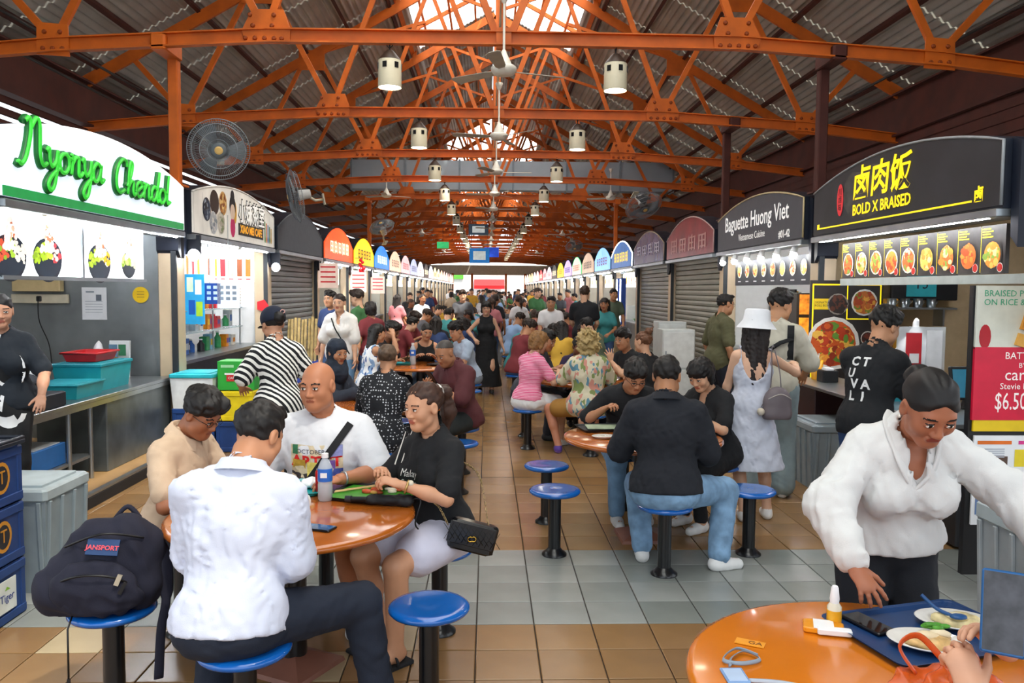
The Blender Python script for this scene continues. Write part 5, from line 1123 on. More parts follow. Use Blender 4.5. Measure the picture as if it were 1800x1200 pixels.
t = thing('steel_shelf', 'steel wall shelf with cups inside the braised rice stall', 'shelf', (4.75, 9.0, 1.62)); b = MB(); b.box((0, -.1, 0), (.85, .3, .02), STEEL); b.build('shelf_board', t); b = MB(); b.box((-.35, -.02, -.1), (.02, .2, .2), STEEL); b.box((.35, -.02, -.1), (.02, .2, .2), STEEL); b.build('bracket', t)
for k in range(4):
    q = thing('steel_cup', 'steel cup on the stall wall shelf, %s from the poster' % (ORD[k] if k else 'first'), 'cup', (4.5+.15*k, 8.88, 1.63), 0, 'cups on the wall shelf'); b = MB(); b.lathe([(.045, 0), (.05, .1), (.046, .1), (.042, .01)], STEEL, n=14); b.build('cup', q); b = MB(); b.tube([(.05, 0, .08), (.075, 0, .06), (.05, 0, .03)], .006, STEEL, 5); b.build('handle', q)
t = thing('order_screen', 'wall screen with turquoise number paper reading 13', 'screen', (4.9, 8.95, 1.86)); b = MB(); b.box((0, 0, 0), (.75, .06, .3), BLACK, bev=.01); b.build('screen', t); b = MB(); b.box((-.05, -.04, .02), (.34, .006, .26), mat('#2fb0bb', .5)); b.build('number_sheet', t); text('13', NAVY, t, (-.05, -.045, .03), (R(90), 0, 0), .17, ext=.0005)
t = thing('payment_stand', 'acrylic stand of red and white payment cards on the counter', 'stand', (3.62, 6.55, .895)); 
for k, (x, z, w_, h_, c) in enumerate(((-.1, .42, .13, .3, '#c62a33'), (.07, .38, .13, .42, '#e6e8ea'), (-.16, .13, .26, .26, '#1f8fa0'), (.08, .08, .13, .15, '#d8323c'))):
    b = MB(); b.box((x, -.004*k, z), (w_, .008, h_), mat(c, .4)); b.build('card', t)
b = MB(); rect(b, -.14, -.06, .32, .4, mat('#e9e9e9'), -.012); rect(b, -.26, -.1, .16, .21, mat('#c9303a'), -.018); rect(b, -.22, -.08, .08, .12, mat('#d6e6ea'), -.018); rect(b, .02, .12, .2, .26, mat('#3f55a8'), -.018); b.build('card_print', t); b = MB(); b.box((-.03, .02, .31), (.4, .02, .62), mat('#dfe6ea', .2, alpha=.4)); b.build('backing', t)
t = thing('takeaway_bag', 'knotted white plastic bag hanging full above the counter', 'bag', (3.75, 6.95, .895)); soft('bag_body', [ell((0, 0, .32), (.17, .17, .2)), cone((0, 0, .45), (0, 0, .66), .09, .02), ell((0, 0, .1), (.14, .14, .11))], .018, mat('#e3e5e6', .45, var=.06), t, wr=(.008, 38, 5))
t = thing('order_tablet', 'black tablet screen on the braised rice counter', 'tablet', (3.75, 6.15, .895)); b = MB(); b.box((0, 0, .2), (.3, .03, .26), BLACK, bev=.01, rx=-.2); b.build('screen_frame', t); b = MB(); b.box((0, -.018, .2), (.26, .004, .22), mat('#2b6d86', .2, emit=.3), rx=-.2); b.build('screen', t); b = MB(); b.cyl((0, 0, 0), (0, .02, .1), .06, BLACK, .02, n=12); b.build('foot', t)
t = thing('banner_strip', 'narrow tan vertical strip sign beside the poster', 'sign', (4.5, 8.9, 1.35)); b = MB(); b.box((0, 0, 0), (.16, .02, .75), mat('#c08a2a', .5)); b.build('board', t); b = MB()
for k in range(6): rect(b, -.04, .04, .28-.11*k, .33-.11*k, mat('#6a4414'), -.012)
b.build('print', t)
# promo boards at the right edge, facing the entrance
t = thing('promo_board', 'tall promotional board with a red price panel at the right edge', 'board', (3.42, 4.55, 0)); b = MB(); b.box((0, 0, 1.0), (1.3, .04, 1.68), BLACK); b.build('backing', t)
b = MB(); b.box((0, -.03, 1.66), (1.28, .015, .36), mat('#d9dccf', .5)); b.build('top_sheet', t); b = MB(); b.box((0, -.03, 1.28), (1.28, .02, .42), mat('#cf1238', .4)); b.build('red_panel', t); b = MB(); b.box((0, -.03, 1.04), (1.26, .015, .07), mat('#e8c512', .5)); b.build('yellow_strip', t); b = MB(); b.box((-.32, -.03, .72), (.6, .012, .52), WHITE); b.build('info_sheet', t)
text('BRAISED PORK BELLY\nON RICE & NOODLES', mat('#4fae86', .5), t, (-.6, -.039, 1.77), (R(90), 0, 0), .05, align='LEFT', ext=.0005)
b = MB(); disc(b, -.585, 1.55, .035, mat('#b3202c'), -.039, 1, 14, 2.); b.build('red_seal', t)
for s_, z, sz, al in (('BATTUU', 1.44, .055, 1), ('BY', 1.385, .04, 1), ('carna', 1.33, .095, 1), ('Stevie Lunch', 1.265, .05, 1), ('$6.50 PA', 1.175, .14, .6)):
    text(s_, mat('#f2e6e2', .5, emit=.1), t, (-.36, -.042, z), (R(90), 0, 0), sz, ext=.0005, sx=al)
b = MB()
for k, (x, z, r_) in enumerate(((-.25, 1.6, .09), (-.16, 1.52, .08), (-.28, 1.5, .07))): b.box((x, -.045, z), (.26, .02, r_), mat(('#d6902c', '#c07028', '#e0a84a')[k], .5), ry=.3); 
b.build('food_print', t)
b = MB()
for k, (x0, x1, z0, z1, c) in enumerate(((-.6, -.4, .93, .95, '#e2701e'), (-.36, -.2, .93, .95, '#d83a8a'), (-.6, -.42, .76, .86, '#5a4438'), (-.38, -.2, .8, .9, '#e7cf2c'), (-.6, -.44, .68, .7, '#e2803a'), (-.36, -.22, .62, .74, '#d89a3a'), (-.6, -.44, .52, .62, '#6a84b0'), (-.38, -.26, .48, .58, '#70a04a'))): rect(b, x0, x1, z0, z1, mat(c, .5), -.038)
for k in range(5): rect(b, -.6, -.44, .9-.012*k, .905-.012*k, mat('#a7adb6'), -.0385)
b.build('info_print', t)
t = thing('cream_board', 'cream placard with a round face picture at the right edge', 'board', (3.2, 4.2, 1.8)); b = MB(); b.box((0, 0, 0), (.55, .02, .36), mat('#dcc9a6', .6)); b.build('sheet', t); b = MB(); disc(b, -.16, .0, .05, BLACK, -.012, 1, 16, 1.2); disc(b, -.15, -.01, .035, mat('#e7c7a8'), -.013); rect(b, -.24, -.1, -.16, -.1, mat('#2b4ea0'), -.012); b.build('print', t); b = MB(); b.cyl((.1, .02, -1.8), (.1, .02, .1), .015, STEEL, n=8); b.cyl((.1, .02, -1.8), (.1, .02, -1.78), .15, STEEL, n=16); b.build('pole', t)
# ---- second right stall: sandwiches -------------------------------
loc, rz = at(1, ym1)
t = sign(1, ym1, PITCH-.22, mat('#4b4e55', .55, var=.08), 'charcoal arched sign lettered Baguette Huong Viet', rim=mat('#c9b98c', .4))
text('Baguette Huong Viet', mat('#f4f4f2', .4, emit=.35), t, (-.02, -.012, 2.78), (R(90), 0, 0), .31, ext=.001, bold=.002)
text('Vietnamese Cuisine', mat('#e9e9e6', .4, emit=.3), t, (-.1, -.012, 2.56), (R(90), 0, 0), .14, ext=.001); text('#01-42', mat('#e9e9e6', .4, emit=.3), t, (1.15, -.012, 2.5), (R(90), 0, 0), .13, bold=.003, ext=.001)
shell(1, BND[1], BND[2], mat('#eeeeea', .6, var=.04), mat('#e4e4de', .6)); tube_light(1, ym1, 0, 2.62, .9, 2.4, 'added fill tube lamp brightening the sandwich stall', 'stall ceiling tubes')  # ceiling tube is an added fill light for the sandwich stall interior
for k in range(6):
    x = -1.45+.58*k; q = thing('spot_lamp', 'bright white spot lamp under the charcoal sign, %s from the shutter' % (ORD[k] if k else 'first'), 'lamp', loc, rz, 'spot lamps of the sandwich stall'); b = MB(); b.cyl((x, .0, 2.26), (x, .03, 2.36), .045, WHITE, .03, n=12); b.build('can', q); b = MB(); b.ball((x, 0, 2.23), .045, mat('#ffffff', .3, emit=40., var=0), 8); b.build('bulb', q)
m = thing('menu_strip', 'dark menu strip with sandwich pictures under the charcoal sign', 'menu', loc, rz); b = MB(); b.box((.25, .15, 2.06), (2.9, .05, .36), mat('#2a2e36', .5)); b.build('panel', m); b = MB()
for k in range(8): food(b, -.98+.35*k, 2.09, .1, [rnd.choice(['#d8a25a', '#c9602a', '#f0e2c0', '#b9c86a']) for _ in range(4)], rnd, '#e6e2da', e=.4, y=.12); rect(b, -1.05+.35*k, -.92+.35*k, 1.93, 1.945, WHITE, .122)
b.build('food_print', m)
cs = thing('sandwich_counter', 'glass fronted counter of the sandwich stall with lit food', 'counter', loc, rz); b = MB(); b.box((0, .5, .5), (3.3, .5, .8), mat('#4a5560', .4, metal=.5), bev=.01); b.build('body', cs); b = MB(); b.box((0, .45, .92), (3.4, .66, .04), STEEL); b.build('worktop', cs)
b = MB(); b.box((1.1, .5, 1.3), (.8, .35, .7), mat('#e0a050', .4, var=.5, scale=10, emit=.7)); b.build('warm_display', cs); b = MB(); b.box((.55, .3, 1.4), (.45, .03, .85), mat('#22262e', .5)); b.build('menu_stand', cs); text('Bánh Mì', WHITE, cs, (.55, .28, 1.74), (R(90), 0, 0), .1, ext=.0005)
b = MB()
for k in range(5): rect(b, .4, .6, 1.6-.12*k, 1.61-.12*k, mat('#aab2bc'), .282); food(b, .68, 1.6-.14*k, .05, ['#d8822c', '#e8b45a', '#b24a1c'], rnd, y=.28)
b.build('menu_print', cs)
for k in range(3): b = MB(); b.box((1.1, .31, 1.02+.24*k), (.8, .02, .02), STEEL); b.build('display_shelf', cs)
t = thing('gold_ornament', 'round gilded wall ornament inside the sandwich stall', 'ornament', (4.5, 11.9, 1.62)); soft('disc', [ell((0, 0, 0), (.2, .04, .2))], .012, mat('#c9992c', .25, metal=.8), t, wr=(.02, 60, 4)); b = MB(); b.cyl((0, .0, 0), (0, .95, 0), .01, BLACK, n=6); b.build('hook', t)
for k, (nm_, c, z, lab) in enumerate((('green_sticker', '#2fae54', 1.68, 'green pill shaped sticker on the pillar by the sandwich stall'), ('red_sticker', '#c4293c', 1.45, 'red square sticker on the pillar by the sandwich stall'))):
    t = thing(nm_, lab, 'sticker', (XR-.005, BND[1]+.01, z)); b = MB(); b.box((.1, -.134, 0), (.085, .005, .22 if k == 0 else .17), mat(c, .4), bev=.002); b.build('sheet', t); b = MB(); rect(b, .075, .125, -.02, .03, WHITE, -.1375); b.build('print', t)
t = thing('tissue_pack', 'blue and white tissue pack fixed to the pillar by the sandwich stall', 'tissue', (XR+.08, BND[1]+.02, 1.13)); b = MB(); b.box((0, -.17, .05), (.12, .06, .16), mat('#2c8fd0', .5), bev=.01); b.build('pack', t); b = MB(); b.box((0, -.16, -.12), (.12, .05, .18), mat('#cfc9b6', .6), bev=.01); b.build('holder', t)
# ---- things before the shutters -----------------------------------
for k, (x, y, w_, h_, lab) in enumerate(((3.2, 13.6, .55, 1.15, 'white upright freezer panel leaning by the closed shutter'), (3.25, 14.3, .5, 1.25, 'white fridge standing behind the leaning panel'))):
    t = thing('white_fridge', lab, 'fridge', (x, y, 0)); b = MB(); b.box((0, 0, h_/2), (w_, .45, h_), mat('#cdd2d0', .5, var=.06), bev=.015); b.build('cabinet', t); b = MB(); b.box((0, -.235, h_*.7), (w_*.94, .02, h_*.52), mat('#d6dad8', .5), bev=.005); b.build('upper_door', t); b = MB(); b.box((0, -.235, h_*.22), (w_*.94, .02, h_*.38), mat('#d3d7d5', .5), bev=.005); b.build('lower_door', t); b = MB(); b.box((-w_*.4, -.255, h_*.6), (.02, .02, .2), GREYP); b.build('handle', t)
for k in range(2):
    t = thing('light_panel', 'tall vertical white tube light on the pillar past the purple sign, %s of two' % ('near' if k == 0 else 'far'), 'light', (3.42+.0*k, BND[4]+.15+.55*k, 0)); b = MB(); b.box((0, 0, 1.35), (.12, .2, 1.5), mat('#2a4fa8', .4)); b.build('housing', t); b = MB(); b.box((-.065, 0, 1.35), (.02, .1, 1.44), mat('#f4f8ff', .4, emit=7., var=0)); b.build('tube', t); b = MB(); b.box((0, 0, .36), (.1, .16, .55), BEIGE); b.build('stand', t)
t = thing('umbrella_stand', 'bundle of rolled bamboo poles in front of the closed left shutter', 'poles', (-3.05, 13.2, 0)); rp = random.Random(8)
for k in range(9): b = MB(); x = -.22+.055*k; b.cyl((x, .03*rp.random(), .06), (x+.05, .05*rp.random(), 1.28+.06*rp.random()), .024, mat('#c9b27a', .6, var=.3, scale=12), n=8); b.build('pole', t)
b = MB(); b.lathe([(.26, 0), (.3, .62), (.28, .62), (.25, .03)], mat('#1f3fa8', .5), n=16); b.build('tub', t)
t = thing('side_table', 'dark folding table with blue bins before the closed left shutter', 'table', (-2.75, 14.4, 0)); b = MB(); b.box((0, 0, .72), (.6, 1.2, .03), mat('#6a2a22', .5)); b.build('table_top', t)
for sx in (-1, 1):
    for sy in (-1, 1): b = MB(); b.cyl((sx*.25, sy*.5, 0), (sx*.25, sy*.5, .71), .015, BLACK, n=6); b.build('leg', t)
tub('blue_bin', (-2.72, 14.1, .736), (.38, .36, .24), mat('#1c3fb0', .5), mat('#2a55c8', .5), 'blue plastic bin on the folding table, nearer', 'bin'); tub('blue_bin', (-2.75, 14.7, .736), (.38, .36, .22), mat('#1c3fb0', .5), mat('#1f9a6a', .5), 'blue plastic bin with green lid on the folding table', 'bin')
# hanging paper menus between the left stalls
for k, (y, z) in enumerate(((BND[3]+.05, 2.05), (BND[4]+.2, 1.95), (BND[5]+.1, 1.9))):
    t = thing('hanging_menu', 'red and white hanging menu by the %s sign' % ('orange', 'yellow', 'blue')[k], 'menu', (-3.22, y, z)); b = MB(); b.box((0, -.1, 0), (.4, .02, .5), mat('#e9cfc2', .5, emit=.3)); b.build('sheet', t); b = MB(); b.box((0, 0, .28), (.02, .22, .02), STEEL); b.build('arm', t); b = MB()
    for q in range(4): rect(b, -.15, .15, .16-.1*q, .19-.1*q, mat('#c9303a', .5, emit=.2), -.112)
    b.build('print', t)
t = thing('red_garland', 'red paper garland hanging beside the yellow sign', 'garland', (-3.15, BND[4]+.25, 2.5)); rp = random.Random(3)
for k in range(14): b = MB(); b.ball((.12*(rp.random()-.5), .1*(rp.random()-.5), -.05*k), .04+.02*rp.random(), mat('#d4202a', .5, emit=.15), 5); b.build('rosette', t)
b = MB(); b.cyl((0, 0, -.7), (0, 0, .1), .004, BLACK, n=4); b.cyl((0, 0, .05), (-.2, 0, .05), .006, BLACK, n=4); b.build('string', t)
for sx, nm in ((-1, 'left'), (1, 'right')):
    b = MB(); b.box(((XL-.38 if sx < 0 else XR+.38)+sx*1.15, BND[0], 1.5), (2.3, .08, 2.8), mat('#b9b4a8', .7, var=.1)); struct(b.build('stall_end_wall_'+nm))

# boards on the far partitions of the cafe and the sandwich stall
t = thing('drinks_board', 'lit board of tall iced drinks on the far wall of the cafe', 'menu', (-4.2, BND[2]-.035, 2.13)); b = MB(); b.box((0, -.015, 0), (1.1, .03, .5), mat('#f6f8f6', .4, emit=1.2, var=.02)); b.build('panel', t); b = MB()
for k in range(8):
    c = ['#8a4a2a', '#d9742c', '#5f9a4a', '#e7b83a', '#c9303a', '#d8c7a4'][k % 6]; x = -.45+k*.13; rect(b, x-.04, x+.04, -.16, .12, mat(c, .4, emit=.5), -.032); disc(b, x, .13, .045, mat('#f6efe0', .4, emit=.6), -.033, sz=.6); rect(b, x-.035, x+.035, -.21, -.19, mat('#c0343a', .5), -.033)
b.build('drink_print', t)
t = thing('price_list', 'white printed price list below the iced drinks board', 'menu', (-4.1, BND[2]-.035, 1.66)); b = MB(); b.box((0, -.01, 0), (.62, .02, .34), mat('#e3e8ec', .5, emit=.4, var=.03)); b.build('sheet', t); b = MB()
for k in range(6):
    for q in range(4): rect(b, -.27+q*.14, -.18+q*.14, .11-k*.045, .125-k*.045, mat(('#8f9ba8', '#c9a24a')[q % 2], .5), -.022)
b.build('print', t)
t = thing('warm_cabinet', 'orange lit food warmer cabinet by the sandwich stall pillar', 'cabinet', (3.98, 9.9, .942)); b = MB(); b.box((0, 0, .42), (.46, .42, .84), mat('#3a342e', .5), bev=.01); b.build('cabinet', t)
for k, c in enumerate(('#e8a04a', '#e0902c', '#d8822c')):
    b = MB(); b.box((0, -.205, .14+.28*k), (.4, .02, .24), mat(c, .4, var=.55, scale=14, emit=.9)); b.build('lit_shelf', t)
t = thing('sandwich_poster', 'dark menu poster with round pictures inside the sandwich stall', 'menu', (4.0, 10.75, .942)); b = MB(); b.box((0, 0, .42), (.42, .03, .85), mat('#23272f', .5)); b.build('board', t); text('Bánh Mì', WHITE, t, (0, -.018, .78), (R(90), 0, 0), .08, ext=.0005); b = MB(); rn_ = random.Random(5)
for k in range(4): food(b, .12, .62-.15*k, .055, ['#d8822c', '#e8b45a', '#b24a1c'], rn_, y=-.017); rect(b, -.18, .02, .63-.15*k, .64-.15*k, mat('#b6bcc6'), -.017); rect(b, -.18, -.04, .6-.15*k, .61-.15*k, mat('#8a929c'), -.017)
b.build('menu_print', t)
# ------------------------------------------------------------------ tables and stools
BLUE = mat('#0b5fb5', .18, var=.1, scale=6, coat=.6); POST = mat('#101114', .3, var=.1, coat=.3); TOP = mat('#b5611d', .16, var=.12, scale=5, coat=.7, kind='wood'); TOPN = mat('#d97a14', .2, var=.08, scale=4, coat=.6)
EDGE = mat('#7a3f14', .35); PLTH = mat('#8a5a4a', .5, var=.15, scale=6)
def hexpos(c, k, r=.77): a = R(90-60*k); return c[0]+r*math.cos(a), c[1]+r*math.sin(a)   # k=0 far side, clockwise seen from above
stool_p = [None]; table_p = {}
def stool(x, y, label):
    if stool_p[0] is None:
        t = thing('stool', label, 'stool', (x, y, 0), 0, 'blue fixed stools')
        b = MB(); b.lathe([(.02, .415), (.13, .417), (.165, .424), (.175, .436), (.174, .446), (.162, .455), (.14, .4565), (.02, .452)], BLUE, n=40); b.build('seat', t)
        b = MB(); b.cyl((0, 0, .02), (0, 0, .42), .043, POST, n=24); b.build('post', t)
        b = MB(); b.lathe([(.085, 0), (.085, .012), (.06, .03), (.044, .05)], POST, n=28); b.build('base_flange', t)
        b = MB(); b.lathe([(.09, .405), (.09, .418)], POST, n=20); b.build('seat_plate', t)
        stool_p[0] = t; return t
    return dup(stool_p[0], (x, y, 0), random.random(), label)
def table(c, label, m=TOP):
    key = m.name
    if key not in table_p:
        t = thing('round_table', label, 'table', (c[0], c[1], 0), 0, 'round hawker tables')
        b = MB(); b.lathe([(.02, .708), (.54, .708), (.566, .716), (.574, .728), (.568, .742), (.55, .748), (.02, .748)], m, n=64); b.build('table_top', t)
        b = MB(); b.lathe([(.3, .69), (.3, .709)], EDGE, n=24); b.build('under_plate', t)
        b = MB(); b.cyl((0, 0, .05), (0, 0, .7), .06, POST, n=24); b.build('pedestal', t)
        for k in range(4):
            b = MB(); a0 = k*math.pi/2+.3; P = [V(.24*math.cos(a0), .24*math.sin(a0), 0), V(.24*math.cos(a0+1.57), .24*math.sin(a0+1.57), 0)]
            q = [V(.23*math.cos(a0), .23*math.sin(a0), .02), V(.23*math.cos(a0+1.57), .23*math.sin(a0+1.57), .02)]; u = [V(.06*math.cos(a0), .06*math.sin(a0), .075), V(.06*math.cos(a0+1.57), .06*math.sin(a0+1.57), .075)]
            b.raw(P+q+u+[V(0, 0, .075)], [(0, 1, 3, 2), (2, 3, 5, 4), (4, 5, 6)], PLTH); b.build('plinth_tile', t)
        table_p[key] = t; return t
    return dup(table_p[key], (c[0], c[1], 0), random.random(), label)
LT = [(-.91, 3.77+3.67*k) for k in range(11)]; RT = [(1.13, 2.1+3.67*k) for k in range(12)]
SEATN = ['far side', 'far right', 'near right', 'near side', 'near left', 'far left']
for k, c in enumerate(LT):
    table(c, 'round orange wood table, %s in the row left of the aisle' % ORD[k])
    for q in range(6):
        if k > 6 and q % 2: continue
        stool(*hexpos(c, q), 'blue stool at the %s of the %s left row table' % (SEATN[q], ORD[k]))
for k, c in enumerate(RT):
    table(c, 'round orange wood table, %s in the row right of the aisle' % ORD[k] if k else 'bright orange round table at the bottom right corner', TOPN if k == 0 else TOP)
    for q in range(6):
        if k > 6 and q % 2 or k == 0 and q in (3, 4): continue
        stool(*hexpos(c, q), 'blue stool at the %s of the %s right row table' % (SEATN[q], ORD[k]))
# ------------------------------------------------------------------ things on the tables
TZ = .749
def rtray(loc, w_, d_, rz, m, label, cat='tray', name='food_tray'):
    t = thing(name, label, cat, loc, rz); b = MB(); r = .03; 
    def loop(w1, d1, rr, z, n=4):
        P = []
        for sx, sy, a0 in ((1, 1, 0), (-1, 1, math.pi/2), (-1, -1, math.pi), (1, -1, 1.5*math.pi)):
            for i in range(n+1): a = a0+math.pi/2*i/n; P.append((sx*(w1/2-rr)+rr*math.cos(a), sy*(d1/2-rr)+rr*math.sin(a), z))
        return P
    L = [loop(w_*.92, d_*.9, r, .001), loop(w_*.97, d_*.96, r, .016), loop(w_, d_, r*1.2, .018), loop(w_*.955, d_*.945, r, .013), loop(w_*.9, d_*.88, r, .004)]; n = len(L[0]); vs = sum(L, []); fs = []
    for k in range(4):
        for i in range(n): j = (i+1) % n; fs.append((k*n+i, k*n+j, k*n+n+j, k*n+n+i))
    fs += [tuple(range(n-1, -1, -1)), tuple(range(4*n, 5*n))]
    b.raw(vs, fs, m, False); b.build('tray', t); return t
def plate(loc, rx_, ry_, label, cols, rz=0, seed=0, m=None, greens=False, hump=.02, name='food_plate'):
    t = thing(name, label, 'plate', loc, rz); mm = m or mat('#eceae4', .15, coat=.5); S = Matrix.Diagonal(V(1, ry_/rx_, 1)); b = MB(); b.lathe([(rx_*.5, 0), (rx_*.62, .002), (rx_*.97, .016), (rx_, .019), (rx_*.97, .021), (rx_*.62, .008), (.005, .006)], mm, n=36, M=S); b.build('plate', t)
    rn = random.Random(seed); b = MB()
    soft('food', [ell((0, 0, .012), (rx_*.6, ry_*.6, hump))]+[ell((rx_*.4*rn.uniform(-1, 1), ry_*.4*rn.uniform(-1, 1), .012+hump*.4), (rx_*.22, ry_*.22, hump*.6)) for _ in range(6)], .008, mat(cols[0], .4, var=.4, scale=30), t, k=.01, wr=(.003, 120, seed))
    for i, c in enumerate(cols[1:]):
        b = MB(); b.ball((rx_*.3*rn.uniform(-1, 1), ry_*.3*rn.uniform(-1, 1), .012+hump), .014+.01*rn.random(), mat(c, .45), 6, (1.6, 1, .6)); b.build('topping', t)
    return t
TEALT = mat('#0f8f93', .35, var=.06); NAVT = mat('#173a6a', .35, var=.08); BLKT = mat('#26282b', .4)
rtray((-1.06, 4.16, TZ), .4, .3, .15, TEALT, 'turquoise tray in front of the bald man')
plate((-1.08, 4.14, TZ+.006), .125, .11, 'white plate of saucy noodles on the turquoise tray', ['#8a4a24', '#5a2a14', '#b9742c', '#e3d8c2'], seed=3, hump=.014)
def stick(p, q, label, r=.004, c='#d9b57a', name='chopstick', grp='chopsticks'):
    t = MB(); t.cyl(p, q, r, mat(c, .5), r*.7, n=8); return tag(t.build(name), label, 'chopstick', grp)
t = thing('crumpled_tissue', 'crumpled white tissue on the turquoise tray', 'tissue', (-.93, 4.2, TZ+.006)); soft('tissue_ball', [ell((0, 0, .025), (.045, .035, .028)), ell((.03, .02, .02), (.03, .025, .02))], .007, WHITE, t, wr=(.006, 110, 3))
b = MB(); b.cyl((-1.2, 4.2, TZ+.022), (-.98, 4.28, TZ+.026), .007, mat('#7fc4cc', .4), n=8); b.ball((-.98, 4.28, TZ+.03), .02, mat('#7fc4cc', .4), 6, (1.5, 1, .4)); tag(b.build('spoon'), 'pale turquoise spoon across the noodle tray', 'spoon')
rtray((-.57, 4.06, TZ), .44, .32, -.35, BLKT, 'black tray lined with green leaf paper before the ponytail woman')
t = thing('leaf_liner', 'green banana leaf liner with food scraps on the black tray', 'liner', (-.57, 4.06, TZ+.006), -.35); b = MB(); b.box((0, 0, .004), (.39, .27, .004), mat('#3f9a2c', .35, var=.25, scale=12)); b.build('leaf', t)
rn = random.Random(6)
for k in range(11): b = MB(); b.ball((rn.uniform(-.06, .13), rn.uniform(0, .11), .012), .012+.01*rn.random(), mat(rn.choice(['#e9dfc6', '#d8a04a', '#c9542a', '#7faf3c', '#f1ead8']), .5), 6, (1.5, 1, .6)); b.build('morsel', t)
for k in range(2): stick((-.77, 4.06+.02*k, TZ+.02), (-.53, 4.2+.025*k, TZ+.024), '%s wooden chopstick lying on the leaf lined tray' % ('nearer', 'farther')[k])
stick((-.47, 4.11, .90), (-.42, 4.17, 1.06), 'white chopstick held upright by the ponytail woman, nearer', .0035, '#efeae0'); stick((-.44, 4.15, .90), (-.39, 4.2, 1.06), 'white chopstick held upright by the ponytail woman, farther', .0035, '#efeae0')
def bottle(loc, label, h_=.23, r=.034, cap='#e8e8ea', lab='#2f6fd0', liquid='#cfd8e0'):
    t = thing('water_bottle', label, 'bottle', loc); b = MB(); b.lathe([(r*.85, 0), (r, .01), (r, h_*.35), (r*.94, h_*.38), (r, h_*.42), (r, h_*.7), (r*.6, h_*.84), (r*.42, h_*.88), (r*.42, h_*.93)], mat(liquid, .08, var=.03, alpha=.72, trans=.2), n=20); b.build('bottle_body', t)
    b = MB(); b.lathe([(r*1.015, h_*.42), (r*1.02, h_*.43), (r*1.02, h_*.68), (r*1.015, h_*.69)], mat(lab, .35), n=20); b.build('label_band', t); b = MB(); b.lathe([(r*.48, h_*.91), (r*.48, h_)], mat(cap, .4), n=14); b.build('cap', t)
    b = MB(); b.box((0, -r*1.02, h_*.56), (r*.9, .003, h_*.1), WHITE); b.build('label_print', t); return t
bottle((-.80, 3.98, TZ), 'clear water bottle with blue label on the nearest left table', .235, .036)
t = thing('soda_can', 'red soda can behind the water bottle', 'can', (-.85, 4.14, TZ)); b = MB(); b.lathe([(.026, 0), (.033, .01), (.033, .105), (.026, .12)], mat('#c4161c', .25, metal=.3), n=20); b.build('can_body', t); b = MB(); b.lathe([(.027, .118), (.027, .122), (.02, .121)], STEEL, n=18); b.build('lid', t); b = MB(); b.box((0, -.0335, .06), (.02, .002, .06), WHITE); b.build('label_print', t)
def mug(loc, label, c='#dfe3e0', rz=0, fill=None, h_=.1, r=.038):
    t = thing('glass_mug', label, 'mug', loc, rz); b = MB(); b.lathe([(r*.9, 0), (r, .01), (r, h_), (r*.9, h_), (r*.88, .012), (.004, .011)], mat(c, .06, var=.03, alpha=.45, trans=.3), n=22); b.build('glass', t)
    b = MB(); b.tube(smooth_path([(r, 0, h_*.85), (r+.03, 0, h_*.8), (r+.035, 0, h_*.4), (r, 0, h_*.2)], 4), .006, mat('#e9ecea', .08, alpha=.8), 8); b.build('handle', t)
    if fill: b = MB(); b.lathe([(r*.86, .013), (r*.86, h_*.7), (.005, h_*.7)], mat(fill, .1), n=18); b.build('drink', t)
mug((-.9, 3.74, TZ), 'empty clear glass mug near the man in the white shirt', rz=.1)
def phone(loc, label, rz=0, c='#15171c', scr='#2c4a6a', rx=0, em=.4):
    t = thing('mobile_phone', label, 'phone', loc, rz); t.rotation_euler = (rx, 0, rz); b = MB(); b.box((0, 0, .005), (.076, .158, .009), mat(c, .35), bev=.004); b.build('case', t); b = MB(); b.box((0, 0, .0098), (.068, .148, .001), mat(scr, .1, var=.6, scale=30, emit=em)); b.build('screen', t); return t
phone((-.74, 3.5, TZ), 'black phone lying lit on the nearest left table', R(70))
t = thing('folded_umbrella', 'folded black umbrella on the edge of the nearest left table', 'umbrella', (-.5, 3.88, TZ), -.15); soft('canopy_roll', [cone((-.07, 0, .028), (.12, .0, .028), .02, .03)], .008, mat('#121316', .6), t, wr=(.004, 120, 2)); b = MB(); b.cyl((-.16, 0, .026), (-.07, 0, .028), .013, BLACK, n=12); b.cyl((-.19, 0, .026), (-.16, 0, .026), .016, mat('#2d3036', .3), n=12); b.build('handle', t); b = MB(); b.tube(smooth_path([(.13, .0, .03), (.19, -.02, .04), (.17, -.05, -.06), (.18, -.03, -.1)]), .004, BLACK, 5); b.build('wrist_cord', t)
# table two (right)
rtray((.9, 6.05, TZ), .42, .3, .2, BLKT, 'black tray at the far left of the second right table'); b = MB(); b.box((.88, 6.06, TZ+.014), (.25, .18, .006), mat('#a9b89a', .5, var=.3, scale=14)); tag(b.build('paper_liner'), 'pale paper liner on the black tray', 'liner')
plate((.83, 5.66, TZ), .085, .06, 'small white plate at the left edge of the second right table', ['#d9d4c8', '#c9c2b0'], seed=8, hump=.004)
rtray((1.46, 5.95, TZ), .36, .28, -.4, BLKT, 'black tray in front of the woman in the black dress')
t = thing('soup_bowl', 'pale turquoise bowl on the black tray', 'bowl', (1.43, 5.95, TZ+.006)); b = MB(); b.lathe([(.04, 0), (.05, .01), (.09, .055), (.098, .075), (.092, .075), (.06, .03)], mat('#8fc4bd', .25), n=28); b.build('bowl', t); b = MB(); b.lathe([(.08, .05), (.01, .052)], mat('#b98a4a', .3), n=20); b.build('soup', t)
phone((1.5, 5.5, TZ), 'dark phone at the right edge of the second right table', R(60), em=.0, scr='#1a1c20')
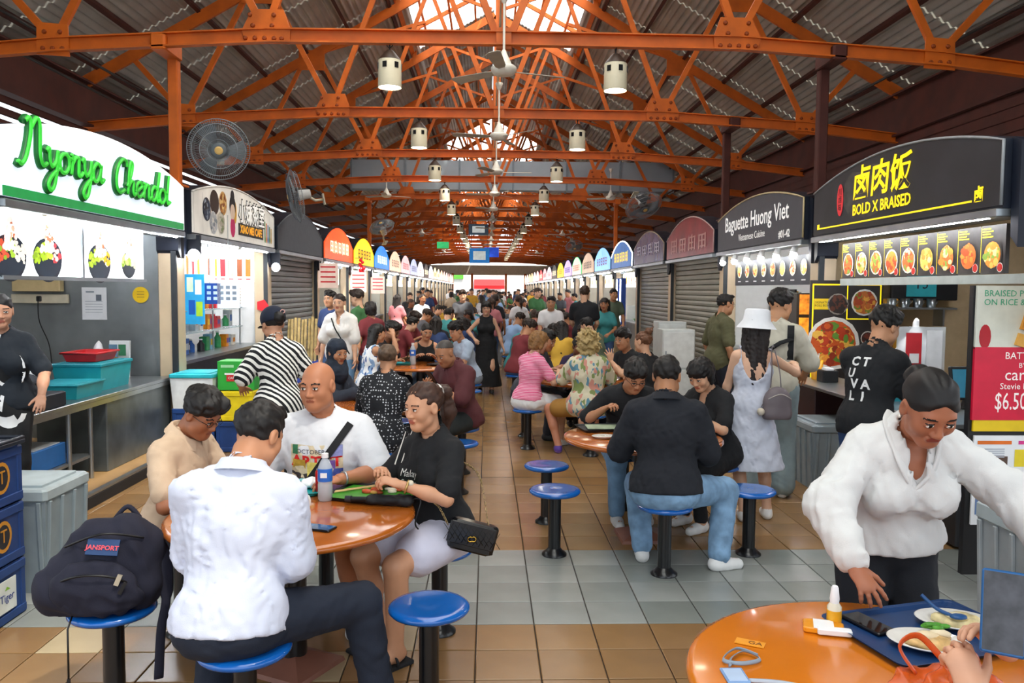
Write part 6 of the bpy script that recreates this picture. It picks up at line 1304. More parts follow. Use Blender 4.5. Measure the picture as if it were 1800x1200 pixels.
t = thing('green_backpack', 'dark green backpack standing behind the second right table', 'backpack', (1.55, 7.1, .46)); soft('bag_body', [ell((0, 0, .22), (.17, .12, .24)), ell((0, -.1, .14), (.13, .06, .13))], .016, mat('#1d4a4c', .7, var=.15), t, wr=(.006, 40, 2)); b = MB(); b.tube(smooth_path([(-.04, 0, .44), (0, 0, .5), (.04, 0, .44)]), .012, BLACK, 6); b.build('handle', t); b = MB(); b.box((0, -.16, .2), (.22, .008, .012), BLACK); b.build('zip', t); b = MB(); b.box((0, 0, -.21), (.3, .28, .46), mat('#7d8488', .5), bev=.02); b.build('stand', t)
# table at the bottom right
rtray((1.36, 2.38, TZ), .52, .38, .25, NAVT, 'large navy blue tray on the bright orange table')
plate((1.31, 2.29, TZ+.006), .115, .085, 'oval white plate of sliced chicken with parsley on the blue tray', ['#d3ad72', '#e9d6b0', '#efe0c0', '#b98a4a'], rz=-.35, seed=2, hump=.022)
t = thing('parsley_sprig', 'sprig of green parsley on the chicken plate', 'herb', (1.36, 2.33, TZ+.04)); rn = random.Random(3)
for k in range(9): b = MB(); b.ball((rn.uniform(-.03, .03), rn.uniform(-.02, .02), rn.uniform(0, .015)), .012, mat('#4f9a2e', .5, var=.3, scale=40), 5, (1.5, 1, .5)); b.build('leaf', t)
plate((1.48, 2.44, TZ+.006), .12, .085, 'oval white plate of rice behind the chicken plate', ['#d9c896', '#e8dcb8', '#cdb981'], rz=-.3, seed=5, hump=.02)
b = MB(); b.tube(smooth_path([(1.4, 2.5, TZ+.08), (1.43, 2.46, TZ+.05), (1.46, 2.42, TZ+.042)]), .006, mat('#1d4f86', .4), 6); b.ball((1.47, 2.41, TZ+.045), .02, mat('#1d4f86', .4), 6, (1.4, 1, .4)); tag(b.build('spoon'), 'blue spoon resting on the rice plate', 'spoon')
phone((1.2, 2.44, TZ+.007), 'black phone lying on the blue tray', R(20), em=0., scr='#0f1013')
t = thing('spray_bottle', 'small sanitiser spray bottle with orange label', 'bottle', (1.1, 2.46, TZ)); b = MB(); b.lathe([(.02, 0), (.022, .005), (.022, .06), (.014, .072)], mat('#e9e2cc', .2, alpha=.9), n=16); b.build('bottle_body', t); b = MB(); b.lathe([(.0225, .012), (.0225, .05)], mat('#e6a51c', .4), n=16); b.build('label_band', t); b = MB(); b.lathe([(.013, .07), (.015, .085), (.011, .12), (.008, .126)], WHITE, n=14); b.build('spray_cap', t)
t = thing('tissue_packet', 'orange printed tissue packet beside the spray bottle', 'tissue', (1.05, 2.42, TZ), -.35); b = MB(); b.box((0, 0, .009), (.12, .075, .018), mat('#e8961a', .35), bev=.006); b.build('packet', t); b = MB(); b.box((.0, 0, .0185), (.06, .075, .001), WHITE); b.build('label_print', t); b = MB(); b.box((.03, -.03, .012), (.1, .03, .018), WHITE, bev=.004, rz=.1); b.build('tissue_edge', t)
t = thing('name_tag', 'small orange paper tag lettered GA on the orange table', 'tag', (.79, 2.33, TZ), -.5); b = MB(); b.box((0, 0, .0015), (.085, .04, .002), mat('#eb9a1c', .5)); b.build('card', t); text('GA', mat('#6a3208', .5), t, (.015, 0, .003), (0, 0, 0), .03, ext=.0003)
t = thing('lanyard_badge', 'blue badge holder with grey lanyard on the orange table', 'badge', (.68, 2.12, TZ), .0); b = MB(); b.box((0, 0, .004), (.062, .085, .006), mat('#8ab0e0', .2, alpha=.9), bev=.002); b.build('holder', t); b = MB(); b.box((0, 0, .0075), (.05, .07, .001), mat('#b8cdea', .3)); b.build('card', t); b = MB(); b.tube(smooth_path([(0, .045, .01), (.02, .1, .008), (.07, .14, .008), (.1, .09, .008), (.04, .06, .01), (-.01, .08, .012), (.05, .15, .012), (.1, .11, .01)]), .006, mat('#8c99a8', .5), 6, .3); b.tube(smooth_path([(.03, -.03, .006), (.1, -.04, .006), (.15, -.06, .006)]), .006, mat('#aab4c0', .5), 6, .3); b.build('lanyard', t)
t = thing('plastic_bag', 'crumpled translucent orange plastic bag on the orange table', 'bag', (1.17, 1.98, TZ)); soft('bag_body', [ell((0, 0, .035), (.13, .09, .04)), ell((.08, .02, .05), (.08, .06, .05))], .009, mat('#e8642a', .25, var=.3, scale=14, alpha=.62), t, wr=(.012, 70, 4)); b = MB(); b.tube(smooth_path([(-.05, .03, .06), (-.08, .06, .12), (-.02, .08, .14), (.03, .05, .09)]), .009, mat('#e85c1c', .3, alpha=.8), 6, .3); b.build('bag_handle', t)
b = MB(); b.box((1.05, 1.96, TZ+.004), (.09, .03, .006), WHITE, rz=-.15, bev=.002); tag(b.build('paper_strip'), 'white paper strip at the bottom edge of the orange table', 'paper')
# tables further back
mug((-.8, 7.62, TZ), 'beer mug with amber drink on the second left table', fill='#b5651c', h_=.13, r=.045); mug((-.68, 7.7, TZ), 'second amber mug on the second left table', fill='#a8561a', rz=2., h_=.11); plate((-.95, 7.5, TZ), .08, .06, 'dark dish on the second left table', ['#1c1a1c', '#2b2628'], seed=4, hump=.012)
bottle((-1.03, 11.2, TZ), 'tall blue labelled water bottle on the third left table', .3, .042); rtray((-1.2, 11.3, TZ), .4, .3, .1, TEALT, 'turquoise tray on the third left table'); t = plate((-.7, 11.1, TZ), .13, .1, 'dark bowl of noodles on the third left table', ['#2b2420', '#5a3a22'], seed=6, m=BLACK)
rtray((-1.1, 14.9, TZ), .45, .33, 0, TEALT, 'turquoise tray with dishes on the fourth left table'); plate((-.85, 14.7, TZ), .12, .12, 'white dish on the fourth left table', ['#c98a3c', '#e0c27a'], seed=7)
rtray((.9, 9.45, TZ), .45, .33, .1, TEALT, 'turquoise tray on the third right table'); t = thing('noodle_bowl', 'white noodle bowl on the third right table', 'bowl', (.85, 9.5, TZ+.006)); b = MB(); b.lathe([(.04, 0), (.05, .01), (.08, .05), (.088, .07), (.082, .07), (.05, .02)], mat('#e3e6e4', .25), n=24); b.build('bowl', t); b = MB(); b.lathe([(.075, .05), (.01, .055)], mat('#c98a4a', .4), n=16); b.build('noodles', t)
rtray((1.0, 13.2, TZ), .42, .3, .2, mat('#b0661f', .4), 'orange tray on the fourth right table')
# ------------------------------------------------------------------ people near the camera
def seat(c, k, r=.77, turn=0.):
    x, y = hexpos(c, k, r); return (x, y, 0), math.atan2(c[1]-y, c[0]-x)-math.pi/2+turn
def C_(c, **kw): return mat(c, kw.pop('rough', .85), var=kw.pop('var', .07), bump=kw.pop('bump', .12), bscale=kw.pop('bscale', 260), **kw)
WHT = C_('#e6e8ee'); BLK = C_('#17181b'); BLK2 = C_('#1e2024'); NVY = C_('#161b28'); JEAN = C_('#6f93b4', var=.25, scale=12); JEAND = C_('#2e4a78', var=.2, scale=12); LILAC = C_('#d9d8ea')
SH_W = (mat('#e9e9e8', .6), mat('#f2f2f0', .6)); SH_B = (mat('#16171a', .6), mat('#1c1d20', .6)); SH_T = (mat('#5a4a40', .6), mat('#d8d4cc', .6))
BK = '#14100f'; N1 = dict(res=.013, hres=.0045); N2 = dict(res=.016, hres=.006); N3 = dict(res=.02, hres=.0075)
def kid(root, name): return [o for o in root.children if o.name.split('.')[0] == name][0]
def chest_M(J, front, x=0., z=.12):
    R2 = J['R2']; f = 1 if front else -1; p = J['p1']+R2 @ A_(x*-f, f*.15, z); X = R2 @ A_(-f, 0, 0); Y_ = R2 @ A_(0, 0, 1); Z_ = R2 @ A_(0, f, 0)
    return Matrix(((X[0], Y_[0], Z_[0], p[0]), (X[1], Y_[1], Z_[1], p[1]), (X[2], Y_[2], Z_[2], p[2]), (0, 0, 0, 1)))
def print_mesh(items):
    b = MB()
    for x0, x1, z0, z1, c in items: q = .0006*len(b.f); b.raw([(x0, z0, q), (x1, z0, q), (x1, z1, q), (x0, z1, q)], [(0, 1, 2, 3)], mat(c, .7, var=.2, scale=40))
    o = b.build('tmp'); me = o.data; bpy.data.objects.remove(o); return me
def put_text(J, root, s_, m, size, front, x=0., z=.12, **kw):
    me = text_mesh(s_, size, ext=0., **kw).copy(); me.materials.clear(); me.materials.append(m)
    return onto(kid(root, 'shirt'), me, chest_M(J, front, x, z), 'shirt_lettering', root, .004, sub=1)
def strap_over(J, root, a, b_, name, m, wd=.018, n=16, side=1, off=.008, obj='shirt'):
    """a band lying on the shirt from local point a to b_, seen from the front (side=1) or back"""
    bv = BVHTree.FromPolygons([x.co.copy() for x in kid(root, obj).data.vertices], [tuple(p.vertices) for p in kid(root, obj).data.polygons]); P = []
    for i in range(n+1):
        p = V(a).lerp(V(b_), i/n); h_, nn, _, _ = bv.ray_cast(p+V(0, side*.5, 0), V(0, -side, 0), 1.)
        P.append((h_+V(0, side*off, 0)) if h_ else p)
    mb = MB(); d = (V(b_)-V(a)).normalized().cross(V(0, 1, 0)).normalized()*wd; vs = []; fs = []
    for p in P: vs += [p-d, p+d, p+d+V(0, side*.004, 0), p-d+V(0, side*.004, 0)]
    for i in range(n):
        for j in range(4): fs.append((i*4+j, i*4+(j+1) % 4, i*4+4+(j+1) % 4, i*4+4+j))
    mb.raw(vs, fs, m, False); return mb.build(name, root)
T1, T4, T3 = LT[0], LT[1], LT[2]; R2_, R3 = RT[1], RT[2]
# --- nearest left table
lc, rz = seat(T1, 5)
person('boy in beige polo shirt and glasses looking down at the left table', (lc[0]-.05, lc[1]+.02, 0), rz+.25, h=1.58, sit=.45, lean=.16, head=(-.1, .55, 0), hl=(-.12, .36, .8), hr=(.14, .34, .8), er=(.5, -.5, -.6), skin='#9c6243', hair=('thick', BK), top=dict(kind='polo', mat=C_('#cdb398'), neck='collar', sleeve=.72, loose=.02, hem=-.06), bottom=dict(kind='trousers', mat=NVY), shoes=(mat('#3a4a6a', .6), mat('#8aa0c0', .6)), glasses=True, fl=(-.1, .2, .085), fr=(.12, .22, .085), **N1)
lc, rz = seat(T1, 3)
person('man in white short sleeved shirt seen from behind at the left table', (lc[0]-.05, lc[1], 0), rz+.12, h=1.74, sit=.45, w=1.04, lean=.2, side=.05, head=(-.55, .5, 0), hr=(.12, .3, .62), er=(.28, -.35, -.9), hl=(-.06, .38, .78), el=(-.2, -.2, -.9), skin='#c58a66', hair=('short', '#171312'), handr=dict(curl=.5, palm=(-1, 0, -.3)),
       top=dict(kind='shirt', mat=C_('#d3d8ea', var=.04), neck='collar', sleeve=.9, loose=.024, hem=-.03, wr=.008, slw=1.1), bottom=dict(kind='trousers', mat=C_('#1a2130'), loose=.02, wr=.005), shoes=SH_B, fr=(.55, .2, .085), kr=(.9, .6, .4), fl=(-.1, .12, .085), footyaw=(0, -.8), **N1)
lc, rz = seat(T1, 0)
def bald_extra(J, root):
    it = [(-.14, .14, -.14, .13, '#d9c9a8'), (-.14, -.03, -.14, -.02, '#3a3436'), (-.02, .06, -.13, -.03, '#c43a2e'), (.07, .14, -.13, 0, '#3f4f9a'), (-.13, -.06, .0, .05, '#c9a03a'), (.02, .1, .0, .05, '#7a5aa8'), (-.05, .01, -.1, .04, '#e6d06a'), (-.13, -.1, .08, .13, '#2f6f4a'), (.08, .14, .07, .13, '#8d93c8')]
    me = print_mesh(it); bm = bmesh.new(); bm.from_mesh(me); bmesh.ops.subdivide_edges(bm, edges=bm.edges[:], cuts=4, use_grid_fill=True)
    bm.to_mesh(me); bm.free()
    o = onto(kid(root, 'shirt'), me, chest_M(J, True, -.02, .06), 'shirt_print', root, .003)
    put_text(J, root, 'ARTIST', mat('#d2231f', .7), .085, True, -.02, .1, bold=.003); put_text(J, root, 'OCTOBER', mat('#20203a', .7), .034, True, -.05, .155)
    strap_over(J, root, J['sh'][-1]+A_(.04, 0, .04), J['p0']+A_(.17, .1, .05), 'bag_strap', BLK, .02)
    b = MB(); w0, d, n = J['hand'][-1]; w0 = w0-d*.03; q = V(d).to_track_quat('Z', 'Y').to_matrix(); b.tube([V(w0)+q @ V(.034*math.cos(a), .034*math.sin(a), 0) for a in np.linspace(0, 6.28, 16, endpoint=False)], .007, mat('#b9bcc0', .3, metal=.8), 6, closed=True); b.build('wristwatch', root)
person('bald man in white printed T-shirt facing the camera at the left table', lc, rz+.05, h=1.74, sit=.45, w=1.28, lean=.08, belly=.03, head=(-.35, .1, .03), hl=(-.12, .34, .8), hr=(.26, .26, .74), el=(-.8, -.1, -.5), skin='#b97a58', hair=('bald', '#2a211c'), handl=dict(curl=.5),
       top=dict(kind='tee', mat=C_('#d9dbe0', var=.04), sleeve=.9, loose=.024, hem=-.06, wr=.005, slw=1.1), bottom=dict(kind='shorts', mat=NVY, len=.8), shoes=SH_W, fr=(.12, .28, .085), fl=(-.2, .34, .085), extra=bald_extra, headsc=1.06, **N1)
lc, rz = seat(T1, 1)
def pony_extra(J, root):
    put_text(J, root, 'Malay\nStyle', mat('#dcdcd8', .7), .05, True, -.03, .1)
    b = MB(); q = J['ph']+J['Rh'] @ A_(0, -.105, .06); b.tube([q+J['Rh'] @ A_(.035*math.cos(a), 0, .035*math.sin(a)) for a in np.linspace(0, 6.28, 12, endpoint=False)], .009, mat('#d9d6cf', .3, metal=.5), 6, closed=True); b.build('hair_clip', root)
    w0, d, n = J['hand'][-1]; w0 = w0-d*.035; M = V(d).to_track_quat('Z', 'Y').to_matrix(); b = MB(); b.tube([V(w0)+M @ V(.03*math.cos(a), .03*math.sin(a), 0) for a in np.linspace(0, 6.28, 14, endpoint=False)], .006, mat('#c9a86a', .3, metal=.7), 6, closed=True); b.ball(V(w0)-V(n)*.03, .016, mat('#e6dcc4', .3), 8); b.build('wristwatch', root)
    for q in (-1, 1):
        a = J['ank'][q]; b = MB()
        for k in range(3): b.tube([a+A_(.05*math.cos(t_), .02+.045*k, -.075+.055*abs(math.sin(t_))) for t_ in np.linspace(0, math.pi, 9)], .011, BLK2, 6, .5)
        b.box(a+A_(0, .055, -.077), (.1, .27, .02), BLK2, bev=.01); b.build('sandal', root)
person('ponytailed woman in black T-shirt and white shorts eating with chopsticks', lc, rz+.25, h=1.6, sit=.45, w=1.02, fem=True, lean=.1, head=(.0, .12, 0), hl=(-.1, .34, .86), hr=(.1, .3, .88), el=(-.7, -.2, -.6), er=(.7, -.3, -.6), skin='#d39b78', hair=('pony', '#42281c'), handl=dict(curl=.8, palm=(.6, .3, -.6), thumb=.9), handr=dict(curl=.9, palm=(-.5, .4, -.6), thumb=.9),
       top=dict(kind='tee', mat=BLK, sleeve=.8, loose=.02, hem=-.02), bottom=dict(kind='shorts', mat=LILAC, len=.62, loose=.024), fl=(-.14, .4, .085), fr=(.1, .3, .085), legw=1.08, extra=pony_extra, **N1)
# --- behind them
def cap_extra(J, root):
    T = lambda p: J['Rh'] @ (A_(*p)*J['hs'])+J['ph']
    v, q = Field((-.13, -.14, -.05), (.13, .26, .17), .0075).add([ell((0, -.018, .05), (.094, .112, .096))], .02).half((0, 0, .012), (0, .0, -1)).mesh(); v2 = (J['Rh'] @ (v*J['hs']).T).T+J['ph']; link('cap', np_mesh('cap', [(v2, q, 0)], [C_('#141c30')]), root)
    b = MB(); P = [T((.085*math.cos(a), .05+.13*math.sin(a), .02-.02*math.cos(a)**2)) for a in np.linspace(0, math.pi, 12)]; b.raw(P+[p+J['Rh'] @ A_(0, 0, .006) for p in P], [tuple(range(12)), tuple(range(23, 11, -1))], C_('#141c30')); b.build('cap_brim', root)
    b = MB(); p = T((.03, -.13, .07)); b.tube([p+J['Rh'] @ A_(.018*math.cos(a), -.002, .014*math.sin(a)) for a in np.linspace(0, 6.28, 10, endpoint=False)], .004, mat('#d9a9a0', .5), 5, closed=True); b.build('cap_logo', root)
person('woman in black and white striped top and navy cap standing by the cafe', (-1.62, 6.3, 0), .35, h=1.6, fem=True, w=.95, lean=.1, head=(.35, .3, 0), hl=(-.25, .3, 1.0), hr=(.2, .3, 1.), skin='#c79070', hair=('bun', BK), glasses=True, top=dict(kind='tee', mat=C_('#e8e6e0', kind='stripes_d', col2='#16181c', bscale=11, bump=0), sleeve=.85, loose=.024, hem=-.12, slw=1.2), bottom=dict(kind='trousers', mat=BLK), shoes=SH_B, extra=cap_extra, **N2)
lc, rz = seat(T4, 3)
person('woman in black polka dot dress seated with her back to the camera', (lc[0]+.02, lc[1]+.05, 0), rz-.25, h=1.66, sit=.45, fem=True, w=1.15, lean=.25, head=(.2, .2, 0), hl=(-.1, .4, .82), hr=(.15, .42, .82), skin='#c08a68', hair=('bun', '#5a4636'), top=dict(kind='dress', mat=C_('#14161c', kind='dots', col2='#c9ccd2', bscale=42, bump=0), sleeve=.9, loose=.024, slw=1.3), shoes=SH_B, **N2)
lc, rz = seat(T4, 5)
person('woman in dark headscarf seated behind the bald man', lc, rz+.2, h=1.6, sit=.45, fem=True, lean=.2, head=(-.5, .2, 0), hl=(-.1, .4, .82), hr=(.1, .4, .82), skin='#b98462', hair=('scarf', '#1a2434'), top=dict(kind='long', mat=C_('#232a38'), sleeve=1.9, loose=.03), bottom=dict(kind='trousers', mat=NVY), shoes=SH_B, **N2)
lc, rz = seat(T4, 1)
def maroon_extra(J, root):
    w0, d, n = J['hand'][-1]; w0 = w0-d*.03; M = V(d).to_track_quat('Z', 'Y').to_matrix(); b = MB(); b.tube([V(w0)+M @ V(.032*math.cos(a), .032*math.sin(a), 0) for a in np.linspace(0, 6.28, 14, endpoint=False)], .007, mat('#b9bcc0', .3, metal=.8), 6, closed=True); b.build('wristwatch', root)
person('grey haired man in maroon polo looking at his phone across the aisle', lc, rz+.25, h=1.68, sit=.45, w=1.12, lean=.22, head=(.05, .5, 0), hl=(-.06, .36, .86), hr=(.1, .34, .86), el=(-.7, -.3, -.6), skin='#b07a58', hair=('buzz', '#4a4440'), handl=dict(curl=.7, palm=(.4, .2, .6)), handr=dict(curl=.7, palm=(-.4, .2, .6)), top=dict(kind='polo', mat=C_('#5a2c30'), neck='collar', sleeve=.9, loose=.026, slw=1.2, hem=-.08), bottom=dict(kind='shorts', mat=C_('#2b3030'), len=.9), shoes=SH_B, extra=maroon_extra, **N2)
ph = phone((-.53, 7.68, .95), 'phone held by the man in the maroon polo', rz+.25, rx=.9, em=.3)
lc, rz = seat(T3, 4)
person('long haired woman in blue and white floral dress at the third left table', lc, rz, h=1.62, sit=.45, fem=True, lean=.15, head=(-.2, .15, 0), hl=(-.15, .45, .82), hr=(.18, .28, 1.18), er=(.6, .2, -.7), skin='#b98766', hair=('long', BK), top=dict(kind='dress', mat=C_('#e9edf2', kind='floral', col2=['#31548f', '#86a6cf'], bscale=16, bump=0), sleeve=0, neck='low', loose=.014), shoes=SH_W, **N2)
lc, rz = seat(T3, 5)
person('man in glasses leaning on his hand at the third left table', lc, rz+.1, h=1.7, sit=.45, lean=.3, head=(.1, .35, 0), hr=(.12, .36, 1.02), hl=(-.15, .42, .82), skin='#8f5f44', hair=('thick', BK), glasses=True, top=dict(kind='tee', mat=C_('#241f22')), bottom=dict(kind='trousers', mat=NVY), shoes=SH_B, **N2)
lc, rz = seat(T3, 1)
person('man in pale blue shirt behind the man in maroon', lc, rz, h=1.7, sit=.45, lean=.25, head=(.1, .35, 0), hl=(-.1, .42, .85), hr=(.12, .42, .85), skin='#b98462', hair=('thick', BK), top=dict(kind='tee', mat=C_('#a9b9cc')), bottom=dict(kind='trousers', mat=C_('#7d8794')), shoes=SH_W, **N2)
lc, rz = seat(T3, 0)
person('woman in black top at the far side of the third left table', lc, rz+.1, h=1.6, sit=.45, fem=True, lean=.2, head=(.2, .3, 0), hl=(-.1, .4, .85), hr=(.12, .4, .85), skin='#c08a68', hair=('bun', BK), top=dict(kind='tank', mat=BLK, sleeve=0, neck='low'), bottom=dict(kind='trousers', mat=JEAN), shoes=SH_W, **N3)
person('woman in white short sleeved blouse standing left of the aisle', (-1.98, 11.0, 0), math.pi-.1, h=1.68, fem=True, w=1.05, head=(-.05, .05, 0), hl=(-.22, .12, .85), hr=(.26, .05, .86), skin='#d2a284', hair=('bun', '#2a211d'), top=dict(kind='blouse', mat=C_('#e4e2df'), neck='v', sleeve=.9, loose=.03, hem=-.1, slw=1.3), bottom=dict(kind='trousers', mat=JEAN), shoes=SH_W, extra=lambda J, r: strap_over(J, r, J['sh'][1]+A_(-.05, 0, .03), J['p0']+A_(-.15, .1, 0), 'bag_strap', BLK, .008), **N2)
person('woman in long black sleeveless dress walking up the aisle', (-.02, 14.0, 0), math.pi, h=1.54, fem=True, head=(0, .05, 0), hr=(.2, .2, .95), hl=(-.3, .05, .78), er=(.9, -.4, -.3), skin='#cf9f82', hair=('bob', BK), glasses=True, top=dict(kind='dress', mat=BLK, sleeve=0, z=.12, flare=.2, loose=.02), shoes=SH_B, fl=(-.1, .1, .085), fr=(.1, -.08, .085), **N2)
# --- second right table
lc, rz = seat(R2_, 3)
person('man in black shirt and jeans seen from behind at the right table', (lc[0]-.0, lc[1], 0), rz-.12, h=1.76, sit=.45, w=1.1, lean=.16, head=(-.15, .3, 0), hl=(-.2, .36, .79), hr=(.2, .34, .74), er=(.4, -.3, -.8), el=(-.45, -.3, -.8), skin='#b07a56', hair=('short', '#17120f'), top=dict(kind='polo', mat=C_('#171a22'), neck='collar', sleeve=.92, loose=.028, hem=-.02, slw=1.05), bottom=dict(kind='trousers', mat=C_('#7c9fc0', var=.3, scale=12), loose=.022, wr=.005), shoes=SH_W, fr=(.36, .12, .085), kr=(.7, .8, .4), fl=(-.12, .25, .085), footyaw=(0, -1.2), **N1)
lc, rz = seat(R2_, 0)
person('person in black top with head bowed at the far side of the right table', (lc[0]-.02, lc[1]-.05, 0), rz+.05, h=1.66, sit=.45, lean=.4, head=(.1, .6, 0), hr=(.22, .3, .88), hl=(-.1, .4, .84), skin='#b88260', hair=('thick', BK), glasses=True, top=dict(kind='tee', mat=BLK, sleeve=.8, loose=.02), bottom=dict(kind='trousers', mat=JEAN, loose=.018), shoes=(mat('#d8d8d6', .6), mat('#f0f0ee', .6)), fr=(.13, .4, .085), fl=(-.12, .3, .085), handr=dict(curl=.9), **N1)
lc, rz = seat(R2_, 1)
person('short haired woman in black dress eating from a bowl at the right table', (lc[0]-.02, lc[1], 0), rz+.1, h=1.6, sit=.45, fem=True, w=1.08, lean=.2, head=(.1, .5, 0), hl=(-.08, .38, .86), hr=(.12, .34, .95), el=(-.7, -.2, -.6), skin='#d3a382', hair=('bob', BK), handl=dict(curl=.7), handr=dict(curl=.8), top=dict(kind='dress', mat=BLK, neck='v', sleeve=.75, loose=.02, len=.85), bottom=dict(kind='trousers', mat=BLK2, loose=.006), shoes=SH_W, fl=(-.12, .3, .085), fr=(.1, .22, .085), **N1)
# --- third right table
lc, rz = seat(R3, 4)
person('woman in pink striped top and white skirt on a stool beside the aisle', lc, rz+.15, h=1.64, sit=.45, fem=True, lean=.15, head=(-.1, .25, 0), hl=(-.1, .36, .85), hr=(.14, .34, .85), skin='#d2a284', hair=('bob', '#8a6238'), top=dict(kind='tee', mat=C_('#e0407c', kind='stripes_h', col2='#f0b9cc', bscale=20, bump=0), sleeve=.7, hem=0), bottom=dict(kind='skirt', mat=C_('#e9e9ea'), len=.8), shoes=(mat('#d9d2c6', .6), mat('#efece6', .6)), fl=(.02, .5, .12), fr=(.1, .42, .085), **N2)
lc, rz = seat(R3, 3)
person('curly blonde woman in pale floral shirt seen from behind', (lc[0]-.03, lc[1], 0), rz+.05, h=1.66, sit=.45, fem=True, w=1.15, lean=.1, head=(-.1, .1, 0), hl=(-.2, .4, .82), hr=(.2, .4, .82), skin='#c8876a', hair=('curly', '#a8905e'), top=dict(kind='shirt', mat=C_('#cfc7ac', kind='floral', col2=['#5f8a9c', '#c98a7a', '#7c8a52'], bscale=13, bump=0), sleeve=.85, loose=.03, hem=-.12), bottom=dict(kind='shorts', mat=C_('#a97c3a'), len=.7), shoes=(mat('#5b3f9a', .6), mat('#8a6ac0', .6)), fl=(-.3, .18, .085), kl=(-.8, .8, .3), **N2)
lc, rz = seat(R3, 2)
person('woman in black with hair in a bun raising her hand by the white fridge', (lc[0]+.02, lc[1], 0), rz-.35, h=1.62, sit=.45, fem=True, lean=.05, head=(.1, .05, 0), hl=(-.34, .25, 1.0), hr=(.1, .4, .85), handl=dict(dir=(-.2, .2, 1), palm=(.4, 1, 0), curl=.15, spread=.5), skin='#d0a080', hair=('topbun', '#6a4630'), top=dict(kind='tee', mat=BLK), bottom=dict(kind='trousers', mat=NVY), shoes=SH_B, **N2)
lc, rz = seat(R3, 5)
person('man in grey shirt bending over his meal beside the aisle', lc, rz+.05, h=1.74, sit=.45, lean=.35, head=(-.1, .4, 0), hl=(-.1, .42, .85), hr=(.12, .42, .85), skin='#b07a58', hair=('short', BK), top=dict(kind='tee', mat=C_('#3d4048'), sleeve=.85), bottom=dict(kind='trousers', mat=C_('#2a2d36')), shoes=SH_B, **N2)
lc, rz = seat(R3, 0)
person('child in dark purple top eating at the third right table', lc, rz, h=1.4, sit=.45, lean=.3, head=(.2, .4, 0), hl=(-.08, .36, .82), hr=(.1, .34, .85), skin='#7a4c36', hair=('short', BK), top=dict(kind='tee', mat=C_('#2c2040')), bottom=dict(kind='trousers', mat=NVY), shoes=SH_B, headsc=1.1, fl=(-.1, .3, .2), fr=(.1, .3, .2), **N3)
lc, rz = seat(R3, 1)
person('dark haired person in black behind the curly blonde woman', lc, rz, h=1.64, sit=.45, lean=.2, head=(.1, .2, 0), hl=(-.1, .42, .85), hr=(.12, .42, .85), skin='#b98462', hair=('thick', BK), top=dict(kind='tee', mat=BLK2), bottom=dict(kind='trousers', mat=NVY), shoes=SH_B, **N3)
# --- queue on the right
person('man in olive T-shirt and glasses queueing by the shutter', (2.82, 9.75, 0), -math.pi/2+.25, h=1.72, lean=.05, head=(.0, .12, 0), skin='#b58260', hair=('neat', BK), glasses=True, top=dict(kind='tee', mat=C_('#55543a'), sleeve=.8, loose=.024, hem=-.1), bottom=dict(kind='trousers', mat=NVY), shoes=SH_B, **N2)
def hat_extra(J, root):
    T = lambda p: J['Rh'] @ (A_(*p)*J['hs'])+J['ph']; b = MB(); N_ = 28; vs = []; fs = []
    prof = [(.155, -.0), (.15, .004), (.104, .065), (.094, .14), (.08, .152), (.002, .156)]
    for r_, z in prof:
        for i in range(N_): a = 2*math.pi*i/N_; vs.append(T((r_*math.cos(a), r_*1.12*math.sin(a)-.015, z)))
    for k in range(len(prof)-1):
        for i in range(N_): j = (i+1) % N_; fs.append((k*N_+i, k*N_+j, k*N_+N_+j, k*N_+N_+i))
    b.raw(vs, fs, C_('#e6e8ec'), True); b.build('bucket_hat', root)
person('woman in white bucket hat and long white dress seen from behind', (2.06, 6.22, 0), -.12, h=1.58, fem=True, lean=.03, side=.06, head=(-.25, .05, .05), hl=(-.2, .18, .8), hr=(.42, .34, 1.2), er=(.4, -.6, -.5), handr=dict(curl=.4), skin='#dcae90', hair=('longstraight', '#1f1512'), top=dict(kind='dress', mat=C_('#ccd0de', var=.05), sleeve=0, neck='strap', z=.42, flare=.19, loose=.016, wr=.009), shoes=SH_W, fl=(-.04, -.05, .085), fr=(.16, .05, .085), extra=hat_extra, **N1)
def bp_extra(J, root):
    for q in (-1, 1): strap_over(J, root, J['sh'][q]*.75+J['p2']*.25+A_(0, 0, .06), J['p0']+A_(q*.13, -.1, .25), 'backpack_strap', BLK, .028, side=-1, off=.012)
    b = MB(); b.tube([J['p0']+A_(-.12, -.13, .28), J['p0']+A_(.05, -.15, .4), J['sh'][1]+A_(-.03, -.1, -.04)], .022, BLK, 6, .4); b.build('cross_strap', root)
person('young man in beige T-shirt with black straps at the sandwich stall', (2.5, 6.95, 0), -.35, h=1.76, lean=.04, head=(-.8, .12, 0), hl=(-.05, .38, 1.0), hr=(.26, .3, 1.05), skin='#c9946e', hair=('thick', BK), top=dict(kind='tee', mat=C_('#c3bfae'), sleeve=.95, loose=.026, hem=-.1, slw=1.25), bottom=dict(kind='trousers', mat=C_('#8fa3a8', var=.15), loose=.03, flare=.03), shoes=SH_W, extra=bp_extra, **N1)
def s_extra(J, root):
    for k, (s_, x, z) in enumerate((('C T', .0, .2), ('U', -.05, .12), ('V A', .02, .05), ('L  I', 0, -.03))): put_text(J, root, s_, mat('#e4e6e6', .7), .085, False, x-.02, z, bold=.003)
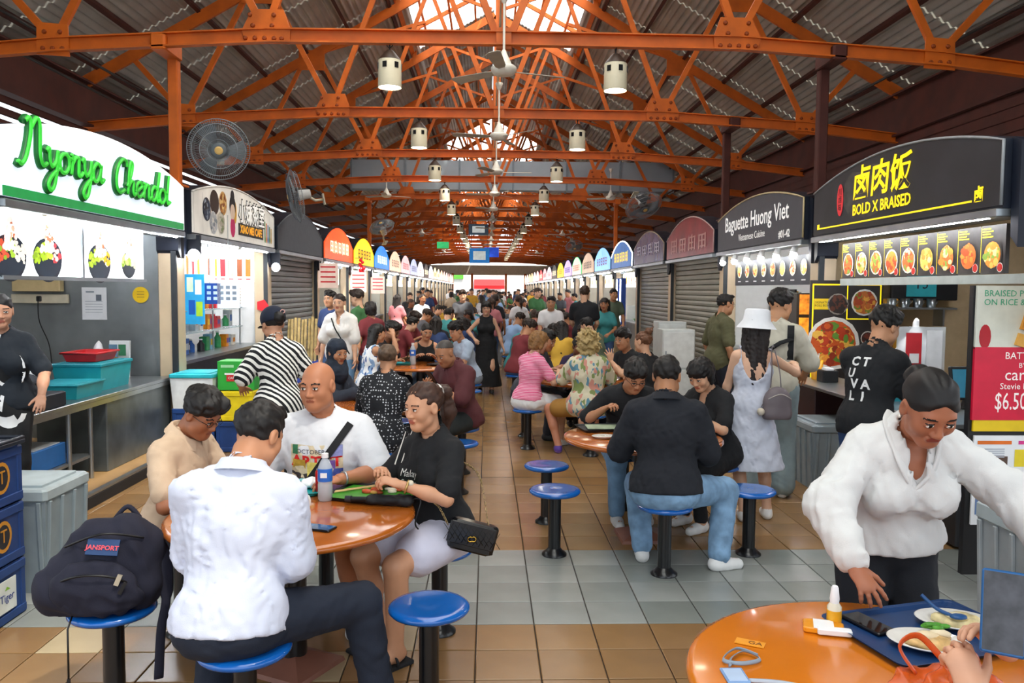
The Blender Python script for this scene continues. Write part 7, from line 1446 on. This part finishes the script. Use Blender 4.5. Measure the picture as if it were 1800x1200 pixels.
person('man in black T-shirt with white letters on the back at the rice stall', (2.52, 5.25, 0), -1.0, h=1.66, lean=.14, head=(-.15, .3, 0), hl=(-.1, .36, .9), hr=(.16, .38, .95), er=(.5, -.6, -.5), skin='#c48f6c', hair=('thick', '#15120f'), top=dict(kind='tee', mat=C_('#15171b'), sleeve=.8, loose=.024, hem=-.06, slw=1.15), bottom=dict(kind='trousers', mat=JEAND), shoes=SH_W, extra=s_extra, **N1)
# --- server leaning over the bright orange table
def srv_extra(J, root):
    w0, d, n = J['hand'][1]; w0 = w0-d*.03; M = V(d).to_track_quat('Z', 'Y').to_matrix(); b = MB(); b.tube([V(w0)+M @ V(.031*math.cos(a), .031*math.sin(a), 0) for a in np.linspace(0, 6.28, 16, endpoint=False)], .004, mat('#c41c2c', .5), 6, closed=True); b.build('red_bracelet', root)
    T = lambda p: J['Rh'] @ (A_(*p)*J['hs'])+J['ph']; b = MB(); b.ball(T((0, .083, .03)), .0035, mat('#4a1218', .4), 6); b.build('bindi', root)
    for q in (-1, 1): b = MB(); b.ball(T((q*.082, -.002, -.034)), .006, mat('#e9e4d8', .2, metal=.4), 6); b.build('earring', root)
    b = MB(); p2, R2 = J['p2'], J['R2']
    for q in (-1, 1):
        P = [p2+R2 @ A_(q*.05, -.06, .055), p2+R2 @ A_(q*.085, .0, .05), p2+R2 @ A_(q*.075, .075, .005), p2+R2 @ A_(q*.045, .128, -.06), p2+R2 @ A_(-q*.015, .15, -.14)]
        b.tube(smooth_path([tuple(x) for x in P], 5), .02, C_('#d8d8d6', var=.03), 8, .4)
    b.build('shawl_collar', root)
person('woman in white long sleeved blouse bending over the bright orange table', (1.5, 2.95, 0), math.pi-.05, h=1.56, fem=True, w=1.12, lean=.36, head=(.0, .62, 0), hr=(.27, .4, .9), hl=(-.42, .32, .93), er=(.9, -.2, -.3), el=(-.9, -.2, -.3), skin='#a8694c', hair=('sleek', '#120e0e'), handr=dict(curl=.35, dir=(-.25, .6, -.55), palm=(-.3, -.2, -1), spread=.35), handl=dict(curl=.5),
       top=dict(kind='blouse', mat=C_('#d8d8d6', var=.03), neck='v', sleeve=1.82, slw=1.3, cuff=1.2, loose=.026, hem=.03, wr=.0075), bottom=dict(kind='trousers', mat=C_('#15181f')), shoes=SH_B, extra=srv_extra, res=.011, hres=.0038, headsc=1.05)
# --- seated diner beyond the right edge holding a phone
lc, rz = seat(RT[0], 2)
def ph_extra(J, root):
    w0, d, n = J['hand'][-1]; w0 = w0-d*.045; M = V(d).to_track_quat('Z', 'Y').to_matrix(); b = MB(); b.tube([V(w0)+M @ V(.033*math.cos(a), .033*math.sin(a), 0) for a in np.linspace(0, 6.28, 20, endpoint=False)], .011, mat('#1c56b4', .45), 8, closed=True); p = V(w0)-V(n)*.036; b.cyl(p, p-V(n)*.012, .021, mat('#2a66c0', .4), n=18); b.cyl(p-V(n)*.012, p-V(n)*.014, .016, mat('#b9c0b0', .3), n=16); b.build('wristwatch', root)
person('diner at the right edge with blue watch holding up a phone', lc, rz, h=1.72, sit=.45, lean=.4, head=(0, .3, 0), hl=(-.35, .61, .9), hr=(-.22, .57, .97), el=(-.6, -.4, -.7), skin='#cf9a7c', hair=('short', BK), handl=dict(dir=(.45, .35, .75), palm=(.8, .3, -.2), curl=.75, thumb=.3), handr=dict(dir=(-.5, .4, .5), palm=(-.6, .4, .2), curl=.5), top=dict(kind='tee', mat=C_('#6a7078')), bottom=dict(kind='trousers', mat=NVY), shoes=SH_B, extra=ph_extra, res=.016, hres=.004)
phone((1.15, 1.72, 1.09), 'phone in a blue case held up at the right edge', -.55, c='#1a5a94', scr='#3a3a40', rx=1.15, em=.1).scale = (1.15, 1.15, 1.6)
# --- stall worker at the left edge
def apron_extra(J, root):
    me = print_mesh([(-.15, .15, -.36, -.35, '#e6e8ea')]); b = MB(); wm = mat('#e6e9ec', .7)
    def blob(P): b.raw([(x, z, 0) for x, z in P], [tuple(range(len(P)))], wm)
    ring = lambda cx, cz, r0, r1, a0, a1: blob([(cx+r0*math.cos(a), cz+r0*1.2*math.sin(a)) for a in np.linspace(a0, a1, 12)]+[(cx+r1*math.cos(a), cz+r1*1.2*math.sin(a)) for a in np.linspace(a1, a0, 12)])
    ring(.03, .0, .1, .085, 0, 3.3); ring(.03, -.02, .1, .08, 3.3, 6.2); ring(0, -.22, .14, .1, 2.6, 5.2); ring(-.05, .1, .12, .1, 1.2, 2.6); ring(.02, -.3, .1, .07, 3.4, 6.)
    blob([(-.06, -.12), (.0, -.16), (-.02, -.3), (-.1, -.26)]); o = b.build('tmp'); me = o.data; bpy.data.objects.remove(o)
    onto(kid(root, 'apron'), me, chest_M(J, True, .05, .06), 'apron_print', root, .003, sub=2)
def worker_extra(J, root):
    p0, p1 = J['p0'], J['p1']; pr = [ell(p0+A_(0, .02, .0), (.19, .14, .2)), ell(p1+A_(0, .02, .06), (.165, .135, .2)), cone(p0+A_(-.06, .03, -.1), p0+A_(-.06, .05, -.42), .11, .11), cone(p0+A_(.06, .03, -.1), p0+A_(.06, .05, -.42), .11, .11)]
    soft('apron', pr, .013, C_('#15171b'), root, .04, halves=[(A_(0, -.0, 0), (0, -1, 0)), (p0+A_(0, 0, -.45), (0, 0, -1)), (p1+A_(0, 0, .2), (0, 0, 1))], wr=(.004, 40, 3)); apron_extra(J, root)
person('stall worker in black apron with white drawing at the left edge', (-3.42, 5.78, .1), math.pi+.3, h=1.6, fem=True, w=1.2, lean=.05, head=(.3, .12, 0), hl=(-.3, .3, .95), hr=(.25, .3, .9), el=(-.7, -.4, -.5), skin='#c8957a', hair=('bun', '#1a1a20'), top=dict(kind='tee', mat=C_('#1a222c'), sleeve=.85, loose=.02), bottom=dict(kind='trousers', mat=BLK), shoes=SH_B, extra=worker_extra, **N2)
# ------------------------------------------------------------------ bags
hx, hy = hexpos(T1, 4)
t = thing('backpack', 'dark navy backpack slumped on the blue stool at the left', 'backpack', (hx, hy, .456), .2); BPM = C_('#1a1b2c', var=.12, scale=14)
soft('bag_body', [ell((-.02, .02, .17), (.2, .14, .2)), ell((-.1, -.02, .1), (.17, .15, .12)), ell((.06, .03, .24), (.13, .12, .13)), cone((-.2, -.02, .08), (.12, -.03, .08), .085)], .0105, BPM, t, k=.06, halves=[((0, 0, .003), (0, 0, -1))], wr=(.008, 42, 7))
soft('front_pocket', [ell((-.04, -.13, .13), (.16, .06, .11)), ell((.02, -.14, .08), (.13, .05, .07))], .0095, BPM, t, k=.04, wr=(.006, 55, 9), halves=[((0, 0, .005), (0, 0, -1))])
b = MB(); b.box((0, -.128, .29), (.12, .012, .065), mat('#163a6a', .6), rx=-.55, ry=.12); b.build('brand_patch', t); o = text('JANSPORT', mat('#d94a5a', .5), t, (0, -.138, .291), (R(58), R(0), 0), .026, ext=.0006, bold=.0008); o.rotation_euler = (R(90)-.55, .12, 0)
b = MB(); b.tube(smooth_path([(-.19, -.135, .15), (-.08, -.2, .2), (.04, -.2, .19), (.13, -.14, .12)]), .005, BLACK, 6); b.tube(smooth_path([(-.16, -.06, .28), (0, -.13, .345), (.14, -.06, .3)]), .005, BLACK, 6); b.build('zip', t); b = MB(); b.box((.07, -.2, .175), (.018, .01, .045), mat('#c9c2b0', .3, metal=.6), ry=.4); b.box((.085, -.2, .14), (.014, .01, .05), BLACK, ry=.5); b.build('zip_pull', t)
b = MB(); b.tube(smooth_path([(.12, .06, .3), (.2, .03, .2), (.215, -.02, .02), (.2, -.06, -.1), (.19, -.08, -.3)]), [.03]*12+[.02]*13, BPM, 8, .3); b.build('shoulder_strap', t); b = MB(); b.tube([(-.12, -.12, .02), (-.125, -.175, -.02), (-.125, -.18, -.22)], .004, BLACK, 5); b.box((-.125, -.18, -.25), (.012, .006, .06), BLACK); b.build('webbing_tail', t); b = MB(); b.tube(smooth_path([(.0, .06, .35), (.05, .08, .4), (.1, .07, .35)]), .011, BPM, 6); b.build('grab_loop', t)
# quilted black handbag of the ponytailed woman
t = thing('handbag', 'black quilted handbag with gold chain hanging at the ponytail woman\'s hip', 'handbag', (-.07, 3.93, .51), .0); b = MB(); b.box((0, 0, .07), (.24, .07, .15), mat('#121316', .3, coat=.3), bev=.02, ry=.25); b.build('bag_body', t); b = MB(); b.box((.0, -.038, .085), (.235, .012, .11), mat('#15161a', .3, coat=.3), bev=.01, ry=.25); b.build('flap', t)
b = MB()
for k in range(-4, 5):
    for s in (-1, 1): p = V(k*.028, -.046, .085-.25*k*.028); b.tube([p+V(-.025*s, 0, .04), p+V(.025*s, 0, -.04)], .0016, mat('#050507', .4), 4)
b.build('quilting', t)['kind'] = 'stuff'
b = MB(); b.tube([(.012*math.cos(a)-.008, -.05, .07+.012*math.sin(a)) for a in np.linspace(.7, 5.6, 10)], .003, mat('#d0a848', .25, metal=.9), 5); b.tube([(-.012*math.cos(a)+.008, -.05, .07+.012*math.sin(a)) for a in np.linspace(.7, 5.6, 10)], .003, mat('#d0a848', .25, metal=.9), 5); b.build('clasp', t)
b = MB(); gold = mat('#b9a070', .25, metal=.9); PC = smooth_path([(-.12, -.02, .14), (-.16, -.02, .22), (-.2, .02, .26), (-.17, .1, .36), (-.1, .16, .4), (-.03, .14, .4), (.04, .06, .34), (.08, .0, .12)], 9)
for i in range(0, len(PC)-1):
    p, q = PC[i], PC[i+1]; d = (q-p).normalized(); u = d.orthogonal().normalized() if i % 2 else d.cross(d.orthogonal()).normalized(); c = (p+q)/2; b.tube([c+d*.011*math.cos(a)+u*.005*math.sin(a) for a in np.linspace(0, 6.28, 8, endpoint=False)], .0018, gold, 4, closed=True)
o = b.build('chain_strap', t); o['kind'] = 'stuff'
# grey mini backpack on the shoulder of the woman in the white dress
t = thing('shoulder_bag', 'small grey leather bag hanging behind the woman in the white dress', 'bag', (2.2, 6.02, .83)); GB = mat('#6e6468', .5, var=.1); soft('bag_body', [ell((0, 0, .12), (.11, .06, .13)), cone((-.06, 0, .03), (.06, 0, .03), .05)], .01, GB, t, k=.05, halves=[((0, 0, 0), (0, 0, -1))]); b = MB(); b.tube(smooth_path([(-.09, -.055, .16), (0, -.075, .2), (.09, -.055, .16)]), .004, mat('#b9b0a8', .4), 5); b.build('zip', t); b = MB(); b.tube(smooth_path([(-.05, .01, .24), (-.04, .02, .36), (-.03, .06, .53), (.0, .1, .545)]), .008, GB, 6, .4); b.tube(smooth_path([(.03, .01, .24), (.02, .02, .36), (-.01, .06, .53)]), .008, GB, 6, .4); b.build('strap', t); b = MB(); b.ball((-.13, -.02, .06), .03, mat('#cfc4b0', .7), 8); b.tube([(-.1, 0, .14), (-.13, -.02, .09)], .003, GB, 4); b.build('charm', t)
# ------------------------------------------------------------------ the crowd further down the hall
CR = random.Random(31); protos = []
COLS = [('#1b1d22', 'black'), ('#e4e4e6', 'white'), ('#2c3f6a', 'navy'), ('#7a2f35', 'maroon'), ('#3f8f92', 'teal'), ('#b9a58a', 'beige'), ('#5d6a58', 'olive'), ('#8fb0d8', 'pale blue'), ('#c97f86', 'salmon'), ('#55585f', 'grey'), ('#d2a63c', 'mustard'), ('#3a6b3f', 'green')]
LEGS = [C_('#1a1e28'), C_('#3d5a86'), C_('#8b8f94'), C_('#26282c'), C_('#b3a183')]
HAIRC = ['#14100f', '#1c1512', '#2b1e17', '#3b2a1e']; SKINS = ['#c8936f', '#b17a57', '#d7a98a', '#8a5a41', '#c08a66']
KW = dict(res=.026, hres=.0085)
def proto(sit, fem, hair, pose, skin):
    base = dict(top=dict(kind='tee', mat=BLK, loose=.022, hem=-.08), shoes=SH_W)
    if sit: r, J = person('p', (0, -50, 0), 0, h=1.64 if fem else 1.72, sit=.45, fem=fem, lean=.28, head=(0, .4, 0), hl=(-.12, .42, .84), hr=(.12, .4, .86), skin=skin, hair=hair, bottom=dict(kind='trousers', mat=LEGS[0]), **base, **KW)
    else:
        kw = [dict(), dict(hr=(.12, .3, 1.0), hl=(-.16, .28, .98)), dict(fl=(-.1, .2, .085), fr=(.1, -.15, .12), hl=(-.26, -.1, .82), hr=(.26, .2, .85))][pose]
        r, J = person('p', (0, -50, 0), 0, h=1.6 if fem else 1.72, fem=fem, lean=.04, head=(.1, .1, 0), skin=skin, hair=hair, bottom=dict(kind='trousers', mat=LEGS[1]), **base, **kw, **KW)
    return r
PS = [proto(False, f, (hs, HAIRC[i % 4]), i % 3, SKINS[i % 5]) for i, (f, hs) in enumerate(((False, 'short'), (True, 'long'), (False, 'thick'), (True, 'bun'), (False, 'neat'), (True, 'bob'), (True, 'pony'), (False, 'short')))]
PT = [proto(True, f, (hs, HAIRC[i % 4]), 0, SKINS[(i+2) % 5]) for i, (f, hs) in enumerate(((False, 'short'), (True, 'long'), (False, 'thick'), (True, 'bob')))]
CAPM = {}
def place(p, x, y, rz, ci, li, label, group, s=1.):
    c = p.copy(); COL.objects.link(c); c.location = (x, y, 0); c.rotation_euler = (0, 0, rz); c.scale = (s, s, s); c['label'] = label; c['group'] = group
    for ch in p.children:
        d = ch.copy(); COL.objects.link(d); d.parent = c; nm = ch.name.split('.')[0]
        if nm in ('shirt', 'trousers'):
            d.material_slots[0].link = 'OBJECT'; d.material_slots[0].material = C_(COLS[ci][0]) if nm == 'shirt' else LEGS[li]
    return c
# people that can be told apart
NAMED = [(0, -2.35, 12.4, 2.6, 2, 'man in navy T-shirt standing behind the woman in the white blouse', 1.0), (2, -2.05, 13.2, 1.2, 11, 'man in dark green shirt standing by the left stalls', 1.0), (5, -1.75, 12.3, .4, 3, 'person in maroon with backpack straps near the left stalls', .97),
         (4, 1.2, 15.2, math.pi-.2, 1, 'woman in white T-shirt with crossbody strap right of the aisle', .95), (7, 1.75, 14.6, -.3, 0, 'tall man in black shirt standing right of the aisle', 1.06), (1, 2.25, 15.4, math.pi-.4, 4, 'fair haired woman holding a drink by the right stalls', 1.0), (3, .1, 17.5, .4, 8, 'woman in salmon top with her back turned in the aisle', .98),
         (6, .75, 19.0, .2, 1, 'woman in white top with a ponytail further up the aisle', 1.0), (2, -.6, 19.6, math.pi, 9, 'man in grey walking toward the camera left of centre', 1.0)]
for p, x, y, rz, ci, lb, s in NAMED:
    o = place(PS[p], x, y, rz, ci, 1 if ci != 0 else 3, lb, 'people standing in the hall', s)
sat = [(LT[3], k) for k in range(6)]+[(RT[3], k) for k in range(6)]+[(LT[4], k) for k in (0, 1, 3, 4, 5)]+[(RT[4], k) for k in (0, 1, 2, 4, 5)]+[(LT[5], k) for k in (0, 2, 3, 5)]+[(RT[5], k) for k in (1, 3, 4)]+[(LT[6], k) for k in (0, 2, 4)]+[(RT[6], k) for k in (0, 2, 4)]+[(LT[2], 3)]
rowname = {}
for k, c in enumerate(LT): rowname[c] = '%s left row table' % ORD[k]
for k, c in enumerate(RT): rowname[c] = '%s right row table' % ORD[k]
for i, (c, k) in enumerate(sat):
    if c == LT[2]: continue
    lc, rz = seat(c, k); ci = CR.randrange(len(COLS)); o = place(PT[CR.randrange(4)], lc[0], lc[1], rz+CR.uniform(-.2, .2), ci, CR.randrange(5), 'diner in %s top on the %s stool of the %s' % (COLS[ci][1], SEATN[k], rowname[c]), 'diners at the far tables', CR.uniform(.94, 1.03))
pts = [(x, y) for _, x, y, *_ in NAMED]; n = 0; taken = [(c[0], c[1]) for c in LT+RT]
used = {}
while n < 78:
    y = 18.5+(CR.random()**1.3)*48; x = CR.uniform(-2.8, 3.1)
    if any(abs(x-a)**2+abs(y-b)**2 < .42**2 for a, b in pts) or any((x-a)**2+(y-b)**2 < 1.05**2 for a, b in taken): continue
    ci = CR.randrange(len(COLS)); pi = CR.randrange(8); sd = 'left' if x < -.6 else 'right' if x > .9 else 'middle'
    zone = 'beyond the air duct' if y < 34 else 'in the rear half of the hall' if y < 50 else 'near the far entrance'
    lb = '%s in %s top standing in the crowd %s, %s' % ('woman' if pi in (1, 3, 5, 6) else 'man', COLS[ci][1], zone, sd)
    if lb in used: continue
    used[lb] = 1; pts.append((x, y)); place(PS[pi], x, y, CR.uniform(0, 6.28), ci, CR.randrange(5), lb, 'people standing in the hall', CR.uniform(.93, 1.05)); n += 1
for p in PS+PT:
    for ch in list(p.children): bpy.data.objects.remove(ch)
    bpy.data.objects.remove(p)

for o in bpy.data.objects:
    nm = o.name.split('.')[0]
    if o.parent and (nm.endswith('print') or nm in ('lettering', 'shirt_lettering')): o['kind'] = 'stuff'
